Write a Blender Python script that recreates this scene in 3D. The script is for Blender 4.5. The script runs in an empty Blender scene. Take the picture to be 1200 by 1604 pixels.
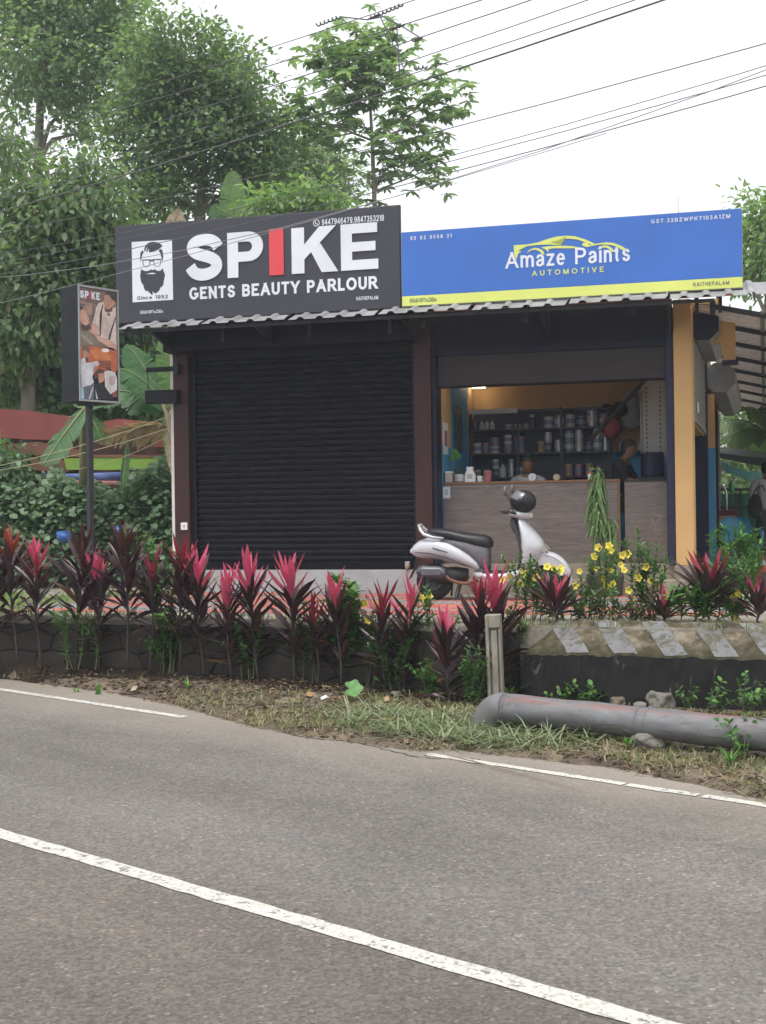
import bpy, bmesh, math, random
import numpy as np
from mathutils import Vector, Matrix

PI = math.pi
SC = bpy.context.scene
C = SC.collection

# ------------------------------------------------------------------ camera
FPX, ROLL, EYE = 1900.0, 0.014, 1.6
cam_d = bpy.data.cameras.new('camera')
cam_d.sensor_fit = 'HORIZONTAL'
cam_d.sensor_width = 36.0
cam_d.lens = FPX / 1200.0 * 36.0
cam_d.clip_start, cam_d.clip_end = 0.1, 3000
cam = bpy.data.objects.new('camera', cam_d)
C.objects.link(cam)
cam.location = (0, 0, EYE)
# looks along +Y; a slight roll of 0.8 degrees as in the photograph
cam.matrix_world = Matrix.Translation((0, 0, EYE)) @ Matrix.Rotation(PI / 2, 4, 'X') @ Matrix.Rotation(-ROLL, 4, 'Z')
SC.camera = cam

# ------------------------------------------------------------------ sky and sun (bright overcast day)
SUN_EL, SUN_AZ = math.radians(66), math.radians(205)     # azimuth clockwise from +Y
W = bpy.data.worlds.new('World')
SC.world = W
W.use_nodes = True
wn = W.node_tree
wn.nodes.clear()
w_out = wn.nodes.new('ShaderNodeOutputWorld')
w_bg = wn.nodes.new('ShaderNodeBackground')
w_sky = wn.nodes.new('ShaderNodeTexSky')
w_sky.sky_type = 'NISHITA'
w_sky.sun_disc = False
w_sky.sun_elevation = SUN_EL
w_sky.sun_rotation = SUN_AZ
w_sky.dust_density = 4.0
w_sky.air_density = 1.0
w_hsv = wn.nodes.new('ShaderNodeHueSaturation')
w_hsv.inputs['Saturation'].default_value = 0.15       # cloud layer: nearly colourless
w_mix = wn.nodes.new('ShaderNodeMix')
w_mix.data_type = 'RGBA'
w_mix.inputs['Factor'].default_value = 0.55
w_mix.inputs['B'].default_value = (9.6, 9.8, 10.2, 1)    # even cloud brightness
wn.links.new(w_sky.outputs[0], w_hsv.inputs['Color'])
wn.links.new(w_hsv.outputs[0], w_mix.inputs['A'])
wn.links.new(w_mix.outputs['Result'], w_bg.inputs['Color'])
w_bg.inputs['Strength'].default_value = 0.10
wn.links.new(w_bg.outputs[0], w_out.inputs[0])

sun_d = bpy.data.lights.new('sun', 'SUN')
sun_d.energy = 1.5
sun_d.angle = math.radians(25)
sun_d.color = (1.0, 0.96, 0.9)
sun = bpy.data.objects.new('sun', sun_d)
C.objects.link(sun)
sv = Vector((math.sin(SUN_AZ) * math.cos(SUN_EL), math.cos(SUN_AZ) * math.cos(SUN_EL), math.sin(SUN_EL)))
sun.rotation_euler = sv.to_track_quat('Z', 'Y').to_euler()

SC.view_settings.view_transform = 'Standard'
SC.view_settings.look = 'None'
SC.view_settings.exposure = 0.9
SC.view_settings.gamma = 1.0
SC.view_settings.use_curve_mapping = False
SC.cycles.max_bounces = 12
SC.cycles.diffuse_bounces = 8
SC.cycles.transmission_bounces = 12
SC.cycles.transparent_max_bounces = 8

rnd = random.Random(7)
nrs = np.random.RandomState(11)

# ------------------------------------------------------------------ measured frames
# facade frame: t runs along the shop front, d into the shop, z up
ALPHA = math.radians(14.0)
P0 = (-1.2, 15.3)
FE = (math.cos(ALPHA), -math.sin(ALPHA))
FN = (math.sin(ALPHA), math.cos(ALPHA))
# road frame: s along the road, D across it, away from the camera
BETA = math.radians(40.5)
RE = (math.cos(BETA), -math.sin(BETA))
RN = (math.sin(BETA), math.cos(BETA))
GY = 0.6                      # level of the shop yard


def F(t, d, z):
    return Vector((P0[0] + FE[0] * t + FN[0] * d, P0[1] + FE[1] * t + FN[1] * d, z))


def to_f(x, y):
    dx, dy = x - P0[0], y - P0[1]
    return dx * FE[0] + dy * FE[1], dx * FN[0] + dy * FN[1]


def R(s, D, z):
    return Vector((RE[0] * s + RN[0] * D, RE[1] * s + RN[1] * D, z))


def _ray(px, py):
    u, v = px - 600.0, 802.0 - py
    return (u + ROLL * v) / FPX, (v - ROLL * u) / FPX


def at(px, py, Y):
    """survey: the world point seen at photo position (px, py) at distance Y"""
    a, b = _ray(px, py)
    return Vector((a * Y, Y, EYE + b * Y))


def fp(px, py, d):
    """survey: (t, z) of a photo position on the plane d of the facade frame"""
    a, b = _ray(px, py)
    ax, by = P0[0] + FN[0] * d, P0[1] + FN[1] * d
    t = (a * by - ax) / (FE[0] - a * FE[1])
    return t, EYE + b * (by + FE[1] * t)


def gz(px, py, z):
    a, b = _ray(px, py)
    Y = (z - EYE) / b
    return a * Y, Y


# ------------------------------------------------------------------ materials
MATS = {}


def nodes_of(m):
    m.use_nodes = True
    nt = m.node_tree
    return nt, nt.nodes['Principled BSDF']


def ramp(nt, stops):
    r = nt.nodes.new('ShaderNodeValToRGB')
    e = r.color_ramp.elements
    while len(e) > 1:
        e.remove(e[-1])
    e[0].position, e[0].color = stops[0][0], (*stops[0][1], 1)
    for p, c in stops[1:]:
        n = e.new(p)
        n.color = (*c, 1)
    return r


def coords(nt, scale=(1, 1, 1), kind='Object'):
    tc = nt.nodes.new('ShaderNodeTexCoord')
    mp = nt.nodes.new('ShaderNodeMapping')
    mp.inputs['Scale'].default_value = scale
    nt.links.new(tc.outputs[kind], mp.inputs['Vector'])
    return mp.outputs['Vector']


def wcoords(nt, scale=(1, 1, 1)):
    g = nt.nodes.new('ShaderNodeNewGeometry')
    mp = nt.nodes.new('ShaderNodeMapping')
    mp.inputs['Scale'].default_value = scale
    nt.links.new(g.outputs['Position'], mp.inputs['Vector'])
    return mp.outputs['Vector']


def noise(nt, vec, scale, detail=4, rough=0.55, dist=0.0):
    n = nt.nodes.new('ShaderNodeTexNoise')
    n.inputs['Scale'].default_value = scale
    n.inputs['Detail'].default_value = detail
    n.inputs['Roughness'].default_value = rough
    n.inputs['Distortion'].default_value = dist
    if vec is not None:
        nt.links.new(vec, n.inputs['Vector'])
    return n.outputs['Fac']


def mixc(nt, fac, a, b, mode='MIX'):
    m = nt.nodes.new('ShaderNodeMix')
    m.data_type = 'RGBA'
    m.blend_type = mode
    for key, v in (('Factor', fac), ('A', a), ('B', b)):
        if isinstance(v, bpy.types.NodeSocket):
            nt.links.new(v, m.inputs[key])
        elif key == 'Factor':
            m.inputs[key].default_value = v
        else:
            m.inputs[key].default_value = (*v, 1)
    return m.outputs['Result']


def bump(nt, bs, h, strength=0.3, dist=0.01):
    b = nt.nodes.new('ShaderNodeBump')
    b.inputs['Strength'].default_value = strength
    b.inputs['Distance'].default_value = dist
    nt.links.new(h, b.inputs['Height'])
    nt.links.new(b.outputs[0], bs.inputs['Normal'])


def mat(name, col, rough=0.6, var=0.25, scale=6.0, metal=0.0, bmp=0.0, col2=None, stretch=(1, 1, 1), dirt=0.0, dirtc=(0.06, 0.05, 0.04), coat=0.0, spec=0.5, bscale=None, fleck=None, fstr=(1.2, 1.2, .35), fth=.63):
    """painted / plastered / metal surface: two close tones by noise, grime, fine relief"""
    if name in MATS:
        return MATS[name]
    m = bpy.data.materials.new(name)
    nt, bs = nodes_of(m)
    v = wcoords(nt, stretch)
    c2 = col2 if col2 else tuple(max(0, c * (1 - var)) for c in col)
    n1 = noise(nt, v, scale, 6, 0.6)
    r = ramp(nt, [(0.32, c2), (0.68, col)])
    nt.links.new(n1, r.inputs[0])
    out = r.outputs[0]
    if dirt > 0:
        n2 = noise(nt, v, scale * 0.45, 8, 0.7, 0.6)
        r2 = ramp(nt, [(0.48, (0, 0, 0)), (0.72, (dirt,) * 3)])
        nt.links.new(n2, r2.inputs[0])
        out = mixc(nt, r2.outputs[0], out, dirtc)
    if fleck:
        n3 = noise(nt, wcoords(nt, fstr), 7, 9, 0.8, 1.0)
        r3 = ramp(nt, [(fth, (0, 0, 0)), (fth + .04, (.8,) * 3)])
        nt.links.new(n3, r3.inputs[0])
        out = mixc(nt, r3.outputs[0], out, fleck)
    nt.links.new(out, bs.inputs['Base Color'])
    rr = ramp(nt, [(0.3, (max(0, rough - 0.08),) * 3), (0.7, (min(1, rough + 0.1),) * 3)])
    nt.links.new(n1, rr.inputs[0])
    nt.links.new(rr.outputs[0], bs.inputs['Roughness'])
    bs.inputs['Metallic'].default_value = metal
    bs.inputs['Coat Weight'].default_value = coat
    bs.inputs['Coat Roughness'].default_value = 0.08
    bs.inputs['Specular IOR Level'].default_value = spec
    if bmp > 0:
        bump(nt, bs, noise(nt, v, bscale or scale * 6, 5, 0.65), bmp, 0.01)
    MATS[name] = m
    return m


def leaf_mat(name, stops, rough=0.45, trans=0.35, spec=0.4, tint=(1.3, 1.5, 0.7)):
    """leaf: tone varies leaf by leaf, light passes through"""
    if name in MATS:
        return MATS[name]
    m = bpy.data.materials.new(name)
    nt, bs = nodes_of(m)
    g = nt.nodes.new('ShaderNodeNewGeometry')
    r = ramp(nt, stops)
    nt.links.new(g.outputs['Random Per Island'], r.inputs[0])
    v = coords(nt)
    n = noise(nt, v, 22, 3)
    rr = ramp(nt, [(0.3, (0.75,) * 3), (0.7, (1.15,) * 3)])
    nt.links.new(n, rr.inputs[0])
    col = mixc(nt, 1.0, r.outputs[0], rr.outputs[0], 'MULTIPLY')
    nt.links.new(col, bs.inputs['Base Color'])
    bs.inputs['Roughness'].default_value = rough
    bs.inputs['Specular IOR Level'].default_value = spec
    tr = nt.nodes.new('ShaderNodeBsdfTranslucent')
    tc = mixc(nt, 1.0, col, tint, 'MULTIPLY')
    nt.links.new(tc, tr.inputs['Color'])
    mx = nt.nodes.new('ShaderNodeMixShader')
    mx.inputs[0].default_value = trans
    nt.links.new(bs.outputs[0], mx.inputs[1])
    nt.links.new(tr.outputs[0], mx.inputs[2])
    nt.links.new(mx.outputs[0], nt.nodes['Material Output'].inputs[0])
    MATS[name] = m
    return m


# ------------------------------------------------------------------ objects
def tag(o, label=None, cat=None, group=None, kind=None):
    if label: o['label'] = label
    if cat: o['category'] = cat
    if group: o['group'] = group
    if kind: o['kind'] = kind
    return o


def thing(name, label, cat, loc=(0, 0, 0), rotz=0.0, group=None):
    o = bpy.data.objects.new(name, None)
    o.empty_display_size = 0.1
    C.objects.link(o)
    o.location = loc
    o.rotation_euler = (0, 0, rotz)
    return tag(o, label, cat, group)


def fthing(name, label, cat, t, d, z, group=None):
    """a thing in the facade frame; its parts are built with facade coordinates and off=(t, d, z)"""
    o = thing(name, label, cat, F(t, d, z), -ALPHA, group)
    o_off[o.name] = (t, d, z)
    return o


o_off = {}


def link_mesh(name, me, parent=None, loc=None, rot=None, scale=None):
    o = bpy.data.objects.new(name, me)
    C.objects.link(o)
    if parent: o.parent = parent
    if loc is not None: o.location = loc
    if rot is not None: o.rotation_euler = rot
    if scale is not None: o.scale = scale
    return o


class MB:
    def __init__(self):
        self.v, self.f = [], []

    def add(self, vs, fs):
        b = len(self.v)
        self.v += [tuple(p) for p in vs]
        self.f += [tuple(b + i for i in f) for f in fs]
        return self

    def box(self, x0, x1, y0, y1, z0, z1):
        return self.add([(x0, y0, z0), (x1, y0, z0), (x1, y1, z0), (x0, y1, z0), (x0, y0, z1), (x1, y0, z1), (x1, y1, z1), (x0, y1, z1)],
                        [(0, 3, 2, 1), (4, 5, 6, 7), (0, 1, 5, 4), (1, 2, 6, 5), (2, 3, 7, 6), (3, 0, 4, 7)])

    def prism(self, poly, a, b, axis='y'):
        """poly: list of 2-D points; extruded from a to b along axis (poly is (x,z) for y, (y,z) for x, (x,y) for z)"""
        def mk(p, q):
            return {'y': (p[0], q, p[1]), 'x': (q, p[0], p[1]), 'z': (p[0], p[1], q)}[axis]
        n = len(poly)
        vs = [mk(p, a) for p in poly] + [mk(p, b) for p in poly]
        fs = [tuple(range(n)), tuple(range(2 * n - 1, n - 1, -1))]
        fs += [(i, i + n, (i + 1) % n + n, (i + 1) % n) for i in range(n)]
        return self.add(vs, fs)

    def tube(self, pts, r, n=8, caps=True):
        pts = [Vector(p) for p in pts]
        m = len(pts)
        rs = r if isinstance(r, (list, tuple)) else [r] * m
        vs, fs = [], []
        ref = None
        for i, p in enumerate(pts):
            t = (pts[min(i + 1, m - 1)] - pts[max(i - 1, 0)])
            if t.length < 1e-9: t = Vector((0, 0, 1))
            t.normalize()
            if ref is None:
                ref = Vector((0, 0, 1)) if abs(t.z) < 0.9 else Vector((1, 0, 0))
            u = t.cross(ref)
            if u.length < 1e-6: u = t.cross(Vector((0, 1, 0)))
            u.normalize()
            w = u.cross(t).normalized()
            ref = w
            for k in range(n):
                a = 2 * PI * k / n
                vs.append(p + (u * math.cos(a) + w * math.sin(a)) * rs[i])
        for i in range(m - 1):
            for k in range(n):
                k2 = (k + 1) % n
                fs.append((i * n + k, i * n + k2, (i + 1) * n + k2, (i + 1) * n + k))
        if caps:
            fs.append(tuple(range(n - 1, -1, -1)))
            fs.append(tuple((m - 1) * n + k for k in range(n)))
        return self.add(vs, fs)

    def lathe(self, prof, c=(0, 0, 0), n=16, axis='z'):
        vs, fs = [], []
        for r, h in prof:
            for k in range(n):
                a = 2 * PI * k / n
                x, y = r * math.cos(a), r * math.sin(a)
                p = {'z': (x, y, h), 'y': (x, h, y), 'x': (h, x, y)}[axis]
                vs.append((c[0] + p[0], c[1] + p[1], c[2] + p[2]))
        for i in range(len(prof) - 1):
            for k in range(n):
                k2 = (k + 1) % n
                fs.append((i * n + k, i * n + k2, (i + 1) * n + k2, (i + 1) * n + k))
        fs.append(tuple(range(n - 1, -1, -1)))
        fs.append(tuple((len(prof) - 1) * n + k for k in range(n)))
        return self.add(vs, fs)

    def rings(self, rings, caps=True):
        n = len(rings[0])
        vs = [p for rg in rings for p in rg]
        fs = []
        for i in range(len(rings) - 1):
            for k in range(n):
                k2 = (k + 1) % n
                fs.append((i * n + k, i * n + k2, (i + 1) * n + k2, (i + 1) * n + k))
        if caps:
            fs.append(tuple(range(n - 1, -1, -1)))
            fs.append(tuple((len(rings) - 1) * n + k for k in range(n)))
        return self.add(vs, fs)

    def mesh(self, name, m, off=(0, 0, 0), smooth=False, fix=True):
        me = bpy.data.meshes.new(name)
        me.from_pydata([(p[0] - off[0], p[1] - off[1], p[2] - off[2]) for p in self.v], [], self.f)
        if fix:
            bm = bmesh.new()
            bm.from_mesh(me)
            bmesh.ops.recalc_face_normals(bm, faces=bm.faces)
            bm.to_mesh(me)
            bm.free()
        if smooth:
            me.polygons.foreach_set('use_smooth', [True] * len(me.polygons))
        if m: me.materials.append(m)
        return me

    def build(self, name, m, parent=None, off=None, smooth=False, bevel=0.0, sub=0, kind=None, seg=2):
        if off is None:
            off = o_off.get(parent.name, (0, 0, 0)) if parent else (0, 0, 0)
        o = link_mesh(name, self.mesh(name, m, off, smooth), parent)
        if bevel > 0:
            b = o.modifiers.new('bevel', 'BEVEL')
            b.width, b.segments, b.limit_method, b.angle_limit = bevel, seg, 'ANGLE', 0.6
        if sub:
            s = o.modifiers.new('sub', 'SUBSURF')
            s.levels = s.render_levels = sub
        if kind: o['kind'] = kind
        if parent: o_off[o.name] = off
        return o


def np_mesh(name, V, T, m, parent=None, kind=None, smooth=False):
    """many triangles at once"""
    me = bpy.data.meshes.new(name)
    V = np.asarray(V, dtype=np.float32).reshape(-1, 3)
    T = np.asarray(T, dtype=np.int32).reshape(-1, 3)
    me.vertices.add(len(V))
    me.vertices.foreach_set('co', V.ravel())
    me.loops.add(T.size)
    me.loops.foreach_set('vertex_index', T.ravel())
    me.polygons.add(len(T))
    me.polygons.foreach_set('loop_start', np.arange(0, T.size, 3, dtype=np.int32))
    me.polygons.foreach_set('loop_total', np.full(len(T), 3, dtype=np.int32))
    if smooth:
        me.polygons.foreach_set('use_smooth', np.ones(len(T), dtype=bool))
    me.update(calc_edges=True)
    me.validate()
    me.materials.append(m)
    o = link_mesh(name, me, parent)
    if kind: o['kind'] = kind
    return o


def nrm(a):
    return a / np.maximum(1e-9, np.linalg.norm(a, axis=-1, keepdims=True))


def leaves(P, Dr, N, L, Wd, fold=0.18, bend=0.12):
    """leaf geometry: 6 triangles a leaf, folded along the midrib and bent; P base, Dr direction, N rough normal"""
    P, Dr, N = np.asarray(P, float), nrm(np.asarray(Dr, float)), np.asarray(N, float)
    S = nrm(np.cross(Dr, N))
    Nn = np.cross(S, Dr)
    L = np.asarray(L, float).reshape(-1, 1) * np.ones((len(P), 1))
    Wd = np.asarray(Wd, float).reshape(-1, 1) * np.ones((len(P), 1))
    mid = P + Dr * L * 0.5
    a, b = P + Dr * L * 0.27 + Nn * L * fold * 0.4, P + Dr * L * 0.68 + Nn * L * (fold * 0.4 - bend * .4)
    V = np.stack([P, a + S * Wd * 0.44, a - S * Wd * 0.44, mid, P + Dr * L - Nn * L * bend, b + S * Wd * 0.42, b - S * Wd * 0.42], axis=1)
    n = len(P)
    base = (np.arange(n) * 7).reshape(-1, 1, 1)
    T = base + np.array([[0, 3, 1], [0, 2, 3], [1, 3, 5], [3, 2, 6], [5, 3, 4], [3, 6, 4]]).reshape(1, 6, 3)
    return V.reshape(-1, 3), T.reshape(-1, 3)


def baked(o, name, m, parent, kind=None):
    """modifiers or text turned into a plain mesh"""
    dg = bpy.context.evaluated_depsgraph_get()
    me = bpy.data.meshes.new_from_object(o.evaluated_get(dg))
    bpy.data.objects.remove(o)
    me.materials.clear()
    me.materials.append(m)
    return me


def text_mesh(body, bold=0.0, spacing=1.0):
    cu = bpy.data.curves.new('t', 'FONT')
    cu.body = body
    cu.size = 1.0
    cu.offset = bold
    cu.space_character = spacing
    cu.resolution_u = 4
    cu.fill_mode = 'FRONT'
    o = bpy.data.objects.new('t', cu)
    C.objects.link(o)
    dg = bpy.context.evaluated_depsgraph_get()
    me = bpy.data.meshes.new_from_object(o.evaluated_get(dg))
    bpy.data.objects.remove(o)
    return me


# plain grotesque lettering drawn as strokes: glyph = (width / cap height, strokes); 's' marks a smooth stroke
def _e(cx, cy, rx, ry, a0, a1, n=12):
    return [(cx + rx * math.cos(math.radians(a0 + (a1 - a0) * i / n)), cy + ry * math.sin(math.radians(a0 + (a1 - a0) * i / n))) for i in range(n + 1)]


_O = _e(.5, .5, .5, .5, 90, 450, 28)
GLYPH = {
    'A': (.78, [[(0, 0), (.5, 1)], [(.5, 1), (1, 0)], [(.2, .32), (.8, .32)]]),
    'B': (.66, [[(0, 0), (0, 1)], [(0, 1), (.55, 1)] + _e(.55, .765, .38, .235, 90, -90) + [(0, .53)], [(0, .53), (.58, .53)] + _e(.58, .265, .42, .265, 90, -90) + [(0, 0)]]),
    'E': (.62, [[(0, 0), (0, 1)], [(0, 1), (1, 1)], [(0, .52), (.92, .52)], [(0, 0), (1, 0)]]),
    'G': (.78, [_e(.5, .5, .5, .5, 42, 318, 24) + [(.98, .22), (1, .44)], [(1, .44), (.55, .44)]]),
    'H': (.68, [[(0, 0), (0, 1)], [(1, 0), (1, 1)], [(0, .52), (1, .52)]]),
    'I': (.0, [[(0, 0), (0, 1)]]),
    'K': (.70, [[(0, 0), (0, 1)], [(0, .33), (1, 1)], [(.33, .56), (1, 0)]]),
    'L': (.54, [[(0, 0), (0, 1)], [(0, 0), (1, 0)]]),
    'M': (.80, [[(0, 0), (0, 1)], [(0, 1), (.5, 0)], [(.5, 0), (1, 1)], [(1, 0), (1, 1)]]),
    'N': (.68, [[(0, 0), (0, 1)], [(0, 1), (1, 0)], [(1, 0), (1, 1)]]),
    'O': (.84, [_O]),
    'P': (.64, [[(0, 0), (0, 1)], [(0, 1), (.58, 1)] + _e(.58, .73, .42, .27, 90, -90) + [(0, .46)]]),
    'R': (.70, [[(0, 0), (0, 1)], [(0, 1), (.56, 1)] + _e(.56, .74, .38, .26, 90, -90) + [(0, .48)], [(.5, .48), (1, 0)]]),
    'S': (.64, ['s', (.95, .74), (.84, .92), (.52, 1), (.2, .93), (.06, .75), (.2, .58), (.52, .50), (.84, .42), (1, .25), (.86, .07), (.5, 0), (.14, .08), (0, .30)]),
    'T': (.64, [[(0, 1), (1, 1)], [(.5, 0), (.5, 1)]]),
    'U': (.68, [[(0, 1), (0, .36)] + _e(.5, .36, .5, .36, 180, 360, 16) + [(1, .36), (1, 1)]]),
    'V': (.72, [[(0, 1), (.5, 0)], [(.5, 0), (1, 1)]]),
    'W': (1.06, [[(0, 1), (.25, 0)], [(.25, 0), (.5, 1)], [(.5, 1), (.75, 0)], [(.75, 0), (1, 1)]]),
    'Y': (.72, [[(0, 1), (.5, .42)], [(1, 1), (.5, .42)], [(.5, .46), (.5, 0)]]),
    'Z': (.64, [[(0, 1), (1, 1)], [(1, 1), (0, 0)], [(0, 0), (1, 0)]]),
    'a': (.50, ['s', (.04, .52), (.2, .68), (.5, .72), (.82, .67), (.95, .50), (.95, .3), (.95, .02)], ['s', (.95, .42), (.5, .37), (.12, .29), (0, .16), (.12, .03), (.42, 0), (.75, .06), (.95, .22)]),
    'c': (.48, [_e(.5, .36, .5, .36, 40, 320, 20)]),
    'e': (.50, [[(0, .37), (1, .37)], _e(.5, .36, .5, .36, 0, 320, 22)]),
    'i': (.0, [[(0, 0), (0, .72)], [(0, .90), (0, 1.0)]]),
    'm': (.80, [[(0, 0), (0, .72)], [(0, .44)] + _e(.24, .44, .24, .28, 180, 0, 12) + [(.48, 0)], [(.5, .44)] + _e(.75, .44, .25, .28, 180, 0, 12) + [(1, 0)]]),
    'n': (.46, [[(0, 0), (0, .72)], [(0, .42)] + _e(.5, .42, .5, .30, 180, 0, 14) + [(1, 0)]]),
    's': (.46, ['s', (.93, .54), (.8, .67), (.5, .72), (.18, .67), (.08, .53), (.2, .42), (.52, .36), (.85, .29), (.97, .17), (.82, .04), (.48, 0), (.15, .06), (.02, .2)]),
    't': (.34, [[(.42, .96), (.42, .16), (.60, .02), (1, .0)], [(0, .72), (.95, .72)]]),
    'z': (.46, [[(0, .72), (1, .72)], [(1, .72), (0, 0)], [(0, 0), (1, 0)]]),
    '0': (.54, [_O]), '1': (.30, [[(1, 0), (1, 1)], [(1, 1), (.0, .74)]]),
    '2': (.54, ['s', (.02, .70), (.12, .9), (.5, 1), (.86, .92), (.96, .72), (.82, .5), (.4, .22), (.02, 0)], [(0, 0), (1, 0)]),
    '3': (.54, ['s', (.04, .78), (.2, .95), (.52, 1), (.85, .91), (.9, .74), (.75, .57), (.45, .52)], ['s', (.45, .52), (.82, .47), (1, .28), (.85, .07), (.48, 0), (.14, .06), (0, .26)]),
    '4': (.56, [[(.72, 0), (.72, 1)], [(.72, 1), (0, .30)], [(0, .26), (1, .26)]]),
    '5': (.54, [[(.92, 1), (.2, 1)], [(.2, 1), (.08, .50)], ['s', (.08, .50), (.4, .63), (.75, .58), (.98, .34), (.82, .07), (.46, 0), (.12, .07), (0, .25)]]),
    '6': (.54, [_e(.5, .31, .5, .31, 0, 360, 20), ['s', (.92, .80), (.75, .97), (.45, .99), (.12, .78), (0, .34)]]),
    '7': (.54, [[(0, 1), (1, 1)], ['s', (1, 1), (.62, .55), (.38, 0)]]),
    '8': (.54, [_e(.5, .76, .42, .24, 0, 360, 20), _e(.5, .26, .5, .26, 0, 360, 20)]),
    '9': (.54, [_e(.5, .69, .5, .31, 0, 360, 20), ['s', (.08, .20), (.25, .03), (.55, .01), (.88, .22), (1, .66)]]),
    ':': (.0, [[(0, .05), (0, .15)], [(0, .55), (0, .65)]]), ',': (.02, [[(1, .08), (0, -.16)]]),
}


def _clip_box(p, z0, z1):
    for sgn, lim in ((1, z0), (-1, z1)):
        out = []
        for i in range(len(p)):
            a, b = p[i], p[(i + 1) % len(p)]
            ia, ib = sgn * (a[1] - lim) >= 0, sgn * (b[1] - lim) >= 0
            if ia: out.append(a)
            if ia != ib:
                k = (lim - a[1]) / (b[1] - a[1])
                out.append((a[0] + (b[0] - a[0]) * k, lim))
        p = out
        if len(p) < 3: return []
    return p


def _cr(c, n=5):
    out = []
    for i in range(len(c) - 1):
        p0, p1, p2, p3 = c[max(0, i - 1)], c[i], c[i + 1], c[min(len(c) - 1, i + 2)]
        for k in range(n):
            u = k / n
            out.append(tuple(.5 * (2 * p1[j] + (p2[j] - p0[j]) * u + (2 * p0[j] - 5 * p1[j] + 4 * p2[j] - p3[j]) * u * u + (3 * p1[j] - p0[j] - 3 * p2[j] + p3[j]) * u ** 3) for j in (0, 1)))
    return out + [c[-1]]


def stroke_text(body, wt, track):
    """flat polygons (x, y, layer) of a line of text; cap height 1, stroke weight wt"""
    polys, x, word = [], 0.0, 0
    for ch in body:
        if ch == ' ':
            x += .34 + track
            word += 1
            continue
        gw, strokes = GLYPH[ch][0], GLYPH[ch][1:]
        strokes = strokes[0] if len(strokes) == 1 and not (strokes[0] and strokes[0][0] == 's') else list(strokes)
        if strokes and strokes[0] == 's': strokes = [strokes]
        gw = max(gw, wt)
        for li, st in enumerate(strokes):
            pts = _cr(st[1:]) if st[0] == 's' else list(st)
            q = []
            for (u, v) in pts:
                p = (wt / 2 + u * (gw - wt), wt / 2 + v * (1 - wt))
                if not q or math.hypot(p[0] - q[-1][0], p[1] - q[-1][1]) > 1e-4: q.append(p)
            closed = math.hypot(q[0][0] - q[-1][0], q[0][1] - q[-1][1]) < 1e-3 and len(q) > 3
            m = len(q)

            def ext(a, b):
                dx, dy = b[0] - a[0], b[1] - a[1]
                L_ = math.hypot(dx, dy)
                diag = min(abs(dx), abs(dy)) > .12 * L_
                u_, v_ = (b[0] - wt / 2) / max(1e-6, gw - wt), (b[1] - wt / 2) / (1 - wt)
                edge = any(abs(v_ - q_) < .004 for q_ in (0, .72, 1)) if (diag or abs(dy) > abs(dx)) else any(abs(u_ - q_) < .004 for q_ in (0, 1))
                e = 0 if (st[0] == 's' or not edge) else wt * ((1.6 if m == 2 and abs(v_ - .72) > .01 else 0) if diag else .5) / L_
                return (b[0] + dx * e, b[1] + dy * e)
            if not closed:
                a, b = ext(q[1], q[0]), ext(q[-2], q[-1])
                q[0], q[-1] = a, b
            nr = []
            for i in range(m):
                if closed:
                    a, b = q[i - 1 if i > 0 else m - 2], q[i + 1 if i < m - 1 else 1]
                else:
                    a, b = q[max(0, i - 1)], q[min(m - 1, i + 1)]
                dx, dy = b[0] - a[0], b[1] - a[1]
                L_ = math.hypot(dx, dy) or 1
                # mitre at bends
                k = 1.0
                if 0 < i < m - 1:
                    d1 = (q[i][0] - q[i - 1][0], q[i][1] - q[i - 1][1])
                    l1 = math.hypot(*d1) or 1
                    k = 1 / max(.5, (d1[0] * dx + d1[1] * dy) / (l1 * L_))
                nr.append((-dy / L_ * wt / 2 * k, dx / L_ * wt / 2 * k))
            lo_ = -.25 if ch == ',' else 0
            for i in range(m - 1):
                p = [(q[i][0] + nr[i][0], q[i][1] + nr[i][1]), (q[i + 1][0] + nr[i + 1][0], q[i + 1][1] + nr[i + 1][1]), (q[i + 1][0] - nr[i + 1][0], q[i + 1][1] - nr[i + 1][1]), (q[i][0] - nr[i][0], q[i][1] - nr[i][1])]
                p = _clip_box(p, lo_, 1.0)
                if p: polys.append(([(x + a, b) for a, b in p], li, word))
        x += gw + track
    return polys


def put_text(parent, body, t0, t1, z0, z1, d, m, wt=.15, track=.17, name='lettering'):
    """lettering fitted to the rectangle t0..t1, z0..z1 (cap height) on the plane d"""
    off = o_off.get(parent.name, (0, 0, 0))
    if not all(ch in GLYPH or ch == ' ' for ch in body):
        me = text_mesh(body, .01)
        n = len(me.vertices)
        co = np.empty(n * 3, np.float32)
        me.vertices.foreach_get('co', co)
        co = co.reshape(-1, 3)
        mn, mx = co.min(0), co.max(0)
        new = np.stack([t0 + (co[:, 0] - mn[0]) / (mx[0] - mn[0]) * (t1 - t0) - off[0], np.full(n, d - off[1]), z0 + (co[:, 1] - mn[1]) / (mx[1] - mn[1]) * (z1 - z0) - off[2]], 1).astype(np.float32)
        me.vertices.foreach_set('co', new.ravel())
        me.materials.clear()
        me.materials.append(m)
        me.update()
        return link_mesh(name, me, parent)
    polys = stroke_text(body, wt, track)
    x0 = min(p[0] for P, *_ in polys for p in P)
    x1 = max(p[0] for P, *_ in polys for p in P)
    for w_ in range(len(body.split())):        # one object a word
        b = MB()
        for P, li, wi in polys:
            if wi == w_:
                b.add([(t0 + (p[0] - x0) / (x1 - x0) * (t1 - t0), d - .0004 * li, z0 + p[1] * (z1 - z0)) for p in P], [tuple(range(len(P)))])
        link_mesh(name, b.mesh(name, m, off, fix=False), parent)


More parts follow.
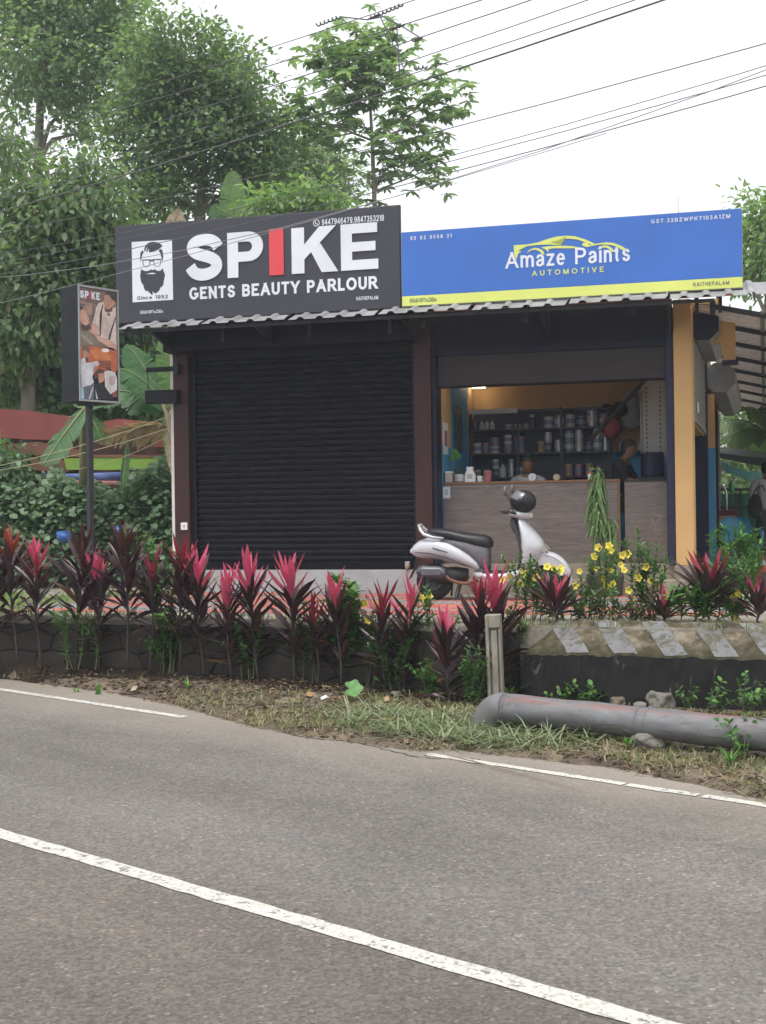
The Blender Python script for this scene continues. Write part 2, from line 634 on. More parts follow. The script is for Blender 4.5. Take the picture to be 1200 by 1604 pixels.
def flat(parent, poly, d, m, name='print'):
    """flat print on the plane d: polygon of (t, z)"""
    off = o_off.get(parent.name, (0, 0, 0))
    bm = bmesh.new()
    vs = [bm.verts.new((p[0] - off[0], d - off[1], p[1] - off[2])) for p in poly]
    f = bm.faces.new(vs)
    bmesh.ops.triangulate(bm, faces=[f])
    me = bpy.data.meshes.new(name)
    bm.to_mesh(me)
    bm.free()
    me.materials.append(m)
    return link_mesh(name, me, parent)


def arc(cx, cz, rx, rz, a0, a1, n=14):
    return [(cx + rx * math.cos(math.radians(a0 + (a1 - a0) * i / n)), cz + rz * math.sin(math.radians(a0 + (a1 - a0) * i / n))) for i in range(n + 1)]


def skin(name, verts, edges, radii, m, parent, sub=2, root=0):
    me = bpy.data.meshes.new(name)
    me.from_pydata(verts, edges, [])
    o = bpy.data.objects.new(name, me)
    C.objects.link(o)
    sk = o.modifiers.new('skin', 'SKIN')
    sk.use_smooth_shade = True
    lay = me.skin_vertices[0].data
    for i, r in enumerate(radii):
        lay[i].radius = r if isinstance(r, (tuple, list)) else (r, r)
        lay[i].use_root = (i == root)
    s = o.modifiers.new('sub', 'SUBSURF')
    s.levels = s.render_levels = sub
    mesh = baked(o, name, m, parent)
    mesh.polygons.foreach_set('use_smooth', [True] * len(mesh.polygons))
    return link_mesh(name, mesh, parent)

# ------------------------------------------------------------------ ground, road, verge, yard
D_EDGE = 6.245                 # painted edge line
D_CENTRE = 3.39


def d_wall(t):
    return -3.9 - 0.09 * t


def mat_asphalt():
    m = bpy.data.materials.new('asphalt')
    nt, bs = nodes_of(m)
    v = coords(nt)
    vr = coords(nt, (0.25, 1.6, 1))
    big = noise(nt, v, 0.5, 5, 0.6)
    lane = noise(nt, vr, 0.6, 4, 0.6)
    vo = nt.nodes.new('ShaderNodeTexVoronoi')
    vo.inputs['Scale'].default_value = 75
    nt.links.new(v, vo.inputs['Vector'])
    ag = ramp(nt, [(0.0, (0.088, 0.081, 0.074)), (0.45, (0.138, 0.128, 0.117)), (0.86, (0.190, 0.177, 0.163)), (1.0, (0.32, 0.30, 0.28))])
    nt.links.new(vo.outputs['Color'], ag.inputs[0])
    rb = ramp(nt, [(0.3, (0.80,) * 3), (0.7, (1.12,) * 3)])
    nt.links.new(big, rb.inputs[0])
    c = mixc(nt, 1.0, ag.outputs[0], rb.outputs[0], 'MULTIPLY')
    rl = ramp(nt, [(0.35, (0.84, 0.82, 0.81)), (0.65, (1.08, 1.07, 1.06))])
    nt.links.new(lane, rl.inputs[0])
    c = mixc(nt, 1.0, c, rl.outputs[0], 'MULTIPLY')
    # small bluish worn patches and darker spots
    st = noise(nt, coords(nt, (.7, 1.6, 1)), 1.9, 5, 0.6, 0.3)
    rs_ = ramp(nt, [(0.655, (0, 0, 0)), (0.70, (.45,) * 3)])
    nt.links.new(st, rs_.inputs[0])
    c = mixc(nt, rs_.outputs[0], c, (0.10, 0.105, 0.11))
    st2 = noise(nt, coords(nt, (.3, 1, 1)), 3.1, 6, 0.7, 0.5)
    rs2 = ramp(nt, [(0.62, (0, 0, 0)), (0.72, (.35,) * 3)])
    nt.links.new(st2, rs2.inputs[0])
    c = mixc(nt, rs2.outputs[0], c, (0.075, 0.066, 0.06))
    # dust gathers towards the far edge of the road; the near lane is browner
    sx = nt.nodes.new('ShaderNodeSeparateXYZ')
    nt.links.new(v, sx.inputs[0])
    dn = nt.nodes.new('ShaderNodeMath')
    dn.operation = 'MULTIPLY_ADD'
    dn.inputs[1].default_value = 1.1
    n2 = noise(nt, v, 1.3, 6, 0.65)
    nt.links.new(n2, dn.inputs[0])
    nt.links.new(sx.outputs[1], dn.inputs[2])
    rd = ramp(nt, [(0.0, (0, 0, 0)), (1.0, (0.75,) * 3)])
    mr = nt.nodes.new('ShaderNodeMapRange')
    mr.inputs['From Min'].default_value = D_EDGE - 0.25
    mr.inputs['From Max'].default_value = D_EDGE + 1.15
    nt.links.new(dn.outputs[0], mr.inputs['Value'])
    nt.links.new(mr.outputs[0], rd.inputs[0])
    c = mixc(nt, rd.outputs[0], c, (0.30, 0.262, 0.215))
    mr2 = nt.nodes.new('ShaderNodeMapRange')
    mr2.inputs['From Min'].default_value = D_CENTRE + 0.3
    mr2.inputs['From Max'].default_value = D_CENTRE - 0.2
    nt.links.new(sx.outputs[1], mr2.inputs['Value'])
    mm = nt.nodes.new('ShaderNodeMath')
    mm.operation = 'MULTIPLY'
    mm.inputs[1].default_value = 0.55
    nt.links.new(mr2.outputs[0], mm.inputs[0])
    c = mixc(nt, mm.outputs[0], c, mixc(nt, 1.0, c, (0.80, 0.71, 0.67), 'MULTIPLY'))
    nt.links.new(c, bs.inputs['Base Color'])
    bs.inputs['Roughness'].default_value = 0.85
    bs.inputs['Specular IOR Level'].default_value = 0.3
    bump(nt, bs, vo.outputs['Distance'], 0.32, 0.005)
    return m


def mat_paint_line():
    m = bpy.data.materials.new('road_paint')
    nt, bs = nodes_of(m)
    v = coords(nt)
    n = noise(nt, v, 14, 8, 0.75)
    n2 = noise(nt, v, 60, 4, 0.7)
    vo = nt.nodes.new('ShaderNodeTexVoronoi')
    vo.inputs['Scale'].default_value = 95
    nt.links.new(v, vo.inputs['Vector'])
    mu = nt.nodes.new('ShaderNodeMath')
    mu.operation = 'MULTIPLY_ADD'
    mu.inputs[1].default_value = 0.45
    nt.links.new(n2, mu.inputs[0])
    nt.links.new(n, mu.inputs[2])
    r = ramp(nt, [(0.76, (0, 0, 0)), (0.84, (1, 1, 1))])
    nt.links.new(mu.outputs[0], r.inputs[0])
    pa = ramp(nt, [(0.2, (0.40, 0.385, 0.345)), (0.8, (0.56, 0.545, 0.50))])
    nt.links.new(vo.outputs['Color'], pa.inputs[0])
    c = mixc(nt, r.outputs[0], pa.outputs[0], (0.17, 0.16, 0.15))
    nt.links.new(c, bs.inputs['Base Color'])
    bs.inputs['Roughness'].default_value = 0.8
    bump(nt, bs, vo.outputs['Distance'], 0.4, 0.005)
    return m


def mat_earth(name, cols, scale=3.0, bm_=0.5):
    m = bpy.data.materials.new(name)
    nt, bs = nodes_of(m)
    v = coords(nt)
    a = noise(nt, v, scale, 8, 0.65, 0.4)
    r = ramp(nt, [(0.3, cols[0]), (0.5, cols[1]), (0.7, cols[2])])
    nt.links.new(a, r.inputs[0])
    b = noise(nt, v, scale * 14, 4, 0.7)
    rb = ramp(nt, [(0.3, (0.7,) * 3), (0.7, (1.2,) * 3)])
    nt.links.new(b, rb.inputs[0])
    nt.links.new(mixc(nt, 1.0, r.outputs[0], rb.outputs[0], 'MULTIPLY'), bs.inputs['Base Color'])
    bs.inputs['Roughness'].default_value = 0.95
    bs.inputs['Specular IOR Level'].default_value = 0.2
    bump(nt, bs, b, bm_, 0.02)
    return m


M_ASPH = mat_asphalt()
M_LINE = mat_paint_line()
M_SOIL = mat_earth('soil', [(0.10, 0.075, 0.05), (0.17, 0.13, 0.09), (0.24, 0.195, 0.145)])
M_YARD = mat_earth('yard_earth', [(0.16, 0.14, 0.11), (0.26, 0.235, 0.195), (0.34, 0.31, 0.265)], 2.0, 0.3)

g = MB()
g.add([(-300, -300, -0.5), (300, -300, -0.5), (300, 300, -0.5), (-300, 300, -0.5)], [(0, 1, 2, 3)])
tag(g.build('ground', M_SOIL), kind='structure')

road_root = MB()
road_root.add([(-90, -0.8, 0), (90, -0.8, 0), (90, D_EDGE + 0.75, 0), (-90, D_EDGE + 0.75, 0), (-90, -0.8, -.3), (90, -0.8, -.3), (90, D_EDGE + .75, -.3), (-90, D_EDGE + .75, -.3)],
              [(0, 1, 2, 3), (4, 7, 6, 5), (0, 4, 5, 1), (2, 6, 7, 3), (1, 5, 6, 2), (3, 7, 4, 0)])
road = road_root.build('road', M_ASPH)
road.rotation_euler = (0, 0, -BETA)
tag(road, kind='structure')


def strip(name, s0, s1, D, w, parent, seed, ragged=0.006, n=None):
    """painted line with slightly uneven edges, 4 mm above the asphalt"""
    r = random.Random(seed)
    n = n or max(4, int((s1 - s0) / 0.12))
    b = MB()
    vs, fs = [], []
    for i in range(n + 1):
        s = s0 + (s1 - s0) * i / n
        vs += [(s, D - w / 2 + r.uniform(-ragged, ragged), 0.004), (s, D + w / 2 + r.uniform(-ragged, ragged), 0.004)]
    for i in range(n):
        fs.append((2 * i, 2 * i + 2, 2 * i + 3, 2 * i + 1))
    b.add(vs, fs)
    return b.build(name, M_LINE, parent)


strip('centre_line', -60, 40, D_CENTRE, 0.105, road, 1)
strip('edge_line', -60, -7.43, D_EDGE, 0.085, road, 2)
for k, (a_, b_) in enumerate([(-4.98, -3.52), (-3.50, -3.06), (-3.03, -2.2)]):
    strip('edge_line', a_, b_, D_EDGE, 0.075, road, 3 + k, 0.008)

# crack wandering along the road edge
cr = [(430, 1146), (500, 1158), (560, 1163), (610, 1176), (655, 1187), (705, 1189), (765, 1190)]
cw_ = []
for k, (px, py) in enumerate(cr):
    x, y = gz(px, py, 0)
    cw_.append((x * RE[0] + y * RE[1], x * RN[0] + y * RN[1]))
cb_ = MB()
vs, fs = [], []
for i in range(len(cw_) - 1):
    for j in range(6):
        u = j / 6
        s, D = cw_[i][0] + (cw_[i + 1][0] - cw_[i][0]) * u, cw_[i][1] + (cw_[i + 1][1] - cw_[i][1]) * u + rnd.uniform(-.02, .02)
        w_ = rnd.uniform(.003, .008)
        vs += [(s, D - w_, .0035), (s, D + w_, .0035)]
for i in range(len(vs) // 2 - 1): fs.append((2 * i, 2 * i + 2, 2 * i + 3, 2 * i + 1))
cb_.add(vs, fs).build('crack', mat('crack_dark', (.05, .043, .037), .95, .3, 20), road)

# verge: earth between the road and the wall, its edge uneven over the asphalt
SE = [(-60, 6.75), (-12, 6.72), (-10.77, 6.69), (-8.9, 6.72), (-8.0, 6.60), (-7.0, 6.36), (-6.63, 6.28), (-6.0, 6.24), (-5.13, 6.30), (-4.9, 6.48), (-3.86, 6.60), (-3.2, 6.50), (-2.71, 6.34), (-2.0, 6.28), (10, 6.35)]


def d_verge(s):
    for (a, b), (c, d) in zip(SE, SE[1:]):
        if a <= s <= c:
            return b + (d - b) * (s - a) / (c - a)
    return SE[0][1] if s < SE[0][0] else SE[-1][1]


from mathutils import noise as mnoise


def z_base(t):
    """ground height at the foot of the wall"""
    p = [(-30, 0.2), (-1.9, 0.18), (1.66, 0.06), (3.4, -0.03), (30, -0.05)]
    for (a, b), (c, d) in zip(p, p[1:]):
        if a <= t <= c:
            return b + (d - b) * (t - a) / (c - a)
    return p[-1][1]


def z_verge(x, y):
    s, D = x * RE[0] + y * RE[1], x * RN[0] + y * RN[1]
    t, d = to_f(x, y)
    a = D - d_verge(s) - 0.05 * mnoise.noise(Vector((s * 3.1, 0, 0))) - 0.03 * mnoise.noise(Vector((s * 11, 3, 0)))
    w = max(0.0, d_wall(t) - d)
    if a <= 0:
        return 0.006 + max(-0.06, a * 0.6)
    k = a / (a + w + 1e-6)
    z = 0.006 + 0.02 * min(1, a / 0.12) + (z_base(t) - 0.02) * k
    z += 0.022 * mnoise.noise(Vector((x * 4, y * 4, 0))) * min(1, a * 4) + 0.012 * mnoise.noise(Vector((x * 13, y * 13, 2))) * min(1, a * 6)
    return z


vs, fs = [], []
ns_, nd_ = 260, 74
for i in range(ns_ + 1):
    s = -15.5 + i * 0.066
    for j in range(nd_ + 1):
        D = 6.05 + 0.045 * j + 0.0006 * j * j
        p = R(s, D, 0)
        vs.append((p.x, p.y, z_verge(p.x, p.y)))
for i in range(ns_):
    for j in range(nd_):
        a = i * (nd_ + 1) + j
        fs.append((a, a + nd_ + 1, a + nd_ + 2, a + 1))
verge = MB().add(vs, fs)


def mat_verge():
    m = bpy.data.materials.new('verge_earth')
    nt, bs = nodes_of(m)
    v = coords(nt)
    a = noise(nt, v, 2.6, 8, 0.65, 0.4)
    r = ramp(nt, [(0.3, (0.045, 0.033, 0.023)), (0.5, (0.12, 0.09, 0.063)), (0.70, (0.27, 0.215, 0.155))])
    nt.links.new(a, r.inputs[0])
    b = noise(nt, v, 45, 5, 0.75)
    rb = ramp(nt, [(0.3, (0.6,) * 3), (0.7, (1.25,) * 3)])
    nt.links.new(b, rb.inputs[0])
    nt.links.new(mixc(nt, 1.0, r.outputs[0], rb.outputs[0], 'MULTIPLY'), bs.inputs['Base Color'])
    bs.inputs['Roughness'].default_value = 0.95
    bump(nt, bs, b, 0.7, 0.02)
    return m


tag(verge.build('verge', mat_verge(), smooth=True), kind='structure')
# damp leaf mould along the wall foot, darkened to paint in the wall's shade
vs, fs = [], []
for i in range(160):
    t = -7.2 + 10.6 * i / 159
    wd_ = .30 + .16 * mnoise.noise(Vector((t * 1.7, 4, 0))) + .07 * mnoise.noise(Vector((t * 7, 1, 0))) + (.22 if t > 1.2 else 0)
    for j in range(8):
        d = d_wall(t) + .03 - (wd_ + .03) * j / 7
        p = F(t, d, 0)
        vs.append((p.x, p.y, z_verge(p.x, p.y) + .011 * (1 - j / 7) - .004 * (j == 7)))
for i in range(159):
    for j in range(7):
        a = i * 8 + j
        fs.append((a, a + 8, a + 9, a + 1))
tag(MB().add(vs, fs).build('damp_soil_shade', mat_earth('leaf_mould_shade', [(0.014, 0.010, 0.007), (0.028, 0.020, 0.014), (0.05, 0.036, 0.024)], 5.0, .8), smooth=True), kind='structure')

# yard slab at shop level; its front edge follows the wall
front = [(-40, d_wall(-40) + 0.14)] + [(t, d_wall(t) + 0.14) for t in (-10, -2, 0, 2, 3.4, 7)] + [(40, d_wall(7) + 0.14)]
poly = [F(t, d, 0) for t, d in front] + [F(40, 60, 0), F(-40, 60, 0)]
yb = MB().prism([(p.x, p.y) for p in poly], -0.45, GY, 'z')
yard = yb.build('yard', M_YARD)
tag(yard, kind='structure')

M_PAV_R = mat('paver_red', (0.50, 0.155, 0.12), 0.8, 0.35, 9, bmp=0.3, dirt=0.4, dirtc=(0.25, 0.17, 0.14))
M_PAV_G = mat('paver_grey', (0.26, 0.25, 0.245), 0.85, 0.3, 9, bmp=0.3, dirt=0.4, dirtc=(0.16, 0.13, 0.11))
PW, PL = 0.118, 0.238
pm = {}
for key, mm_ in (('r', M_PAV_R), ('g', M_PAV_G)):
    b = MB().prism([(-PL / 2 + .006, -PW / 2), (-PL / 4, -PW / 2 + .012), (0, -PW / 2), (PL / 4, -PW / 2 + .012), (PL / 2 - .006, -PW / 2), (PL / 2 - .006, PW / 2 - .008), (PL / 4, PW / 2 + .004), (0, PW / 2 - .008), (-PL / 4, PW / 2 + .004), (-PL / 2 + .006, PW / 2 - .008)], -0.03, 0.008, 'z')
    pm[key] = b.mesh('paver', mm_)
rest = {'r': MB(), 'g': MB()}
npav = 0
for j in range(25):
    d = -2.95 + j * 0.1225
    for i in range(31):
        t = -2.05 + i * 0.242 + (0.121 if j % 2 else 0)
        if d > -0.06: continue
        if -0.42 < d and t > 1.75: continue
        key = 'g' if mnoise.noise(Vector((t * 0.9, d * 2.2, 5))) > 0.12 or (j % 7 == 3) else 'r'
        p = F(t, d, GY + rnd.uniform(-.002, .002))
        if npav < 290 and d > -2.6 and -1.2 < t < 4.4 and (j % 2 == 0 or d < -1.3):
            link_mesh('paver', pm[key], yard, p, (rnd.uniform(-.01, .01), rnd.uniform(-.01, .01), -ALPHA))
            npav += 1
        else:
            M4 = Matrix.Translation(p) @ Matrix.Rotation(-ALPHA, 4, 'Z')
            rest[key].add([M4 @ v.co for v in pm[key].vertices], [tuple(q.vertices) for q in pm[key].polygons])
for key, mm_ in (('r', M_PAV_R), ('g', M_PAV_G)):
    rest[key].build('paver_field', mm_, yard, kind='stuff')

# ------------------------------------------------------------------ retaining wall of dark stones
M_WALLCORE = mat('wall_mortar', (0.03, 0.027, 0.022), 0.95, 0.4, 8, bmp=0.6, dirt=0.6, dirtc=(0.025, 0.024, 0.02))
M_STONE = mat('wall_stone', (0.040, 0.033, 0.026), 0.92, 0.6, 3.2, bmp=0.8, dirt=0.9, dirtc=(0.009, 0.010, 0.006), bscale=30)
M_CONC = mat('wall_top', (0.26, 0.235, 0.19), 0.95, 0.5, 4, bmp=0.6, dirt=0.9, dirtc=(0.05, 0.045, 0.032))
wt0, wt1 = -9.0, 3.45
wall = thing('retaining_wall', 'low dark mossy retaining wall of irregular flat stones behind the grass verge', 'wall', F(0, d_wall(0), 0), -ALPHA - math.atan(0.09))
SL = math.sqrt(1 + 0.09 ** 2)
wx0, wx1 = wt0 * SL, wt1 * SL
b = MB().box(wx0, wx1, 0.02, 0.24, -0.4, GY - 0.03)
b.build('wall_body', M_WALLCORE, wall)
# rough plaster cap, slightly uneven
vs, fs = [], []
nn = 160
for i in range(nn + 1):
    x = wx0 + (wx1 - wx0) * i / nn
    for (y, z) in ((-0.012, GY - 0.045), (-0.006, GY - 0.008), (0.05, GY + 0.012), (0.2, GY + 0.015), (0.3, GY + 0.003)):
        k = mnoise.noise(Vector((x * 5, y * 9, 1)))
        vs.append((x, y + 0.012 * k, z + 0.014 * k))
for i in range(nn):
    for j in range(4):
        a = i * 5 + j
        fs.append((a, a + 5, a + 6, a + 1))
MB().add(vs, fs).build('wall_cap', M_CONC, wall, smooth=True)
# polygonal stones: jittered hexagon cells, joints recessed
cw, chh = 0.40, 0.26
jr = random.Random(3)
cache = {}


def jv(kx, kz):
    key = (round(kx * 6), round(kz * 6))
    if key not in cache:
        cache[key] = (jr.uniform(-.055, .055), jr.uniform(-.032, .032))
    q = cache[key]
    return kx * cw + q[0], kz * chh + q[1]


def clip_poly(p, z0, z1):
    for sgn, lim in ((1, z0), (-1, z1)):
        out = []
        for i in range(len(p)):
            a, b2 = p[i], p[(i + 1) % len(p)]
            ia, ib = sgn * (a[1] - lim) >= 0, sgn * (b2[1] - lim) >= 0
            if ia: out.append(a)
            if ia != ib:
                k = (lim - a[1]) / (b2[1] - a[1])
                out.append((a[0] + (b2[0] - a[0]) * k, lim))
        p = out
        if len(p) < 3: return []
    return p


for row in range(-1, 4):
    for colm in range(int(wx0 / cw) - 1, int(wx1 / cw) + 2):
        cx = colm + (0.5 if row % 2 else 0)
        cz = row * 0.78
        hexa = [jv(cx - .5, cz - .26), jv(cx, cz - .52), jv(cx + .5, cz - .26), jv(cx + .5, cz + .26), jv(cx, cz + .52), jv(cx - .5, cz + .26)]
        hexa = [(min(max(p[0], wx0), wx1), p[1] + 0.18) for p in hexa]
        hexa = clip_poly(hexa, -0.12, GY - 0.05)
        if len(hexa) < 3 or max(p[0] for p in hexa) - min(p[0] for p in hexa) < 0.08 or max(p[1] for p in hexa) - min(p[1] for p in hexa) < 0.05: continue
        mx_, mz_ = sum(p[0] for p in hexa) / len(hexa), sum(p[1] for p in hexa) / len(hexa)

        def ins(p, q):
            dx, dz = p[0] - mx_, p[1] - mz_
            L_ = math.hypot(dx, dz) + 1e-6
            return (p[0] - dx / L_ * q, p[1] - dz / L_ * q)
        o1, o2 = [ins(p, .0045) for p in hexa], [ins(p, .020) for p in hexa]
        pr = jr.uniform(-.004, .012)
        n = len(hexa)
        sb = MB()
        sb.add([(p[0], 0.025, p[1]) for p in o1] + [(p[0], -0.008 - pr * .4, p[1]) for p in o1] + [(p[0], -0.015 - pr, p[1]) for p in o2] + [(mx_ + jr.uniform(-.03, .03), -0.024 - pr, mz_)],
               [(i, (i + 1) % n, (i + 1) % n + n, i + n) for i in range(n)] + [(i + n, (i + 1) % n + n, (i + 1) % n + 2 * n, i + 2 * n) for i in range(n)] + [(i + 2 * n, (i + 1) % n + 2 * n, 3 * n) for i in range(n)])
        sb.build('stone', M_STONE, wall, off=(0, 0, 0))

# ------------------------------------------------------------------ striped parapet block on the right
M_PAR = mat('parapet_concrete', (0.012, 0.0115, 0.011), 0.95, 0.6, 3.0, bmp=0.6, dirt=0.9, dirtc=(0.004, 0.004, 0.004), stretch=(1, 1, .4), fleck=(.13, .125, .12), fth=.60)


def mat_stripe():
    """chamfered top painted in slanting grey bands over old yellowish plaster, moss along the lower edge"""
    m = bpy.data.materials.new('striped_top')
    nt, bs = nodes_of(m)
    v = coords(nt)
    n = noise(nt, v, 5, 7, 0.7)
    r = ramp(nt, [(0.38, (0.075, 0.062, 0.034)), (0.50, (0.20, 0.16, 0.10)), (0.62, (0.40, 0.35, 0.26))])
    nt.links.new(n, r.inputs[0])
    n2 = noise(nt, v, 9, 6, 0.7)
    sx = nt.nodes.new('ShaderNodeSeparateXYZ')
    nt.links.new(v, sx.inputs[0])
    ma = nt.nodes.new('ShaderNodeMath')
    ma.operation = 'MULTIPLY_ADD'
    ma.inputs[1].default_value = -0.22
    nt.links.new(n2, ma.inputs[0])
    mz = nt.nodes.new('ShaderNodeMath')
    mz.operation = 'MULTIPLY'
    mz.inputs[1].default_value = -1.0
    nt.links.new(sx.outputs[2], mz.inputs[0])
    nt.links.new(mz.outputs[0], ma.inputs[2])
    rm = ramp(nt, [(0.0, (0, 0, 0)), (1.0, (0.8,) * 3)])
    mr = nt.nodes.new('ShaderNodeMapRange')
    mr.inputs['From Min'].default_value = -0.63
    mr.inputs['From Max'].default_value = -0.515
    nt.links.new(ma.outputs[0], mr.inputs['Value'])
    nt.links.new(mr.outputs[0], rm.inputs[0])
    c = mixc(nt, rm.outputs[0], r.outputs[0], (0.055, 0.055, 0.02))
    nt.links.new(c, bs.inputs['Base Color'])
    bs.inputs['Roughness'].default_value = 0.95
    bump(nt, bs, noise(nt, v, 17, 8, 0.8), 1.0, 0.07)
    return m


M_PTOP = mat_stripe()
M_PSTR = mat('band_paint', (0.20, 0.20, 0.205), 0.9, 0.35, 8, bmp=1.0, dirt=0.95, dirtc=(0.085, 0.08, 0.055), bscale=22, fleck=(.07, .065, .035), fstr=(1, 1, 1), fth=.51)
par = thing('parapet_block', 'long dark concrete parapet block with slanting grey bands on its chamfered top', 'parapet', F(3.5, -4.3, 0), -ALPHA - math.atan(0.09))
PLN = 4.4
prof = [(-0.02, -0.35), (-0.02, -.1), (-0.02, .05), (-0.02, .2), (-0.02, .3), (-0.02, 0.385), (0.0, 0.425), (0.30, 0.63), (0.34, 0.645), (0.39, 0.635), (0.41, -0.35)]
vs, fs = [], []
N_ = 150
topv, topf = [], []
for i in range(N_ + 1):
    x = PLN * i / N_
    k = mnoise.noise(Vector((x * 2.4, 0, 7))) + .5 * mnoise.noise(Vector((x * 9, 2, 7)))
    end = max(0, 1 - x / 0.16) if x < 0.16 else 0
    for (y, z) in prof:
        kk = mnoise.noise(Vector((x * 6, y * 7, z * 6))) + .9 * mnoise.noise(Vector((x * 19, y * 15, z * 15)))
        vs.append((x + (0.02 * kk if i == 0 else 0) , y + 0.014 * kk, min(z + 0.012 * k + 0.014 * kk, .36 + x * 1.15 + .01 * kk)))
for i in range(N_):
    for j in range(10):
        a = i * 11 + j
        if 5 <= j <= 8: continue
        fs.append((a, a + 11, a + 12, a + 1))
endcap = [tuple(range(11)), tuple(N_ * 11 + j for j in range(10, -1, -1))]
MB().add(vs, fs + endcap).build('block_body', M_PAR, par, off=(0, 0, 0))
cap = MB()
cap.v = list(vs)
cap.f = [(i * 11 + j, i * 11 + j + 11, i * 11 + j + 12, i * 11 + j + 1) for i in range(N_) for j in range(5, 9)]
cap.build('chamfered_top', M_PTOP, par, off=(0, 0, 0), smooth=True)


def par_surf(x, q):
    """q 0..1 up the chamfer (profile points 2..4)"""
    i = min(N_ - 1, max(0, int(x / PLN * N_)))
    fx = x / PLN * N_ - i
    path = [(5, 0.0), (6, 0.12), (7, 0.86), (8, 1.0)]
    for (a, qa), (b2, qb) in zip(path, path[1:]):
        if qa <= q <= qb:
            k = (q - qa) / (qb - qa)
            P_ = [Vector(vs[i * 11 + a]).lerp(Vector(vs[i * 11 + b2]), k), Vector(vs[i * 11 + 11 + a]).lerp(Vector(vs[i * 11 + 11 + b2]), k)]
            return P_[0].lerp(P_[1], fx) + Vector((0, -0.004, 0.005))
    return Vector(vs[i * 11 + 8])


# painted bands (px of their top ends and bottom ends measured along the block)
x_ = 0.16
bw = 0.19
while x_ < PLN - 0.6:
    bb = MB()
    bvs, bfs = [], []
    for qi in range(9):
        q = 0.04 + 0.88 * qi / 8
        for wi in range(5):
            sh = (1 - q) * 0.26
            wob = 0.012 * mnoise.noise(Vector((x_ * 3, q * 6, wi > 2)))
            bvs.append(par_surf(x_ + sh - 0.02 + bw * wi / 4 + (wob if wi in (0, 4) else 0), q))
    for qi in range(8):
        for wi in range(4):
            a = qi * 5 + wi
            bfs.append((a, a + 1, a + 6, a + 5))
    bb.add(bvs, bfs).build('painted_band', M_PSTR, par, off=(0, 0, 0), smooth=True)
    x_ += 0.40

# ------------------------------------------------------------------ the shop building
M_BLACKP = mat('black_paint', (0.006, 0.0065, 0.011), 0.5, 0.3, 5, dirt=0.25, dirtc=(0.022, 0.022, 0.026), spec=0.25)
M_SHUT = mat('shutter_black', (0.0035, 0.0040, 0.0085), 0.5, 0.35, 3, metal=0.0, dirt=0.3, dirtc=(0.010, 0.010, 0.014), stretch=(.4, 1, 3), spec=0.15, fleck=(.07, .07, .08), fstr=(.5, .5, 6), fth=.645)
M_GRAN = mat('granite_brown', (0.078, 0.028, 0.025), 0.5, 0.75, 60, dirt=0.25, dirtc=(0.025, 0.015, 0.015), col2=(0.016, 0.009, 0.009), spec=.3)
M_SILL = mat('cement_grey', (0.40, 0.40, 0.41), 0.85, 0.22, 3.5, bmp=0.3, dirt=0.35, dirtc=(0.24, 0.22, 0.2))
M_STEP = mat('step_stone', (0.30, 0.255, 0.20), 0.85, 0.3, 4, bmp=0.4, dirt=0.5, dirtc=(0.16, 0.13, 0.1))
M_YEL = mat('yellow_wall', (0.62, 0.385, 0.16), 0.75, 0.12, 2, bmp=0.15, dirt=0.18, dirtc=(0.40, 0.25, 0.12))
M_BLUE = mat('blue_wall', (0.075, 0.33, 0.60), 0.7, 0.15, 2, bmp=0.15, dirt=0.2, dirtc=(0.05, 0.17, 0.32))
M_NAVY = mat('navy_paint', (0.024, 0.025, 0.062), 0.55, 0.25, 3, dirt=0.2, dirtc=(0.02, 0.02, 0.035), spec=.3)
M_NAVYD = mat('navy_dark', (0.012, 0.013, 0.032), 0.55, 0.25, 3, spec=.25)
M_FASC = mat('fascia_brown', (0.024, 0.016, 0.018), 0.6, 0.25, 3, stretch=(.3, 1, 1))
M_ZINC = mat('roof_zinc', (0.33, 0.33, 0.345), 0.55, 0.35, 4, metal=0.2, dirt=0.6, dirtc=(0.13, 0.125, 0.12))
M_WHITEW = mat('white_wall', (0.72, 0.71, 0.68), 0.8, 0.1, 3, dirt=0.25, dirtc=(0.4, 0.38, 0.34))
M_CEIL = mat('ceiling', (0.5, 0.48, 0.44), 0.85, 0.1, 3)
M_FLOOR = mat('floor_tile', (0.30, 0.29, 0.28), 0.5, 0.15, 3)
M_GREYM = mat('grey_steel', (0.33, 0.34, 0.34), 0.45, 0.25, 5, metal=0.4, dirt=0.3, dirtc=(0.14, 0.13, 0.12))
M_DKST = mat('dark_steel', (0.028, 0.029, 0.034), 0.5, 0.3, 5, metal=0.2)
M_WHITE = mat('white_plastic', (0.75, 0.75, 0.74), 0.4, 0.05, 3)
M_STEELB = mat('bright_steel', (0.6, 0.6, 0.6), 0.3, 0.15, 8, metal=0.8)


def mat_wood():
    m = bpy.data.materials.new('laminate_wood')
    nt, bs = nodes_of(m)
    v = coords(nt, (1.2, 6, 14))
    n = noise(nt, v, 2.2, 8, 0.65, 1.2)
    r = ramp(nt, [(0.3, (0.12, 0.095, 0.083)), (0.5, (0.185, 0.15, 0.134)), (0.7, (0.25, 0.21, 0.19))])
    nt.links.new(n, r.inputs[0])
    v2 = coords(nt, (0.8, 20, 55))
    n2 = noise(nt, v2, 2.5, 5, 0.7)
    rb = ramp(nt, [(0.3, (0.8,) * 3), (0.7, (1.12,) * 3)])
    nt.links.new(n2, rb.inputs[0])
    nt.links.new(mixc(nt, 1, r.outputs[0], rb.outputs[0], 'MULTIPLY'), bs.inputs['Base Color'])
    bs.inputs['Roughness'].default_value = 0.45
    return m


M_WOOD = mat_wood()
M_WEDGE = mat('wood_edge', (0.27, 0.13, 0.06), 0.5, 0.3, 12)

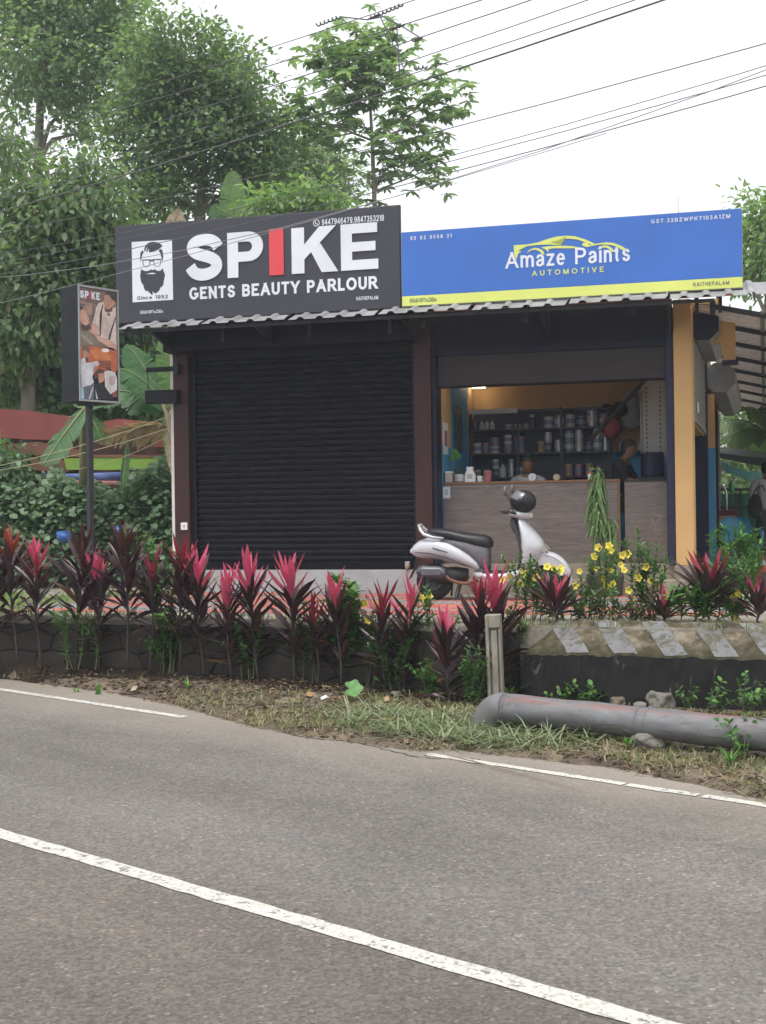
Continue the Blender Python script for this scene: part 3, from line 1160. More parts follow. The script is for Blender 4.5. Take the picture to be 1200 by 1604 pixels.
shop = fthing('shop_building', 'single storey pair of roadside shops with black shutter, yellow pillar and metal awning', 'shop', 1.7, 0, GY)
T_L, T_R = -1.51, 4.96
# plinth, sill and steps
MB().box(T_L, 1.90, 0.0, 0.5, GY - .3, 0.885).build('shutter_sill', M_SILL, shop, bevel=.006)
MB().box(1.90, 5.10, 0.02, 0.5, GY - .3, 0.945).build('shop_sill', M_STEP, shop, bevel=.006)
MB().box(1.93, 5.15, -0.36, 0.018, GY - .3, 0.775).build('step', M_STEP, shop, bevel=.008)
# granite clad pillars
for x0, x1 in ((-1.505, -1.30), (1.665, 1.875)):
    MB().box(x0, x1, -0.07, 0.3, 0.885, 3.93).build('granite_pillar', M_GRAN, shop, bevel=.004)
MB().box(-1.56, -1.512, -0.03, 8.0, GY, 3.95).build('side_wall', M_WHITEW, shop)
# dark band under the roof and the shutter hood
MB().box(T_L, 4.745, 0.05, 0.3, 3.58, 4.05).build('lintel', M_BLACKP, shop)
MB().box(-1.54, 1.70, -0.30, 0.04, 3.665, 3.925).build('shutter_hood', M_BLACKP, shop, bevel=.01)
# closed roller shutter, slat by slat
rs = MB().box(-1.24, 1.63, 0.05, 0.085, 0.893, 0.985).build('roller_shutter', M_SHUT, shop, bevel=.004)
rs['label'] = 'closed black roller shutter of horizontal slats'
for x0, x1 in ((-1.30, -1.235), (1.625, 1.665)):
    MB().box(x0, x1, 0.0, 0.10, 0.885, 3.66).build('guide_rail', M_BLACKP, rs, bevel=.003)
SLP = 0.0765
prof = [(0.060, 0.0), (0.055, 0.006), (0.050, 0.024), (0.049, 0.038), (0.051, 0.052), (0.056, 0.066), (0.062, 0.0715), (0.074, 0.0715), (0.074, 0.0)]
slat_me = MB().prism([(y, z) for y, z in prof], -1.238, 1.628, 'x').mesh('slat', M_SHUT, (1.7, 0, GY))
z = 0.987
while z < 3.66:
    o = link_mesh('slat', slat_me, rs, (0, rnd.uniform(-.0015, .0015), z))
    z += SLP
lockb = MB().box(1.505, 1.565, 0.005, 0.05, 0.905, 0.985).box(1.515, 1.555, 0.0, 0.006, 0.915, 0.955)
lockb.build('lock_plate', M_STEELB, rs, bevel=.004)
# jambs and fascia of the open shop
MB().box(1.876, 1.930, -0.02, 0.30, 0.945, 3.60).build('left_jamb', M_NAVYD, shop, bevel=.003)
MB().box(4.665, 4.752, -0.02, 0.30, 0.945, 3.95).build('right_jamb', M_NAVY, shop, bevel=.003)
MB().box(1.932, 4.663, 0.06, 0.36, 3.13, 3.50).build('fascia_panel', M_FASC, shop, bevel=.004)
MB().box(1.932, 4.663, 0.02, 0.058, 3.50, 3.575).build('hood_strip', M_NAVYD, shop)
# yellow pillar
MB().box(4.755, 4.958, -0.06, 0.20, 0.93, 4.02).build('yellow_pillar', M_YEL, shop, bevel=.006)
MB().box(4.73, 4.99, -0.09, 0.22, GY - .1, 0.928).build('pillar_base', M_STEP, shop, bevel=.01)
# room
RD = 2.75
MB().box(1.80, 1.925, 0.31, 0.95, 2.42, 3.6).build('left_wall', M_YEL, shop)
MB().box(1.80, 1.925, 0.31, 0.95, 0.945, 2.418).build('left_wall', M_BLUE, shop)
MB().box(1.80, 1.922, 0.952, 2.2, 0.945, 3.6).build('left_wall', M_BLUE, shop)
MB().box(1.80, 1.925, 2.202, RD, 2.40, 3.6).build('left_wall', M_YEL, shop)
MB().box(1.80, 1.925, 2.202, RD, 0.945, 2.398).build('left_wall', M_BLUE, shop)
MB().box(1.80, 4.80, RD, RD + .12, 2.40, 3.6).build('back_wall', M_YEL, shop)
MB().box(1.80, 4.80, RD, RD + .12, 0.945, 2.398).build('back_wall', M_BLUE, shop)
MB().box(4.70, 4.80, 0.302, RD - .002, 2.40, 3.6).build('right_wall', M_YEL, shop)
MB().box(4.70, 4.80, 0.302, RD - .002, 0.945, 2.398).build('right_wall', M_BLUE, shop)
MB().box(1.926, 4.70, 0.362, RD - .002, 3.42, 3.55).build('ceiling', M_CEIL, shop)
MB().box(1.926, 4.698, 0.50, RD - .002, 0.80, 0.94).build('shop_floor', M_FLOOR, shop)
M_LIT = bpy.data.materials.new('lit_lamp')
_nt, _bs = nodes_of(M_LIT)
_bs.inputs['Emission Color'].default_value = (1.0, .86, .62, 1)
_bs.inputs['Emission Strength'].default_value = 11.0
for (tt, dd) in ((2.0, .45), (2.75, .45), (3.9, .45), (4.3, 1.0)):
    MB().lathe([(0.055, 3.405), (0.055, 3.419)], (tt, dd, 0), 14).build('ceiling_spot', M_LIT, shop)
tl_ = fthing('tube_light', 'lit tube lamp high in the back left corner of the open shop', 'lamp', 2.05, 2.45, 3.36)
MB().box(1.95, 2.15, 2.40, 2.48, 3.375, 3.418).build('fitting', M_WHITE, tl_)
MB().tube([(1.96, 2.44, 3.35), (2.14, 2.44, 3.35)], .018, 8).build('tube', M_LIT, tl_)
# left room mass and rear, so that no light leaks in
MB().box(-1.50, 1.79, 0.32, 8, GY - .2, 3.6).build('rear_room', M_WHITEW, shop)
MB().box(1.80, 4.80, RD + .13, 8, GY - .2, 3.6).build('rear_room', M_WHITEW, shop)
MB().box(-1.50, 4.95, 0.31, 8.0, 3.62, 3.98).build('roof_slab', M_SILL, shop)


# corrugated awning sheets along the front: trapezoid ribs
def ribbed(x0, x1, y0, z0, y1, z1, pitch=0.235, h=0.028, th=0.004, axis_far=None):
    """sheet whose ribs run from (y0,z0) to (y1,z1)"""
    xs = []
    x = x0
    while x < x1:
        for q, hh in ((0, 0), (0.42, 0), (0.54, 1), (0.72, 1), (0.84, 0)):
            xx = x + q * pitch
            if xx <= x1: xs.append((xx, hh * h))
        x += pitch
    b = MB()
    n = len(xs)
    vs = [(x, y0, z0 + k) for x, k in xs] + [(x, y1, z1 + k) for x, k in xs] + [(x, y0, z0 + k - th) for x, k in xs] + [(x, y1, z1 + k - th) for x, k in xs]
    fs = []
    for i in range(n - 1):
        fs += [(i, i + 1, n + i + 1, n + i), (2 * n + i, 3 * n + i, 3 * n + i + 1, 2 * n + i + 1), (i, 2 * n + i, 2 * n + i + 1, i + 1), (n + i, n + i + 1, 3 * n + i + 1, 3 * n + i)]
    return b.add(vs, fs)


aw = [(-1.80, -0.72), (-0.715, 0.37), (0.375, 1.46), (1.465, 2.55), (2.555, 3.64), (3.645, 4.73), (4.735, 6.4)]
for k, (a_, b_) in enumerate(aw):
    dz = 0.004 * (k % 2) + rnd.uniform(-.006, .006)
    ribbed(a_, b_, -1.02, 3.872 + dz, -0.30, 4.125 + dz).build('awning_sheet', M_ZINC, shop)
for dd, zz in ((-0.93, 3.868), (-0.55, 4.0)):
    MB().box(-1.78, 5.2, dd, dd + .035, zz - .04, zz - .003).build('awning_purlin', M_DKST, shop)
for tt in (-1.45, -0.1, 1.70, 3.3, 4.70):
    MB().add([(tt, -0.90, 3.83), (tt + .035, -0.90, 3.83), (tt + .035, 0.04, 3.62), (tt, 0.04, 3.62), (tt, -0.90, 3.865), (tt + .035, -0.90, 3.865), (tt + .035, 0.04, 3.97), (tt, 0.04, 3.97)],
             [(0, 3, 2, 1), (4, 5, 6, 7), (0, 1, 5, 4), (1, 2, 6, 5), (2, 3, 7, 6), (3, 0, 4, 7)]).build('awning_bracket', M_DKST, shop)
# parapet strip between the awning and the signs
MB().box(1.70, 5.45, -0.28, -0.10, 4.02, 4.25).build('roof_parapet', mat('orange_wall', (0.55, 0.26, 0.13), 0.8, 0.2, 3), shop)
MB().box(-1.50, 1.69, -0.28, -0.10, 4.02, 4.25).build('roof_parapet', M_BLACKP, shop)

# ------------------------------------------------------------------ right side of the building
SAZ = math.radians(17.5)
side = thing('side_awning', 'lean-to awning of metal sheets on dark purlins along the right of the yellow pillar', 'awning', F(4.97, -0.1, GY), -SAZ)
# local: x to the right, y along the side of the building (away), z up; the roof falls to the right
SLOPE = 0.245
ZR = 3.86 - GY
M_SHEETU = leaf_mat('awning_sheet_grey', [(0, (.60, .56, .54)), (1, (.66, .63, .61))], .6, .36, .3, (1, .97, .95))
y = -0.1
k = 0
while y < 14.5:
    # each sheet runs down the slope; ribs across
    n = 5
    vs, fs = [], []
    prof = []
    yy = y
    for i in range(4):
        prof += [(yy, 0), (yy + .12, 0), (yy + .15, .03), (yy + .20, .03), (yy + .23 + (.04 if i == 3 else 0), 0)]
        yy += .255
    for (py_, h) in prof:
        vs += [(0.05, py_, ZR + .075 + h - .05 * SLOPE), (4.2, py_, ZR + .075 + h - 4.2 * SLOPE)]
    for i in range(len(prof) - 1):
        fs.append((2 * i, 2 * i + 1, 2 * i + 3, 2 * i + 2))
    o = MB().add(vs, fs).build('roof_sheet', M_SHEETU, side, off=(0, 0, 0.004 * (k % 2)))
    sol = o.modifiers.new('thick', 'SOLIDIFY')
    sol.thickness = 0.004
    y += 1.022
    k += 1
for i, y in enumerate((-0.5, 0.95, 2.5, 4.2, 6.0, 7.8, 9.6, 11.6, 13.8)):
    x0 = 0.28 if i < 3 else 0.12
    MB().add([(x0, y, ZR + .005 - x0 * SLOPE), (x0, y + .05, ZR + .005 - x0 * SLOPE), (x0, y + .05, ZR + .06 - x0 * SLOPE), (x0, y, ZR + .06 - x0 * SLOPE),
              (4.1, y, ZR + .005 - 4.1 * SLOPE), (4.1, y + .05, ZR + .005 - 4.1 * SLOPE), (4.1, y + .05, ZR + .06 - 4.1 * SLOPE), (4.1, y, ZR + .06 - 4.1 * SLOPE)],
             [(0, 1, 2, 3), (4, 7, 6, 5), (0, 4, 5, 1), (1, 5, 6, 2), (2, 6, 7, 3), (3, 7, 4, 0)]).build('purlin', M_DKST, side, off=(0, 0, 0))
    MB().box(x0 - .06, x0, y - .01, y + .06, ZR - .05 - x0 * SLOPE, ZR + .1 - x0 * SLOPE).build('wall_bracket', M_DKST, side, off=(0, 0, 0))
for x in (0.75, 2.4, 3.9):
    MB().add([(x, -0.5, ZR + .062 - x * SLOPE - .03), (x + .05, -0.5, ZR + .062 - x * SLOPE - .03), (x + .05, 14.6, ZR + .062 - x * SLOPE - .03), (x, 14.6, ZR + .062 - x * SLOPE - .03),
              (x, -0.5, ZR + .072 - x * SLOPE), (x + .05, -0.5, ZR + .072 - x * SLOPE), (x + .05, 14.6, ZR + .072 - x * SLOPE), (x, 14.6, ZR + .072 - x * SLOPE)],
             [(0, 3, 2, 1), (4, 5, 6, 7), (0, 1, 5, 4), (1, 2, 6, 5), (2, 3, 7, 6), (3, 0, 4, 7)]).build('cross_rail', M_GREYM, side, off=(0, 0, 0))
for y in (2.2, 6.4, 10.8):
    MB().tube([(4.05, y, 0), (4.05, y, ZR - 4.05 * SLOPE)], 0.035, 8).build('post', M_DKST, side, off=(0, 0, 0))
# side wall of the shop: yellow over blue strips, guide rails, half lowered shutter and two hoods
sw = thing('side_shop_front', 'side wall of the shop with two grey shutter hoods and yellow over blue strip', 'shop front', F(4.965, 0.0, GY), -SAZ)
MB().box(-0.30, 0.0, 0.10, 0.34, 0.2, 3.35).build('corner_post', mat('yellow_edge', (0.74, 0.52, 0.22), .7, .1, 2), sw, off=(0, 0, 0))
MB().box(-0.25, -0.01, 0.34, 9, 2.0, 3.3).build('upper_wall', M_YEL, sw, off=(0, 0, 0))
MB().box(-0.12, 0.12, 3.2, 3.29, 1.84, 2.6).build('wall_strip', M_YEL, sw, off=(0, 0, 0))
MB().box(-0.12, 0.12, 3.2, 3.29, 0.0, 1.838).build('wall_strip', M_BLUE, sw, off=(0, 0, 0))
MB().box(-0.2, 0.03, 3.0, 3.195, 0.0, 3.3).build('jamb', M_NAVY, sw, off=(0, 0, 0))
MB().box(-0.25, -0.15, 0.345, 2.99, 0.0, 2.0).build('side_room', M_DKST, sw, off=(0, 0, 0))
MB().box(-0.25, -0.02, 3.56, 8.4, 0.0, 2.0).build('side_room', M_DKST, sw, off=(0, 0, 0))
for y0, y1, zc, r, xo in ((0.36, 2.6, 3.17, 0.185, 0.11), (3.3, 8.0, 2.84, 0.21, 0.20)):
    oc = [(xo + r * 1.08 * math.cos(math.radians(22.5 + 45 * k)), zc + r * 1.08 * math.sin(math.radians(22.5 + 45 * k))) for k in range(8)]
    h = MB().prism(oc, y0, y1, 'y').build('shutter_hood', M_GREYM, sw, off=(0, 0, 0))
    inner = [(xo + (p[0] - xo) * .985, zc + (p[1] - zc) * .985) for p in oc]
    MB().prism(inner, y0 - .012, y0 - .002, 'y').build('end_cap', M_NAVY if y0 < 1 else M_GREYM, h, off=(0, 0, 0))
    for q in (0.35, 0.7):
        yq = y0 + (y1 - y0) * q
        MB().prism([(xo + (p[0] - xo) * 1.012, zc + (p[1] - zc) * 1.012) for p in oc], yq, yq + .02, 'y').build('seam', M_GREYM, h, off=(0, 0, 0))
# partly lowered side shutter
ss = MB().box(-0.02, 0.02, 0.40, 2.95, 2.02, 2.08).build('side_shutter', M_GREYM, sw, off=(0, 0, 0))
sl2 = MB().prism([(0.0, 0), (0.014, .015), (0.014, .06), (0.0, .072), (-0.012, .072), (-0.012, 0)], 0.41, 2.94, 'y').mesh('slat', M_GREYM)
for k in range(13):
    link_mesh('slat', sl2, ss, (0, 0, 2.082 + k * .0735))
MB().box(0.02, 0.04, 0.6, 0.72, 2.15, 2.27).build('lock_plate', M_STEELB, ss, off=(0, 0, 0))
for y, w_, m_ in ((3.62, .06, M_WHITEW), (4.3, .06, M_DKST), (5.2, .05, M_GREYM), (6.2, .06, M_DKST), (7.3, .05, M_GREYM)):
    MB().box(0.0, w_, y, y + .06, 0, 2.6).build('guide_rail', m_, sw, off=(0, 0, 0))
MB().prism([(-.02, 3.44), (.40, 3.42), (.47, 3.30), (.47, 2.79), (.33, 2.79), (.29, 3.0), (-.02, 3.0)], 0.80, 0.86, 'y').build('end_wall', M_YEL, sw, off=(0, 0, 0))
MB().box(0.31, 0.50, 0.79, 0.87, 2.73, 2.787).build('end_wall_base', M_NAVY, sw, off=(0, 0, 0))
MB().box(-0.02, 0.30, 0.10, 0.79, 3.38, 3.43).build('soffit_strip', M_YEL, sw, off=(0, 0, 0))

# ------------------------------------------------------------------ signboards
def mat_sign(name, col, rough=0.25):
    m = bpy.data.materials.new(name)
    nt, bs = nodes_of(m)
    v = coords(nt)
    n = noise(nt, v, 1.4, 5, 0.6)
    r = ramp(nt, [(0.3, tuple(c * .9 for c in col)), (0.7, tuple(min(1, c * 1.08) for c in col))])
    nt.links.new(n, r.inputs[0])
    nt.links.new(r.outputs[0], bs.inputs['Base Color'])
    bs.inputs['Roughness'].default_value = rough
    rr = ramp(nt, [(0.3, (rough,) * 3), (0.7, (rough + .12,) * 3)])
    nt.links.new(n, rr.inputs[0])
    nt.links.new(rr.outputs[0], bs.inputs['Roughness'])
    bump(nt, bs, noise(nt, coords(nt, (1, 1, .5)), 1.7, 3, .5, .4), .25, .05)
    return m


M_SIGNB = mat_sign('sign_black', (0.030, 0.031, 0.042), 0.32)
M_SIGNW = mat_sign('sign_white', (0.66, 0.68, 0.74), 0.4)
M_SIGNR = mat_sign('sign_red', (0.62, 0.05, 0.07), 0.4)
M_SIGNBL = mat_sign('sign_blue', (0.034, 0.132, 0.47), 0.3)
M_SIGNY = mat_sign('sign_lime', (0.60, 0.66, 0.16), 0.4)
M_SIGNG = mat_sign('sign_grey', (0.10, 0.12, 0.12), 0.5)
DS = -0.75

sb = fthing('signboard', 'black barber signboard with big white lettering and one red letter above the shutter', 'signboard', -0.14, DS, 4.0)
MB().box(-1.948, 1.668, DS, DS + .07, 3.985, 5.182).build('panel', M_SIGNB, sb, bevel=.004)
MB().box(-1.955, 1.675, DS + .012, DS + .075, 3.978, 5.190).build('frame', M_DKST, sb)
for tt in (-1.7, -0.6, 0.5, 1.5):
    MB().box(tt, tt + .04, DS + .076, DS + .115, 3.7, 5.15).build('support_post', M_DKST, sb)
    MB().add([(tt, DS + .12, 5.0), (tt + .04, DS + .12, 5.0), (tt + .04, 0.3, 4.0), (tt, 0.3, 4.0), (tt, DS + .12, 5.05), (tt + .04, DS + .12, 5.05), (tt + .04, 0.35, 4.0), (tt, 0.35, 4.0)],
             [(0, 1, 2, 3), (4, 7, 6, 5), (0, 4, 5, 1), (2, 6, 7, 3), (1, 5, 6, 2), (0, 3, 7, 4)]).build('brace', M_DKST, sb)
E1, E2 = DS - .004, DS - .006


def letter_poly(parent, polys, t0, t1, z0, z1, d, m, name='letter', th=0.012):
    """raised letters cut from sheet: polys in a unit box, holes already bridged"""
    off = o_off[parent.name]
    b = MB()
    for poly in polys:
        b.prism([(t0 + p[0] * (t1 - t0), z0 + p[1] * (z1 - z0)) for p in poly], d, d + th, 'y')
    bm = bmesh.new()
    me = bpy.data.meshes.new(name)
    me.from_pydata([(p[0] - off[0], p[1] - off[1], p[2] - off[2]) for p in b.v], [], b.f)
    bm.from_mesh(me)
    bmesh.ops.recalc_face_normals(bm, faces=bm.faces)
    bmesh.ops.triangulate(bm, faces=[f for f in bm.faces if len(f.verts) > 4])
    bm.to_mesh(me)
    bm.free()
    me.materials.append(m)
    return link_mesh(name, me, parent)


def prect(px0, py0, px1, py1, d):
    """t0,t1,z0,z1 of a measured rectangle"""
    a, b2 = fp(px0, py0, d), fp(px1, py1, d)
    return a, b2


zt, zb = 5.000, 4.455
# S as a thick swept stroke
ctr = [(0.875, 0.70), (0.80, 0.80), (0.66, 0.865), (0.48, 0.872), (0.30, 0.84), (0.20, 0.755), (0.215, 0.66), (0.33, 0.585), (0.52, 0.53), (0.70, 0.47), (0.815, 0.385), (0.83, 0.275), (0.73, 0.18), (0.55, 0.128), (0.36, 0.135), (0.22, 0.20), (0.135, 0.315)]


def stroke_poly(c, w0):
    lo, hi = [], []
    for i, p in enumerate(c):
        a, b2 = c[max(0, i - 1)], c[min(len(c) - 1, i + 1)]
        dx, dz = b2[0] - a[0], b2[1] - a[1]
        L_ = math.hypot(dx, dz)
        w = w0(i / (len(c) - 1))
        lo.append((p[0] - dz / L_ * w * 1.08, p[1] + dx / L_ * w))
        hi.append((p[0] + dz / L_ * w * 1.08, p[1] - dx / L_ * w))
    return lo + hi[::-1]


def catmull(c, n=4):
    out = []
    for i in range(len(c) - 1):
        p0, p1, p2, p3 = c[max(0, i - 1)], c[i], c[i + 1], c[min(len(c) - 1, i + 2)]
        for k in range(n):
            u = k / n
            out.append(tuple(0.5 * (2 * p1[j] + (p2[j] - p0[j]) * u + (2 * p0[j] - 5 * p1[j] + 4 * p2[j] - p3[j]) * u * u + (3 * p1[j] - p0[j] - 3 * p2[j] + p3[j]) * u ** 3) for j in range(len(p1))))
    out.append(c[-1])
    return out


cS = catmull(ctr)
lt = lambda px: fp(px, 405, DS)[0]
tS0, tS1 = lt(290.5), lt(350)
sp = stroke_poly(cS, lambda u: 0.128)
# built in short quads so that the bends stay clean
nS = len(cS)
quads = [[sp[i], sp[i + 1], sp[2 * nS - 2 - i], sp[2 * nS - 1 - i]] for i in range(nS - 1)]
off = o_off[sb.name]
bS = MB()
vs = []
for q, dd in ((0, E1 - .012), (1, E1)):
    for p in sp:
        vs.append((tS0 + p[0] * (tS1 - tS0), dd, zb - .008 + p[1] * (zt - zb + .016)))
n2_ = len(sp)
fs = [(i, i + 1, n2_ - 2 - i, n2_ - 1 - i) for i in range(nS - 1)] + [(i, i + n2_, (i + 1) % n2_ + n2_, (i + 1) % n2_) for i in range(n2_)]
bS.add(vs, fs).build('letter', M_SIGNW, sb)
TH = -0.012
P_ = [(0, 0), (0.30, 0), (0.30, 0.345), (0.62, 0.345)] + arc(0.62, 0.6725, 0.38, 0.3275, -90, 90, 12)[1:] + [(0, 1)]
P_hole = [(0.30, 0.56), (0.30, 0.785), (0.56, 0.785)] + arc(0.56, 0.6725, 0.135, 0.1125, 90, -90, 8)[1:]
# P split in pieces round its counter
letter_poly(sb, [[(0, 0), (0.30, 0), (0.30, 1), (0, 1)], [(0.30, 0.785), (0.56, 0.785), (0.60, 1.0), (0.30, 1.0)], [(0.30, 0.345), (0.60, 0.345), (0.56, 0.56), (0.30, 0.56)]] +
            [[a, b2, c2, d2] for a, b2, c2, d2 in zip(arc(0.56, 0.6725, 0.135, 0.1125, -90, 90, 12), arc(0.56, 0.6725, 0.135, 0.1125, -90, 90, 12)[1:], arc(0.60, 0.6725, 0.40, 0.3275, -90, 90, 12)[1:], arc(0.60, 0.6725, 0.40, 0.3275, -90, 90, 12))],
            lt(357), lt(413), zb, zt, E1, M_SIGNW, th=TH)
letter_poly(sb, [[(0, 0), (1, 0), (1, 1), (0, 1)]], lt(422.5), lt(445), zb, zt + .01, E1, M_SIGNR, th=TH)['label'] = 'red letter I'
letter_poly(sb, [[(0, 0), (0.28, 0), (0.28, 1), (0, 1)], [(0.28, 0.30), (0.28, 0.62), (0.62, 1.0), (0.985, 1.0)], [(0.43, 0.46), (0.63, 0.64), (1.02, 0.0), (0.66, 0.0)]], lt(457.5), lt(528.5), zb, zt, E1, M_SIGNW, th=TH)
letter_poly(sb, [[(0, 0), (0.30, 0), (0.30, 1), (0, 1)], [(0.30, 0), (1.0, 0), (1.0, 0.215), (0.30, 0.215)], [(0.30, 0.40), (0.93, 0.40), (0.93, 0.60), (0.30, 0.60)], [(0.30, 0.79), (0.98, 0.79), (0.98, 1.0), (0.30, 1.0)]], lt(534.7), lt(593), zb, zt, E1, M_SIGNW, th=TH)
put_text(sb, 'GENTS BEAUTY PARLOUR', lt(296), lt(592.5), 4.222, 4.372, E1, M_SIGNW, .205, .13)
a = fp(518, 350, DS)
put_text(sb, '9447946479,9847353218', lt(505), lt(602.5), 5.012, 5.085, E1, M_SIGNW, .15, .12)
put_text(sb, 'KAITHEPALAM', lt(557.7), lt(592), 4.097, 4.140, E1, M_SIGNW, .17, .14)
put_text(sb, '\u0d48\u0d15\u0d47\u0d24\u0d2a\u0d3e\u0d32\u0d02', lt(218.5), lt(254.5), 4.085, 4.125, E1, M_SIGNW)
# telephone emblem: ring and handset
ring = arc(0, 0, 1, 1, 0, 360, 24)[:-1]
pc = (lt(496.5), 5.045)
bR = MB()
bR.add([(pc[0] + p[0] * .040, E1, pc[1] + p[1] * .042) for p in ring] + [(pc[0] + p[0] * .032, E1, pc[1] + p[1] * .034) for p in ring], [(i, (i + 1) % 24, 24 + (i + 1) % 24, 24 + i) for i in range(24)])
hs = [(-.016, .018), (-.008, .022), (-.004, .010), (-.010, .004), (.002, -.010), (.008, -.006), (.020, -.010), (.016, -.020), (.006, -.022), (-.012, -.006), (-.020, .010)]
bR.add([(pc[0] + p[0], E1, pc[1] + p[1]) for p in hs], [tuple(range(len(hs)))])
bR.build('phone_emblem', M_SIGNW, sb)


# bearded man emblem on a white plate (crop pixels: 10.9 to the photo pixel, origin 190,360)
def lp(cx, cy):
    t, z = fp(190 + cx / 10.909, 360 + cy / 10.909, DS)
    return t, z


plate = [lp(180, 210), lp(868, 170), lp(890, 1195), lp(197, 1240)]
flat(sb, plate, E1, M_SIGNW, 'emblem_plate')
LX = {
    'hair': [(395, 365), (398, 320), (415, 270), (450, 235), (500, 212), (560, 205), (620, 215), (670, 240), (712, 275), (690, 292), (655, 325), (620, 345), (560, 372), (500, 384), (470, 380), (480, 340), (500, 295), (470, 320), (450, 375), (430, 372), (440, 320), (460, 275), (425, 320), (415, 368)],
    'side_left': [(328, 420), (340, 375), (375, 350), (385, 395), (365, 410), (352, 470), (338, 560), (328, 500)],
    'side_right': [(640, 345), (672, 330), (705, 345), (720, 410), (718, 490), (705, 550), (692, 480), (672, 410)],
    'beard': [(345, 668), (370, 690), (420, 708), (470, 700), (510, 678), (540, 690), (575, 676), (620, 700), (665, 700), (690, 685), (708, 650), (725, 700), (752, 775), (740, 800), (730, 790), (733, 850), (720, 940), (690, 985), (682, 965), (650, 1040), (590, 1090), (560, 1075), (545, 1040), (535, 1120), (490, 1080), (440, 1030), (435, 1060), (400, 1020), (380, 960), (378, 920), (365, 935), (340, 880), (326, 800), (332, 730)],
    'mouth': [(415, 755), (470, 748), (520, 735), (560, 738), (600, 750), (560, 757), (500, 758)],
}
M_LOGO = M_SIGNB
for k in ('hair', 'side_left', 'side_right', 'beard'):
    flat(sb, [lp(*p) for p in LX[k]], E2, M_LOGO, 'emblem')
flat(sb, [lp(*p) for p in LX['mouth']], E2 - .002, M_SIGNW, 'emblem')
for gx0, gx1, gy in ((362, 500, 505), (548, 688, 497)):
    o_ = [(gx0, gy + 5), (gx1, gy), (gx1 - 8, gy + 90), (gx1 - 35, gy + 128), (gx0 + 45, gy + 132), (gx0 + 14, gy + 100)]
    mx_, my_ = sum(p[0] for p in o_) / 6, sum(p[1] for p in o_) / 6
    i_ = [(mx_ + (p[0] - mx_) * .80, my_ + 4 + (p[1] - my_) * .82) for p in o_]
    b = MB()
    b.add([(lp(*p)[0], E2, lp(*p)[1]) for p in o_ + i_], [(i, (i + 1) % 6, 6 + (i + 1) % 6, 6 + i) for i in range(6)])
    b.build('emblem', M_LOGO, sb)
flat(sb, [lp(*p) for p in [(495, 512), (555, 508), (552, 540), (525, 530), (498, 545)]], E2 - .001, M_LOGO, 'emblem')
put_text(sb, 'Since 1952', lp(275, 1180)[0], lp(800, 1150)[0], lp(280, 1205)[1] + .004, lp(280, 1135)[1] - .002, E2, M_LOGO, .15, .14)

bl = fthing('signboard', 'blue paint shop signboard with lime band and car outline above the open counter', 'signboard', 3.6, DS, 4.0)
MB().box(1.690, 5.505, DS, DS + .06, 4.114, 4.860).build('panel', M_SIGNBL, bl, bevel=.003)
MB().box(1.690, 5.505, DS, DS + .06, 3.998, 4.113).build('lime_band', M_SIGNY, bl, bevel=.003)
MB().box(1.684, 5.511, DS + .012, DS + .068, 3.99, 4.866).build('frame', M_GREYM, bl)
for tt in (1.9, 3.1, 4.3, 5.0, 5.25):
    MB().box(tt, tt + .04, DS + .069, DS + .11, 3.75, 4.8).build('support_post', M_DKST, bl)
    MB().add([(tt, DS + .12, 4.7), (tt + .04, DS + .12, 4.7), (tt + .04, 0.3, 4.0), (tt, 0.3, 4.0), (tt, DS + .12, 4.75), (tt + .04, DS + .12, 4.75), (tt + .04, 0.35, 4.0), (tt, 0.35, 4.0)],
             [(0, 1, 2, 3), (4, 7, 6, 5), (0, 4, 5, 1), (2, 6, 7, 3), (1, 5, 6, 2), (0, 3, 7, 4)]).build('brace', M_DKST, bl)
q = lambda px: fp(px, 410, DS)[0]
put_text(bl, 'Amaze Paints', q(791), q(987), 4.362, 4.545, E1, M_SIGNW, .145, .13)
put_text(bl, 'AUTOMOTIVE', q(832.8), q(946), 4.258, 4.318, E1, M_SIGNY, .16, .46)
put_text(bl, '95 62 0558 21', q(643.5), q(708.5), 4.762, 4.806, E1, M_SIGNW, .15, .36)
put_text(bl, 'GST:32BZWPK7103A1ZM', q(1021), q(1145), 4.762, 4.806, E1, M_SIGNW, .15, .30)
put_text(bl, 'KAITHEPALAM', q(1085.5), q(1142), 4.038, 4.080, E1, M_SIGNG, .15, .2)
put_text(bl, '\u0d48\u0d15\u0d47\u0d24\u0d2a\u0d3e\u0d32\u0d02', q(641), q(683), 4.035, 4.085, E1, M_SIGNG)


def cp(cx, cy):
    return fp(780 + cx / 5.4545, 350 + cy / 5.4545, DS)


CAR = [
    [(135, 187), (250, 180), (340, 163), (420, 135), (500, 113), (590, 105), (660, 110), (740, 135), (800, 160), (838, 180), (800, 182), (740, 160), (680, 138), (600, 130), (540, 135), (490, 148), (450, 165), (480, 172), (540, 185), (440, 180), (330, 185), (250, 195), (200, 212), (170, 240), (205, 235), (172, 262), (158, 310), (140, 270)],
    [(245, 255), (270, 225), (310, 210), (350, 213), (385, 232), (400, 268), (375, 262), (355, 238), (320, 225), (285, 230)],
    [(370, 205), (430, 195), (520, 190), (640, 195), (728, 212), (600, 213), (480, 213), (430, 220), (437, 250), (410, 225)],
    [(718, 178), (735, 163), (765, 168), (780, 185), (850, 172), (920, 163), (980, 165), (1050, 190), (1108, 225), (1060, 228), (1020, 200), (960, 183), (880, 180), (800, 193), (760, 203), (730, 195)],
    [(848, 228), (870, 200), (905, 188), (945, 192), (975, 212), (995, 245), (972, 243), (950, 218), (920, 205), (885, 208)],
]
for k, poly in enumerate(CAR):
    flat(bl, [cp(*p) for p in poly], E1, M_SIGNY, 'car_outline')

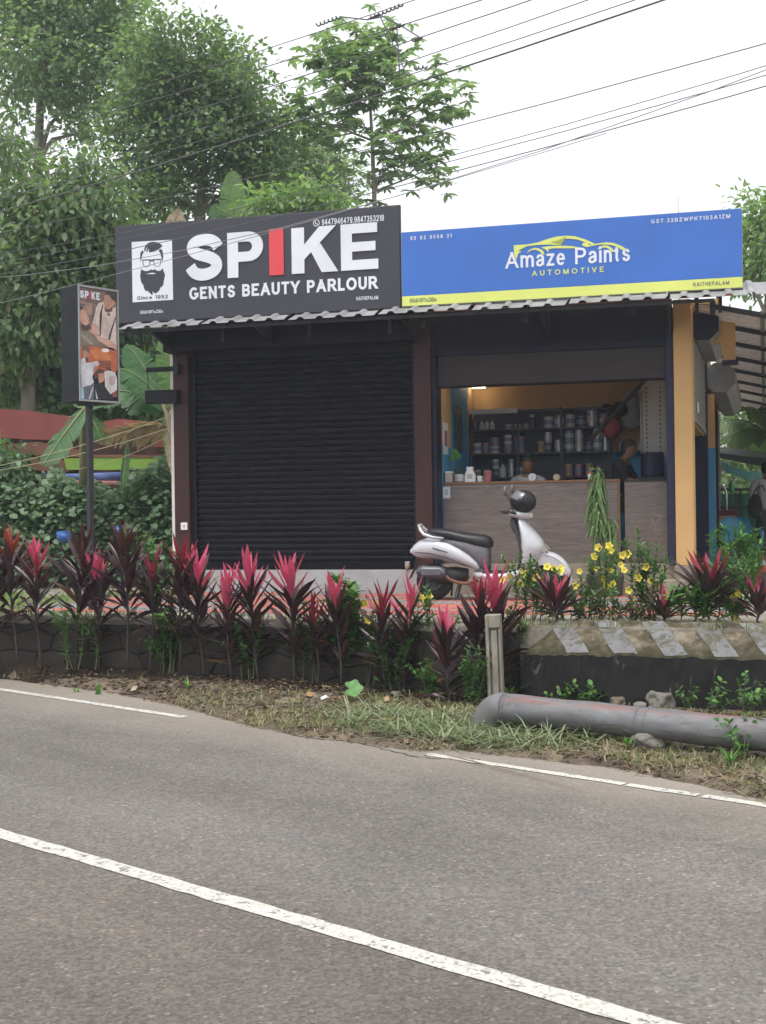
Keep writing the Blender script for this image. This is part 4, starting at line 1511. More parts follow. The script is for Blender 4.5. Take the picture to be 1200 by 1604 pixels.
# ------------------------------------------------------------------ inside the open shop
M_RACK = mat('rack_navy', (0.022, 0.028, 0.06), 0.5, 0.3, 4)
ctr_ = fthing('shop_counter', 'long wood laminate counter across the open shop front', 'counter', 3.0, 0.4, 0.945)
MB().box(1.932, 4.075, 0.37, 0.40, 0.947, 1.93).build('front_panel', M_WOOD, ctr_, bevel=.002)
MB().box(1.932, 4.10, 0.355, 0.85, 1.931, 1.96).build('counter_top', M_WEDGE, ctr_, bevel=.003)
MB().box(4.078, 4.10, 0.362, 0.42, 0.947, 1.93).build('edge_strip', M_WEDGE, ctr_)
fl = fthing('counter_gate', 'narrower wood laminate gate panel right of the counter gap', 'gate', 4.4, 0.4, 0.945)
MB().box(4.155, 4.655, 0.38, 0.41, 0.955, 1.92).build('gate_panel', M_WOOD, fl, bevel=.002)
MB().box(4.15, 4.66, 0.37, 0.42, 1.922, 1.945).build('top_edge', M_DKST, fl)
M_PAPER = mat('paper', (0.68, 0.69, 0.72), 0.7, 0.06, 5)
M_PBLUE = mat('paper_border', (0.35, 0.40, 0.55), 0.6, 0.1, 5)
M_PGREY = mat('paper_grey', (0.45, 0.46, 0.47), 0.7, 0.1, 9)


def cpl(px, py, d):
    return fp(px, py, d)


pn = fthing('notice', 'larger white notice with pale blue border taped on the counter front', 'notice', 2.06, 0.367, 1.8)
a, b_ = cpl(693, 762, .366), cpl(706, 781, .366)
MB().box(a[0], b_[0], 0.3655, 0.3665, b_[1], a[1]).build('border', M_PBLUE, pn)
MB().box(a[0] + .012, b_[0] - .012, 0.3640, 0.3654, b_[1] + .012, a[1] - .012).build('sheet', M_PAPER, pn)
MB().box(a[0] + .03, b_[0] - .03, 0.3630, 0.3639, b_[1] + .045, a[1] - .035).build('printed_square', M_PGREY, pn)
pn = fthing('notice', 'smallest white notice at the left end of the counter front', 'notice', 1.96, 0.367, 1.86)
a, b_ = cpl(684, 762, .366), cpl(689.5, 770, .366)
MB().box(a[0], b_[0], 0.3645, 0.3665, b_[1], a[1]).build('sheet', M_PAPER, pn)
MB().box(a[0] + .012, b_[0] - .012, 0.3635, 0.3644, b_[1] + .014, a[1] - .014).build('printed_mark', M_DKST, pn)
pn = fthing('notice', 'white notice with a red and blue print on the yellow strip inside the left jamb', 'notice', 1.926, 0.7, 2.3)
MB().box(1.926, 1.930, 0.42, 0.72, 2.32, 2.72).build('sheet', M_PAPER, pn)
MB().box(1.9305, 1.932, 0.47, 0.67, 2.42, 2.62).build('printed_square', mat('print_mauve', (.4, .2, .3), .6, .5, 20), pn)
pn = fthing('poster', 'dark framed poster on the blue left wall of the shop', 'poster', 1.926, 1.4, 2.4)
MB().box(1.923, 1.935, 1.15, 1.75, 2.42, 2.98).build('sheet', mat('poster_dark', (.03, .07, .11), .35, .6, 7, col2=(.10, .12, .10)), pn)
MB().box(1.923, 1.931, 1.13, 1.77, 2.40, 3.0).build('frame', M_DKST, pn)

rack = fthing('shelf_rack', 'dark navy steel shelf rack full of paint tins along the back wall', 'shelf', 2.9, 2.45, 0.945)
RX0, RX1 = 1.94, 3.88
levels = [2.06, 2.40, 2.735]     # shelf tops
for x in (RX0, 2.60, 3.2, RX1 - .03):
    MB().box(x, x + .03, 2.30, 2.33, 0.945, 3.02).build('upright', M_RACK, rack)
for zz in levels + [1.45]:
    MB().box(RX0, RX1, 2.29, 2.68, zz - .025, zz).build('shelf_board', M_RACK, rack)
MB().box(RX0, RX1, 2.70, 2.72, 0.945, 3.02).build('back_panel', M_RACK, rack)
MB().box(RX0, 2.62, 2.29, 2.40, 2.955, 3.02).build('light_strip', M_PAPER, rack)
MB().box(2.62, RX1, 2.29, 2.40, 2.965, 3.0).build('top_rail', M_RACK, rack)

CANM = [mat('tin_blue', (0.16, 0.22, 0.36), .35, .3, 8), mat('tin_pale', (0.50, 0.50, 0.52), .35, .2, 8), mat('tin_mauve', (0.30, 0.17, 0.22), .35, .3, 8), mat('tin_steel', (0.42, 0.43, 0.46), .3, .2, 8, metal=.5),
        mat('tin_ochre', (0.36, 0.28, 0.13), .4, .3, 8), mat('tin_navy', (0.05, 0.06, 0.14), .35, .3, 8)]
CANN = ['slate blue', 'pale grey', 'mauve', 'steel grey', 'ochre', 'navy']
ORD = ['first', 'second', 'third', 'fourth', 'fifth', 'sixth', 'seventh', 'eighth', 'ninth', 'tenth', 'eleventh', 'twelfth', 'thirteenth', 'fourteenth', 'fifteenth', 'sixteenth', 'seventeenth', 'eighteenth', 'nineteenth', 'twentieth']
SHN = ['lowest visible shelf', 'middle shelf', 'top shelf']


def tin(t, d, z, r, h, k, label, kind='tin', group='tins and bottles on the shelf rack'):
    o = fthing('paint_tin' if kind == 'tin' else ('spray_can' if kind == 'spray' else 'bottle'), label, {'tin': 'tin', 'spray': 'spray can', 'bottle': 'bottle'}[kind], t, d, z, group)
    if kind == 'tin':
        MB().lathe([(r * .96, 0), (r, .008), (r, h - .012), (r * .97, h - .008)], (t, d, z), 14).build('body', CANM[k], o, smooth=False)
        MB().lathe([(r * .97, h - .008), (r * .99, h), (r * .8, h), (r * .78, h - .006)], (t, d, z), 14).build('lid', CANM[3], o)
        MB().lathe([(r * 1.012, h * .3), (r * 1.012, h * .68)], (t, d, z), 14).build('paper_label', CANM[(k + 1) % 3 if k != 1 else 0], o)
    elif kind == 'spray':
        MB().lathe([(r * .95, 0), (r, .01), (r, h * .78), (r * .55, h * .86)], (t, d, z), 12).build('body', CANM[k], o)
        MB().lathe([(r * .8, h * .82), (r * .8, h * .98), (r * .6, h)], (t, d, z), 12).build('cap', CANM[1], o)
    else:
        MB().lathe([(r * .95, 0), (r, .01), (r, h * .6), (r * .45, h * .75), (r * .4, h * .85)], (t, d, z), 12).build('body', CANM[k], o)
        MB().lathe([(r * .45, h * .85), (r * .45, h), (r * .3, h)], (t, d, z), 10).build('cap', CANM[5], o)
    return o


ROWS = {
    2: [(1.99, .05, .2, 5, 'bottle'), (2.09, .035, .15, 1, 'bottle'), (2.165, .035, .15, 1, 'bottle'), (2.24, .035, .15, 1, 'bottle'), (2.47, .055, .07, 1, 'tin'), (2.60, .055, .07, 1, 'tin'), (2.72, .05, .07, 4, 'tin'), (2.80, .05, .2, 5, 'spray'),
        (3.03, .075, .16, 1, 'tin'), (3.18, .07, .17, 3, 'tin'), (3.33, .07, .18, 1, 'tin'), (3.48, .07, .15, 5, 'tin'), (3.63, .075, .23, 3, 'tin'), (3.80, .07, .17, 0, 'tin')],
    1: [(2.02, .065, .16, 1, 'tin'), (2.14, .055, .15, 2, 'tin'), (2.27, .07, .11, 1, 'tin'), (2.46, .06, .13, 2, 'tin'), (2.62, .075, .23, 2, 'tin'), (2.92, .055, .16, 4, 'tin'), (3.02, .055, .14, 5, 'tin'), (3.17, .06, .17, 3, 'tin'), (3.31, .065, .15, 0, 'tin'), (3.45, .06, .15, 3, 'tin'), (3.58, .055, .12, 5, 'tin'),
        (3.70, .065, .17, 0, 'tin'), (3.82, .05, .26, 3, 'spray')],
    0: [(2.02, .055, .12, 1, 'tin'), (2.15, .055, .12, 1, 'tin'), (2.28, .05, .13, 5, 'tin'), (2.38, .05, .22, 1, 'bottle'), (2.50, .045, .26, 3, 'spray'), (2.62, .05, .14, 1, 'tin'), (2.74, .045, .26, 0, 'spray'), (3.30, .055, .17, 4, 'tin'), (3.44, .055, .16, 2, 'tin'), (3.58, .055, .17, 4, 'tin'), (3.72, .05, .14, 5, 'tin')],
}
for lv, row in ROWS.items():
    for i, (t, r, h, k, kind) in enumerate(row):
        wv = {'tin': 'paint tin', 'spray': 'spray can', 'bottle': 'bottle'}[kind]
        tin(t, 2.42, levels[lv], r, h, k, '%s %s, %s from the left on the %s' % (CANN[k], wv, ORD[i], SHN[lv]), kind)
STK = {(1, 3): 2, (1, 4): 2, (1, 8): 8, (1, 9): 9, (1, 11): 3}
for (lv, i), k in [((1, 2), 2), ((1, 3), 1), ((1, 6), 3), ((1, 8), 0), ((1, 9), 3), ((1, 11), 3), ((0, 2), 1)]:
    t, r, h, _, _ = ROWS[lv][i]
    tin(t, 2.42, levels[lv] + h + .001, r, min(.15, h), k, '%s paint tin stacked on the %s tin of the %s' % (CANN[k], ORD[i], SHN[lv]))

# things on the counter
M_TIN_G = mat('box_green', (0.42, 0.52, 0.45), .6, .5, 40, col2=(.55, .35, .33))
o = fthing('patterned_tin', 'pale green patterned box at the left end of the counter top', 'box', 1.99, .45, 1.96)
MB().box(1.945, 2.035, .40, .50, 1.961, 2.08).build('body', M_TIN_G, o, bevel=.004)
MB().box(1.942, 2.038, .397, .503, 2.0805, 2.098).build('lid', M_WHITE, o, bevel=.003)
o = fthing('bottle_plant', 'small round leaved green plant standing behind the patterned box', 'plant', 2.02, .62, 1.96)
MB().tube([(2.02, .62, 1.961), (2.015, .62, 2.2), (2.03, .62, 2.32)], .006, 6).build('stem', MATS.get('x') or mat('stem_green', (.10, .2, .05), .5, .2, 5), o)
MB().lathe([(.035, 0), (.04, .02), (.04, .1), (.02, .12)], (2.02, .62, 1.961), 10).build('jar', M_GREYM, o)
for k, (dx, dz, r) in enumerate(((0, 2.34, .05), (.05, 2.29, .04), (-.04, 2.27, .035))):
    MB().add([(2.03 + dx + r * math.cos(a), .60, dz + r * math.sin(a)) for a in [i * PI / 5 for i in range(10)]] + [(2.03 + dx, .59, dz)], [(i, (i + 1) % 10, 10) for i in range(10)]).build('leaf', leaf_mat('plant_leaf', [(0, (.06, .2, .03)), (1, (.12, .32, .06))]), o)
o = fthing('glass_jar', 'squat cream jar with dark stoppers beside the patterned box', 'jar', 2.12, .46, 1.96)
MB().lathe([(.05, 0), (.065, .01), (.065, .08), (.05, .1)], (2.115, .46, 1.961), 16).build('body', CANM[1], o)
for dx in (-.03, .025):
    MB().lathe([(.02, 0), (.02, .07), (.012, .085)], (2.115 + dx, .46, 2.062), 10).build('stopper', M_DKST, o)
o = fthing('white_carton', 'white cut corner carton on the counter next to the jar', 'carton', 2.25, .46, 1.96)
MB().prism([(2.19, 1.961), (2.32, 1.961), (2.32, 2.05), (2.29, 2.11), (2.30, 2.15), (2.21, 2.15), (2.215, 2.11), (2.19, 2.05)], .43, .52, 'y').build('body', M_WHITE, o, bevel=.004)
MB().prism([(2.22, 2.0), (2.29, 2.0), (2.29, 2.06), (2.22, 2.06)], .427, .4295, 'y').build('print', M_PGREY, o)
o = fthing('mug', 'small white mug with handle between carton and pink cup', 'mug', 2.37, .5, 1.96)
MB().lathe([(.03, 0), (.034, .01), (.034, .075), (.03, .075), (.028, .02)], (2.37, .5, 1.961), 14).build('body', M_WHITE, o)
MB().tube([(2.40, .5, 2.02), (2.425, .5, 2.02), (2.43, .5, 1.995), (2.42, .5, 1.975), (2.40, .5, 1.975)], .006, 6).build('handle', M_WHITE, o)
o = fthing('tumbler', 'dusty pink tumbler standing on the counter', 'tumbler', 2.47, .48, 1.96)
MB().lathe([(.042, 0), (.045, .01), (.05, .11), (.046, .115)], (2.475, .48, 1.961), 16).build('body', mat('pink_cup', (.36, .12, .13), .4, .2, 8), o)
MB().lathe([(.052, .115), (.052, .13), (.04, .135)], (2.475, .48, 1.961), 16).build('lid', mat('pink_lid', (.45, .17, .17), .4, .1, 8), o)
o = fthing('small_box', 'tiny white and red box on the counter behind the drooping plant', 'box', 3.73, .45, 1.96)
MB().box(3.715, 3.765, .43, .48, 1.961, 2.03).build('body', M_WHITE, o, bevel=.003)
MB().box(3.713, 3.767, .428, .482, 2.0305, 2.052).build('lid', mat('red_lid', (.5, .1, .09), .5, .1, 5), o)
for k, (t, r) in enumerate(((3.02, .048), (3.32, .04))):
    o = fthing('paper_roll', ['light grey paper roll left of', 'small beige paper roll right of'][k] + ' the seated man on the counter', 'roll', t, .6, 1.96)
    MB().lathe([(r, 0), (r, .12), (r * .3, .12), (r * .3, 0)], (t, .55, 1.961 + r), 14, 'y').build('body', [M_PAPER, mat('beige', (.5, .42, .3), .7, .1, 5)][k], o)

o = fthing('perforated_rail', 'pale perforated steel upright panel at the right end of the shop interior', 'panel', 4.55, 1.4, 0.945)
pp = MB().box(4.33, 4.62, 1.9, 1.93, 1.6, 3.30).build('panel', mat('pale_steel', (.42, .42, .42), .5, .15, 3, metal=.2), o)
for k in range(26):
    for x in (4.375, 4.55):
        MB().box(x, x + .018, 1.893, 1.899, 1.68 + k * .06, 1.705 + k * .06).build('slot', M_DKST, pp)
for x in (4.30, 4.625):
    MB().box(x, x + .02, 1.88, 1.94, 0.945, 3.34).build('upright', M_GREYM, o)
o = fthing('leaning_pole', 'dark pole leaning diagonally up against the yellow back wall', 'pole', 3.85, 1.6, 2.6)
pa, pb = fp(924, 690, 1.6), fp(1010, 596, 1.6)
MB().tube([(pa[0], 1.6, pa[1]), (pb[0], 1.6, pb[1])], .028, 8).build('rod', M_DKST, o)
o = fthing('hanging_bag', 'grey plastic bags hanging on the yellow wall right of the pole', 'bag', 4.15, 2.3, 2.9)
rg = []
for z, w in ((3.22, .02), (3.16, .09), (3.0, .14), (2.86, .15), (2.74, .12), (2.68, .05)):
    rg.append([(4.16 + w * math.cos(a) + .015 * math.sin(7 * a + z * 20), 2.3 + .05 * math.sin(a), z + .012 * math.sin(5 * a)) for a in [2 * PI * i / 14 for i in range(14)]])
MB().rings(rg).build('body', mat('bag_grey', (.34, .33, .33), .4, .5, 16), o, smooth=True)
o = fthing('red_bag', 'red bundle hanging at the right end of the shelf rack', 'bag', 3.92, 2.2, 2.6)
rg = []
for z, w in ((2.86, .03), (2.82, .1), (2.72, .13), (2.63, .12), (2.56, .05)):
    rg.append([(3.90 + w * math.cos(a) * (1 + .1 * math.sin(3 * a)), 2.2 + .06 * math.sin(a), z + .012 * math.sin(4 * a)) for a in [2 * PI * i / 14 for i in range(14)]])
MB().rings(rg).build('body', mat('bag_red', (.33, .03, .04), .5, .3, 16), o, smooth=True)
MB().tube([(3.9, 2.2, 2.85), (3.9, 2.2, 2.95)], .008, 6).build('cord', M_DKST, o)
o = fthing('hanging_blower', 'black round blower hanging beside the red bundle', 'blower', 4.0, 2.1, 2.9)  # a hanging blower, gives no light
MB().lathe([(.02, -.07), (.08, -.06), (.11, 0), (.09, .07), (.03, .08)], (4.02, 2.1, 2.94), 16, 'y').build('housing', M_BLACKP, o, smooth=True)
MB().tube([(3.96, 2.1, 2.94), (3.86, 2.08, 2.99), (3.80, 2.06, 2.98)], [.04, .03, .03], 10).build('nozzle', M_BLACKP, o)
o = fthing('bottle_cluster', 'row of small white bottles on the ledge at the right back wall', 'ledge', 4.2, 2.6, 2.4)
MB().box(3.95, 4.66, 2.55, 2.74, 2.37, 2.40).build('ledge_board', M_RACK, o)
for k in range(7):
    x = 4.0 + k * .085
    MB().lathe([(.025, 0), (.028, .01), (.028, .08), (.01, .11), (.01, .13)], (x, 2.62, 2.401), 8).build('bottle', CANM[1], o)
o = fthing('dark_drum', 'dark blue drum on the floor at the right of the shop', 'drum', 4.5, 1.5, 2.0)
MB().lathe([(.14, 0), (.15, .02), (.15, .3), (.14, .32)], (4.46, 1.5, 2.0), 16).build('body', M_NAVY, o)
MB().box(4.28, 4.64, 1.3, 1.7, 0.945, 1.999).build('stand', M_DKST, o)

M_SKIN = mat('skin_brown', (0.22, 0.11, 0.065), .5, .15, 20)
M_HAIR = mat('hair_black', (0.01, 0.009, 0.009), .5, .3, 60, bmp=.4)


def head_mesh(c, r, yaw=0.0, nod=0.0):
    """head with brow, nose, jaw; faces -y before yaw"""
    b = MB()
    rings = []
    prof = [(-1.28, .30, .34, .12), (-1.15, .52, .55, .12), (-.9, .62, .70, .08), (-.55, .70, .83, .02), (-.2, .76, .93, 0), (.15, .80, .98, 0), (.5, .80, .98, 0), (.82, .70, .85, 0), (1.05, .48, .6, .02), (1.2, .15, .2, .03)]
    for z, w, dpt, fw in prof:
        ring = []
        for k in range(20):
            a = 2 * PI * k / 20
            x, y = w * math.cos(a), dpt * math.sin(a) - fw
            if math.sin(a) < -.75:
                if -.62 < z < .0: y -= .13 if math.sin(a) < -.97 else .03
                if z in (-.9,): y -= .04
                if .0 < z < .3 and .2 < abs(math.cos(a)) < .6: y += .05
            ring.append((x, y, z))
        rings.append(ring)
    M4 = Matrix.Translation(c) @ Matrix.Rotation(yaw, 4, 'Z') @ Matrix.Rotation(nod, 4, 'X') @ Matrix.Scale(r, 4)
    b.rings([[tuple(M4 @ Vector(p)) for p in rg] for rg in rings])
    for sx in (-1, 1):
        b.rings([[tuple(M4 @ Vector((sx * (.80 + .09 * i), .08 + .14 * math.cos(a) + .04 * i, -.05 + .22 * math.sin(a)))) for a in [2 * PI * k / 8 for k in range(8)]] for i in (0, 1)])
    return b, M4


def person(name_label, cat, base, yaw, joints, shirt, trouser, group=None, nod=0.0, hr=.098, headc=None, headyaw=0.0, hair=True, feet=True):
    """body grown as one skin from a joint chain; joints are local (x right, y back, z up), facing -y"""
    p = thing('person', name_label, cat, base, yaw, group)
    J = joints
    names = list(J)
    idx = {n: i for i, n in enumerate(names)}
    E = [('pelvis', 'waist'), ('waist', 'chest'), ('chest', 'neckb'), ('neckb', 'neck'), ('neck', 'skull')]
    for s in 'lr':
        E += [('neckb', 'sh' + s), ('sh' + s, 'el' + s), ('el' + s, 'wr' + s), ('wr' + s, 'pa' + s)]
        if 'hi' + s in J: E += [('pelvis', 'hi' + s), ('hi' + s, 'kn' + s), ('kn' + s, 'an' + s), ('an' + s, 'to' + s)]
    RAD = {'pelvis': (.15, .105), 'waist': (.135, .10), 'chest': (.165, .115), 'neckb': (.10, .075), 'neck': .052, 'skull': .06, 'sh': .06, 'el': .043, 'wr': .029, 'pa': .034, 'hi': .088, 'kn': .058, 'an': .04, 'to': .036}
    rad = [RAD.get(n, RAD.get(n[:2])) for n in names]
    body = skin('body', [J[n] for n in names], [(idx[a], idx[b]) for a, b in E], rad, M_SKIN, p, 2, idx['pelvis'])
    hb, M4 = head_mesh(Vector(headc) if headc else Vector(J['skull']) + Vector((0, -.02, .055)), hr, headyaw, nod)
    hb.build('head', M_SKIN, p, off=(0, 0, 0), smooth=True)
    hv = MB()
    rings = []
    for z, w, dp, fy in ((-.75, .55, .40, .55), (-.3, .82, .72, .28), (.1, .87, .85, .18), (.45, .89, 1.0, .03), (.85, .79, .95, 0), (1.12, .55, .68, .02), (1.3, .15, .2, .03)):
        rings.append([tuple(M4 @ Vector((w * math.cos(a), dp * math.sin(a) + fy + (.12 if (z < .4 and math.sin(a) < 0) else 0), z + .03 * math.sin(5 * a)))) for a in [2 * PI * k / 18 for k in range(18)]])
    hv.rings(rings)
    hv.build('hair', M_HAIR, p, off=(0, 0, 0), smooth=True)

    def sub(nm, keep, edges, grow, m, end=None):
        ns_ = [n for n in names if n in keep]
        ii = {n: i for i, n in enumerate(ns_)}
        rr = []
        for n in ns_:
            r = RAD.get(n, RAD.get(n[:2]))
            rr.append(tuple(x + grow for x in r) if isinstance(r, tuple) else r + grow)
        return skin(nm, [J[n] for n in ns_], [(ii[a], ii[b]) for a, b in edges if a in ii and b in ii], rr, m, p, 2, 0)
    if shirt:
        JJ = dict(J)
        for s in 'lr':
            a, b2 = Vector(J['el' + s]), Vector(J['wr' + s])
        sub('shirt', ['pelvis', 'waist', 'chest', 'neckb', 'shl', 'shr', 'ell', 'elr'], E, .016, shirt)
    if trouser and 'hil' in J:
        sub('trousers', ['pelvis', 'hil', 'hir', 'knl', 'knr', 'anl', 'anr'], E, .018, trouser)
    # hands: palm and five fingers
    for s in 'lr':
        pa, wr = Vector(J['pa' + s]), Vector(J['wr' + s])
        dv = (pa - wr).normalized()
        sx = 1 if s == 'r' else -1
        side_ = dv.cross(Vector((0, 1, 0)))
        side_ = side_.normalized() if side_.length > .1 else Vector((1, 0, 0))
        hb = MB()
        for k, ln in enumerate((.068, .078, .072, .056)):
            b0 = pa + side_ * (k - 1.5) * .018 + dv * .012
            hb.tube([b0, b0 + dv * ln * .5 + Vector((0, -.006, 0)), b0 + dv * ln + Vector((0, -.022, -.004))], [.0095, .009, .007], 6)
        b0 = wr + dv * .02 + side_ * -.03
        hb.tube([b0, b0 + dv * .035 - side_ * .022, b0 + dv * .065 - side_ * .026], [.012, .011, .008], 6)
        hb.build('fingers', M_SKIN, body, off=(0, 0, 0), smooth=True)
    return p


SEAT = {'pelvis': (0, 0, 0), 'waist': (0, 0, .16), 'chest': (0, -.02, .36), 'neckb': (0, -.01, .50), 'neck': (0, -.02, .565), 'skull': (0, -.03, .64),
        'shl': (-.19, 0, .47), 'ell': (-.25, -.05, .20), 'wrl': (-.16, -.25, .16), 'pal': (-.11, -.31, .17), 'shr': (.19, 0, .47), 'elr': (.25, -.05, .20), 'wrr': (.16, -.25, .16), 'par': (.11, -.31, .17),
        'hil': (-.1, -.04, -.03), 'knl': (-.12, -.42, -.02), 'anl': (-.12, -.40, -.44), 'tol': (-.12, -.53, -.48), 'hir': (.1, -.04, -.03), 'knr': (.12, -.42, -.02), 'anr': (.12, -.40, -.44), 'tor': (.12, -.53, -.48)}
M_SHIRT = mat('shirt_pale', (0.42, 0.43, 0.47), .8, .15, 6, bmp=.2)
M_TROU = mat('trousers_dark', (0.05, 0.045, 0.045), .85, .2, 8, bmp=.2)
M_BLKC = mat('black_cloth', (0.012, 0.012, 0.016), .8, .2, 8)
tz = fp(827, 722, 1.35)
pp = F(2.74, 1.35, 0)
person('man sitting low behind the counter in a pale shirt, only head and shoulders showing', 'person', F(tz[0], 1.35, tz[1] - .74), -ALPHA, SEAT, M_SHIRT, M_TROU, nod=.15)
st = fthing('stool', 'wooden stool under the man behind the counter', 'stool', tz[0], 1.4, .945)
zs = tz[1] - .74 - .10
MB().box(tz[0] - .17, tz[0] + .17, 1.22, 1.56, zs - .04, zs).build('seat', M_WEDGE, st, bevel=.004)
for sx in (-.14, .14):
    for sy in (1.25, 1.53):
        MB().box(tz[0] + sx - .015, tz[0] + sx + .015, sy - .015, sy + .015, .945, zs - .041).build('leg', M_WEDGE, st)
tz = fp(966, 702, 1.5)
S2 = dict(SEAT)
S2.update({'ell': (-.20, -.22, .26), 'wrl': (-.12, -.45, .24), 'pal': (-.08, -.53, .23), 'elr': (.20, -.20, .26), 'wrr': (.12, -.45, .22), 'par': (.08, -.53, .21), 'chest': (0, -.06, .36), 'neckb': (0, -.08, .50), 'neck': (0, -.11, .56), 'skull': (0, -.14, .63), 'shl': (-.19, -.06, .47), 'shr': (.19, -.06, .47)})
person('woman in black seated in profile at the right end of the shop', 'person', F(tz[0], 1.5, tz[1] - .70), -ALPHA + PI * .42, S2, M_BLKC, M_BLKC, nod=.1)
st = fthing('stool', 'dark stool under the person in black at the right of the shop', 'stool', tz[0], 1.5, .945)
zs = tz[1] - .70 - .10
MB().box(tz[0] - .17, tz[0] + .17, 1.33, 1.67, zs - .04, zs).build('seat', M_DKST, st, bevel=.004)
for sx in (-.14, .14):
    for sy in (1.36, 1.64):
        MB().box(tz[0] + sx - .015, tz[0] + sx + .015, sy - .015, sy + .015, .945, zs - .041).build('leg', M_DKST, st)

# switch box, wall arm and padlock
o = fthing('switch_box', 'small white switch box on the brown granite pillar left of the shutter', 'switch box', -1.37, -.07, 1.45)
MB().box(-1.415, -1.325, -.098, -.072, 1.405, 1.50).build('plate', M_WHITE, o, bevel=.005)
MB().box(-1.385, -1.355, -.104, -.0985, 1.44, 1.47).build('rocker', M_PGREY, o, bevel=.002)
o = fthing('padlock', 'small brass padlock hanging at the right foot of the black shutter', 'padlock', 1.53, -.02, .9)
MB().box(1.52, 1.555, -.03, -.005, .89, .93).build('body', mat('brass', (.5, .36, .12), .35, .2, 8, metal=.8), o, bevel=.004)
MB().tube([(1.527, -.018, .93), (1.527, -.018, .955), (1.538, -.018, .968), (1.549, -.018, .955), (1.549, -.018, .93)], .004, 6).build('shackle', M_STEELB, o)
o = fthing('wall_arm', 'black bracket arm with a small dark hanging sign left of the shutter', 'bracket', -1.52, -.1, 3.4)
MB().box(-1.84, -1.42, -.16, -.12, 3.44, 3.50).build('arm', M_BLACKP, o, bevel=.003)
MB().box(-1.84, -1.40, -.20, -.08, 3.03, 3.20).build('hanging_panel', M_BLACKP, o, bevel=.004)
MB().box(-1.46, -1.40, -.17, -.075, 3.40, 3.54).build('clamp', M_DKST, o)
for k in range(12):
    zz = 3.21 + k * .02
    MB().tube([(-1.82 + .006 * math.cos(a) * (k % 2), -.14 + .006 * math.cos(a) * ((k + 1) % 2), zz + .012 + .013 * math.sin(a)) for a in [2 * PI * i / 8 for i in range(9)]], .003, 5, False).build('chain_link', M_DKST, o)

# ------------------------------------------------------------------ light box sign on its pole
fd, sd_ = Vector((.66, .751, 0)).normalized(), Vector((-.751, .66, 0)).normalized()
Y0 = 12.6
corner = at(123, 536, Y0)
top, bot = EYE + .1914 * Y0, EYE + .0951 * Y0
Wf, Ds = .0401 * Y0, .0248 * Y0
lb = thing('pole_sign', 'light box sign with barber photographs on a thin dark pole', 'sign', (corner.x, corner.y, GY), math.atan2(fd.y, fd.x))
# local: x along the face, y into the box
H0, H1 = bot - GY, top - GY
MB().box(0, Wf, 0.004, Ds, H0, H1).build('box', M_BLACKP, lb, off=(0, 0, 0), bevel=.004)
fr = .022
for (x0, x1, z0, z1) in ((0, Wf, H1 - fr, H1), (0, Wf, H0, H0 + fr), (0, fr * .7, H0 + fr, H1 - fr), (Wf - fr * .7, Wf, H0 + fr, H1 - fr)):
    MB().box(x0, x1, -.012, .003, z0, z1).build('frame', M_GREYM, lb, off=(0, 0, 0))
pole_x, pole_y = Wf * .42, Ds * .42
MB().box(pole_x - .028, pole_x + .028, pole_y - .028, pole_y + .028, -0.2, H0 - .001).build('pole', M_DKST, lb, off=(0, 0, 0), bevel=.003)
MB().box(pole_x - .09, pole_x + .09, pole_y - .09, pole_y + .09, H0 - .03, H0 - .002).build('mounting_plate', M_DKST, lb, off=(0, 0, 0))
px0, px1, pz0, pz1 = fr * .7, Wf - fr * .7, H0 + fr, H1 - fr


def pu(cx, cy):
    u = (cx - (310 + (cy - 130) * .0145)) / 480.0
    ztop, zbot = 128 + 66 * u, 1483 + 22 * u
    v = (cy - ztop) / (zbot - ztop)
    u, v = min(max(u, 0), 1), min(max(v, 0), 1)
    return px0 + u * (px1 - px0), pz1 - v * (pz1 - pz0)


PM = {}


def pcol(c, nz=14, var=.35):
    if c not in PM:
        PM[c] = mat('print_%d' % len(PM), c, .4, var, nz)
    return PM[c]


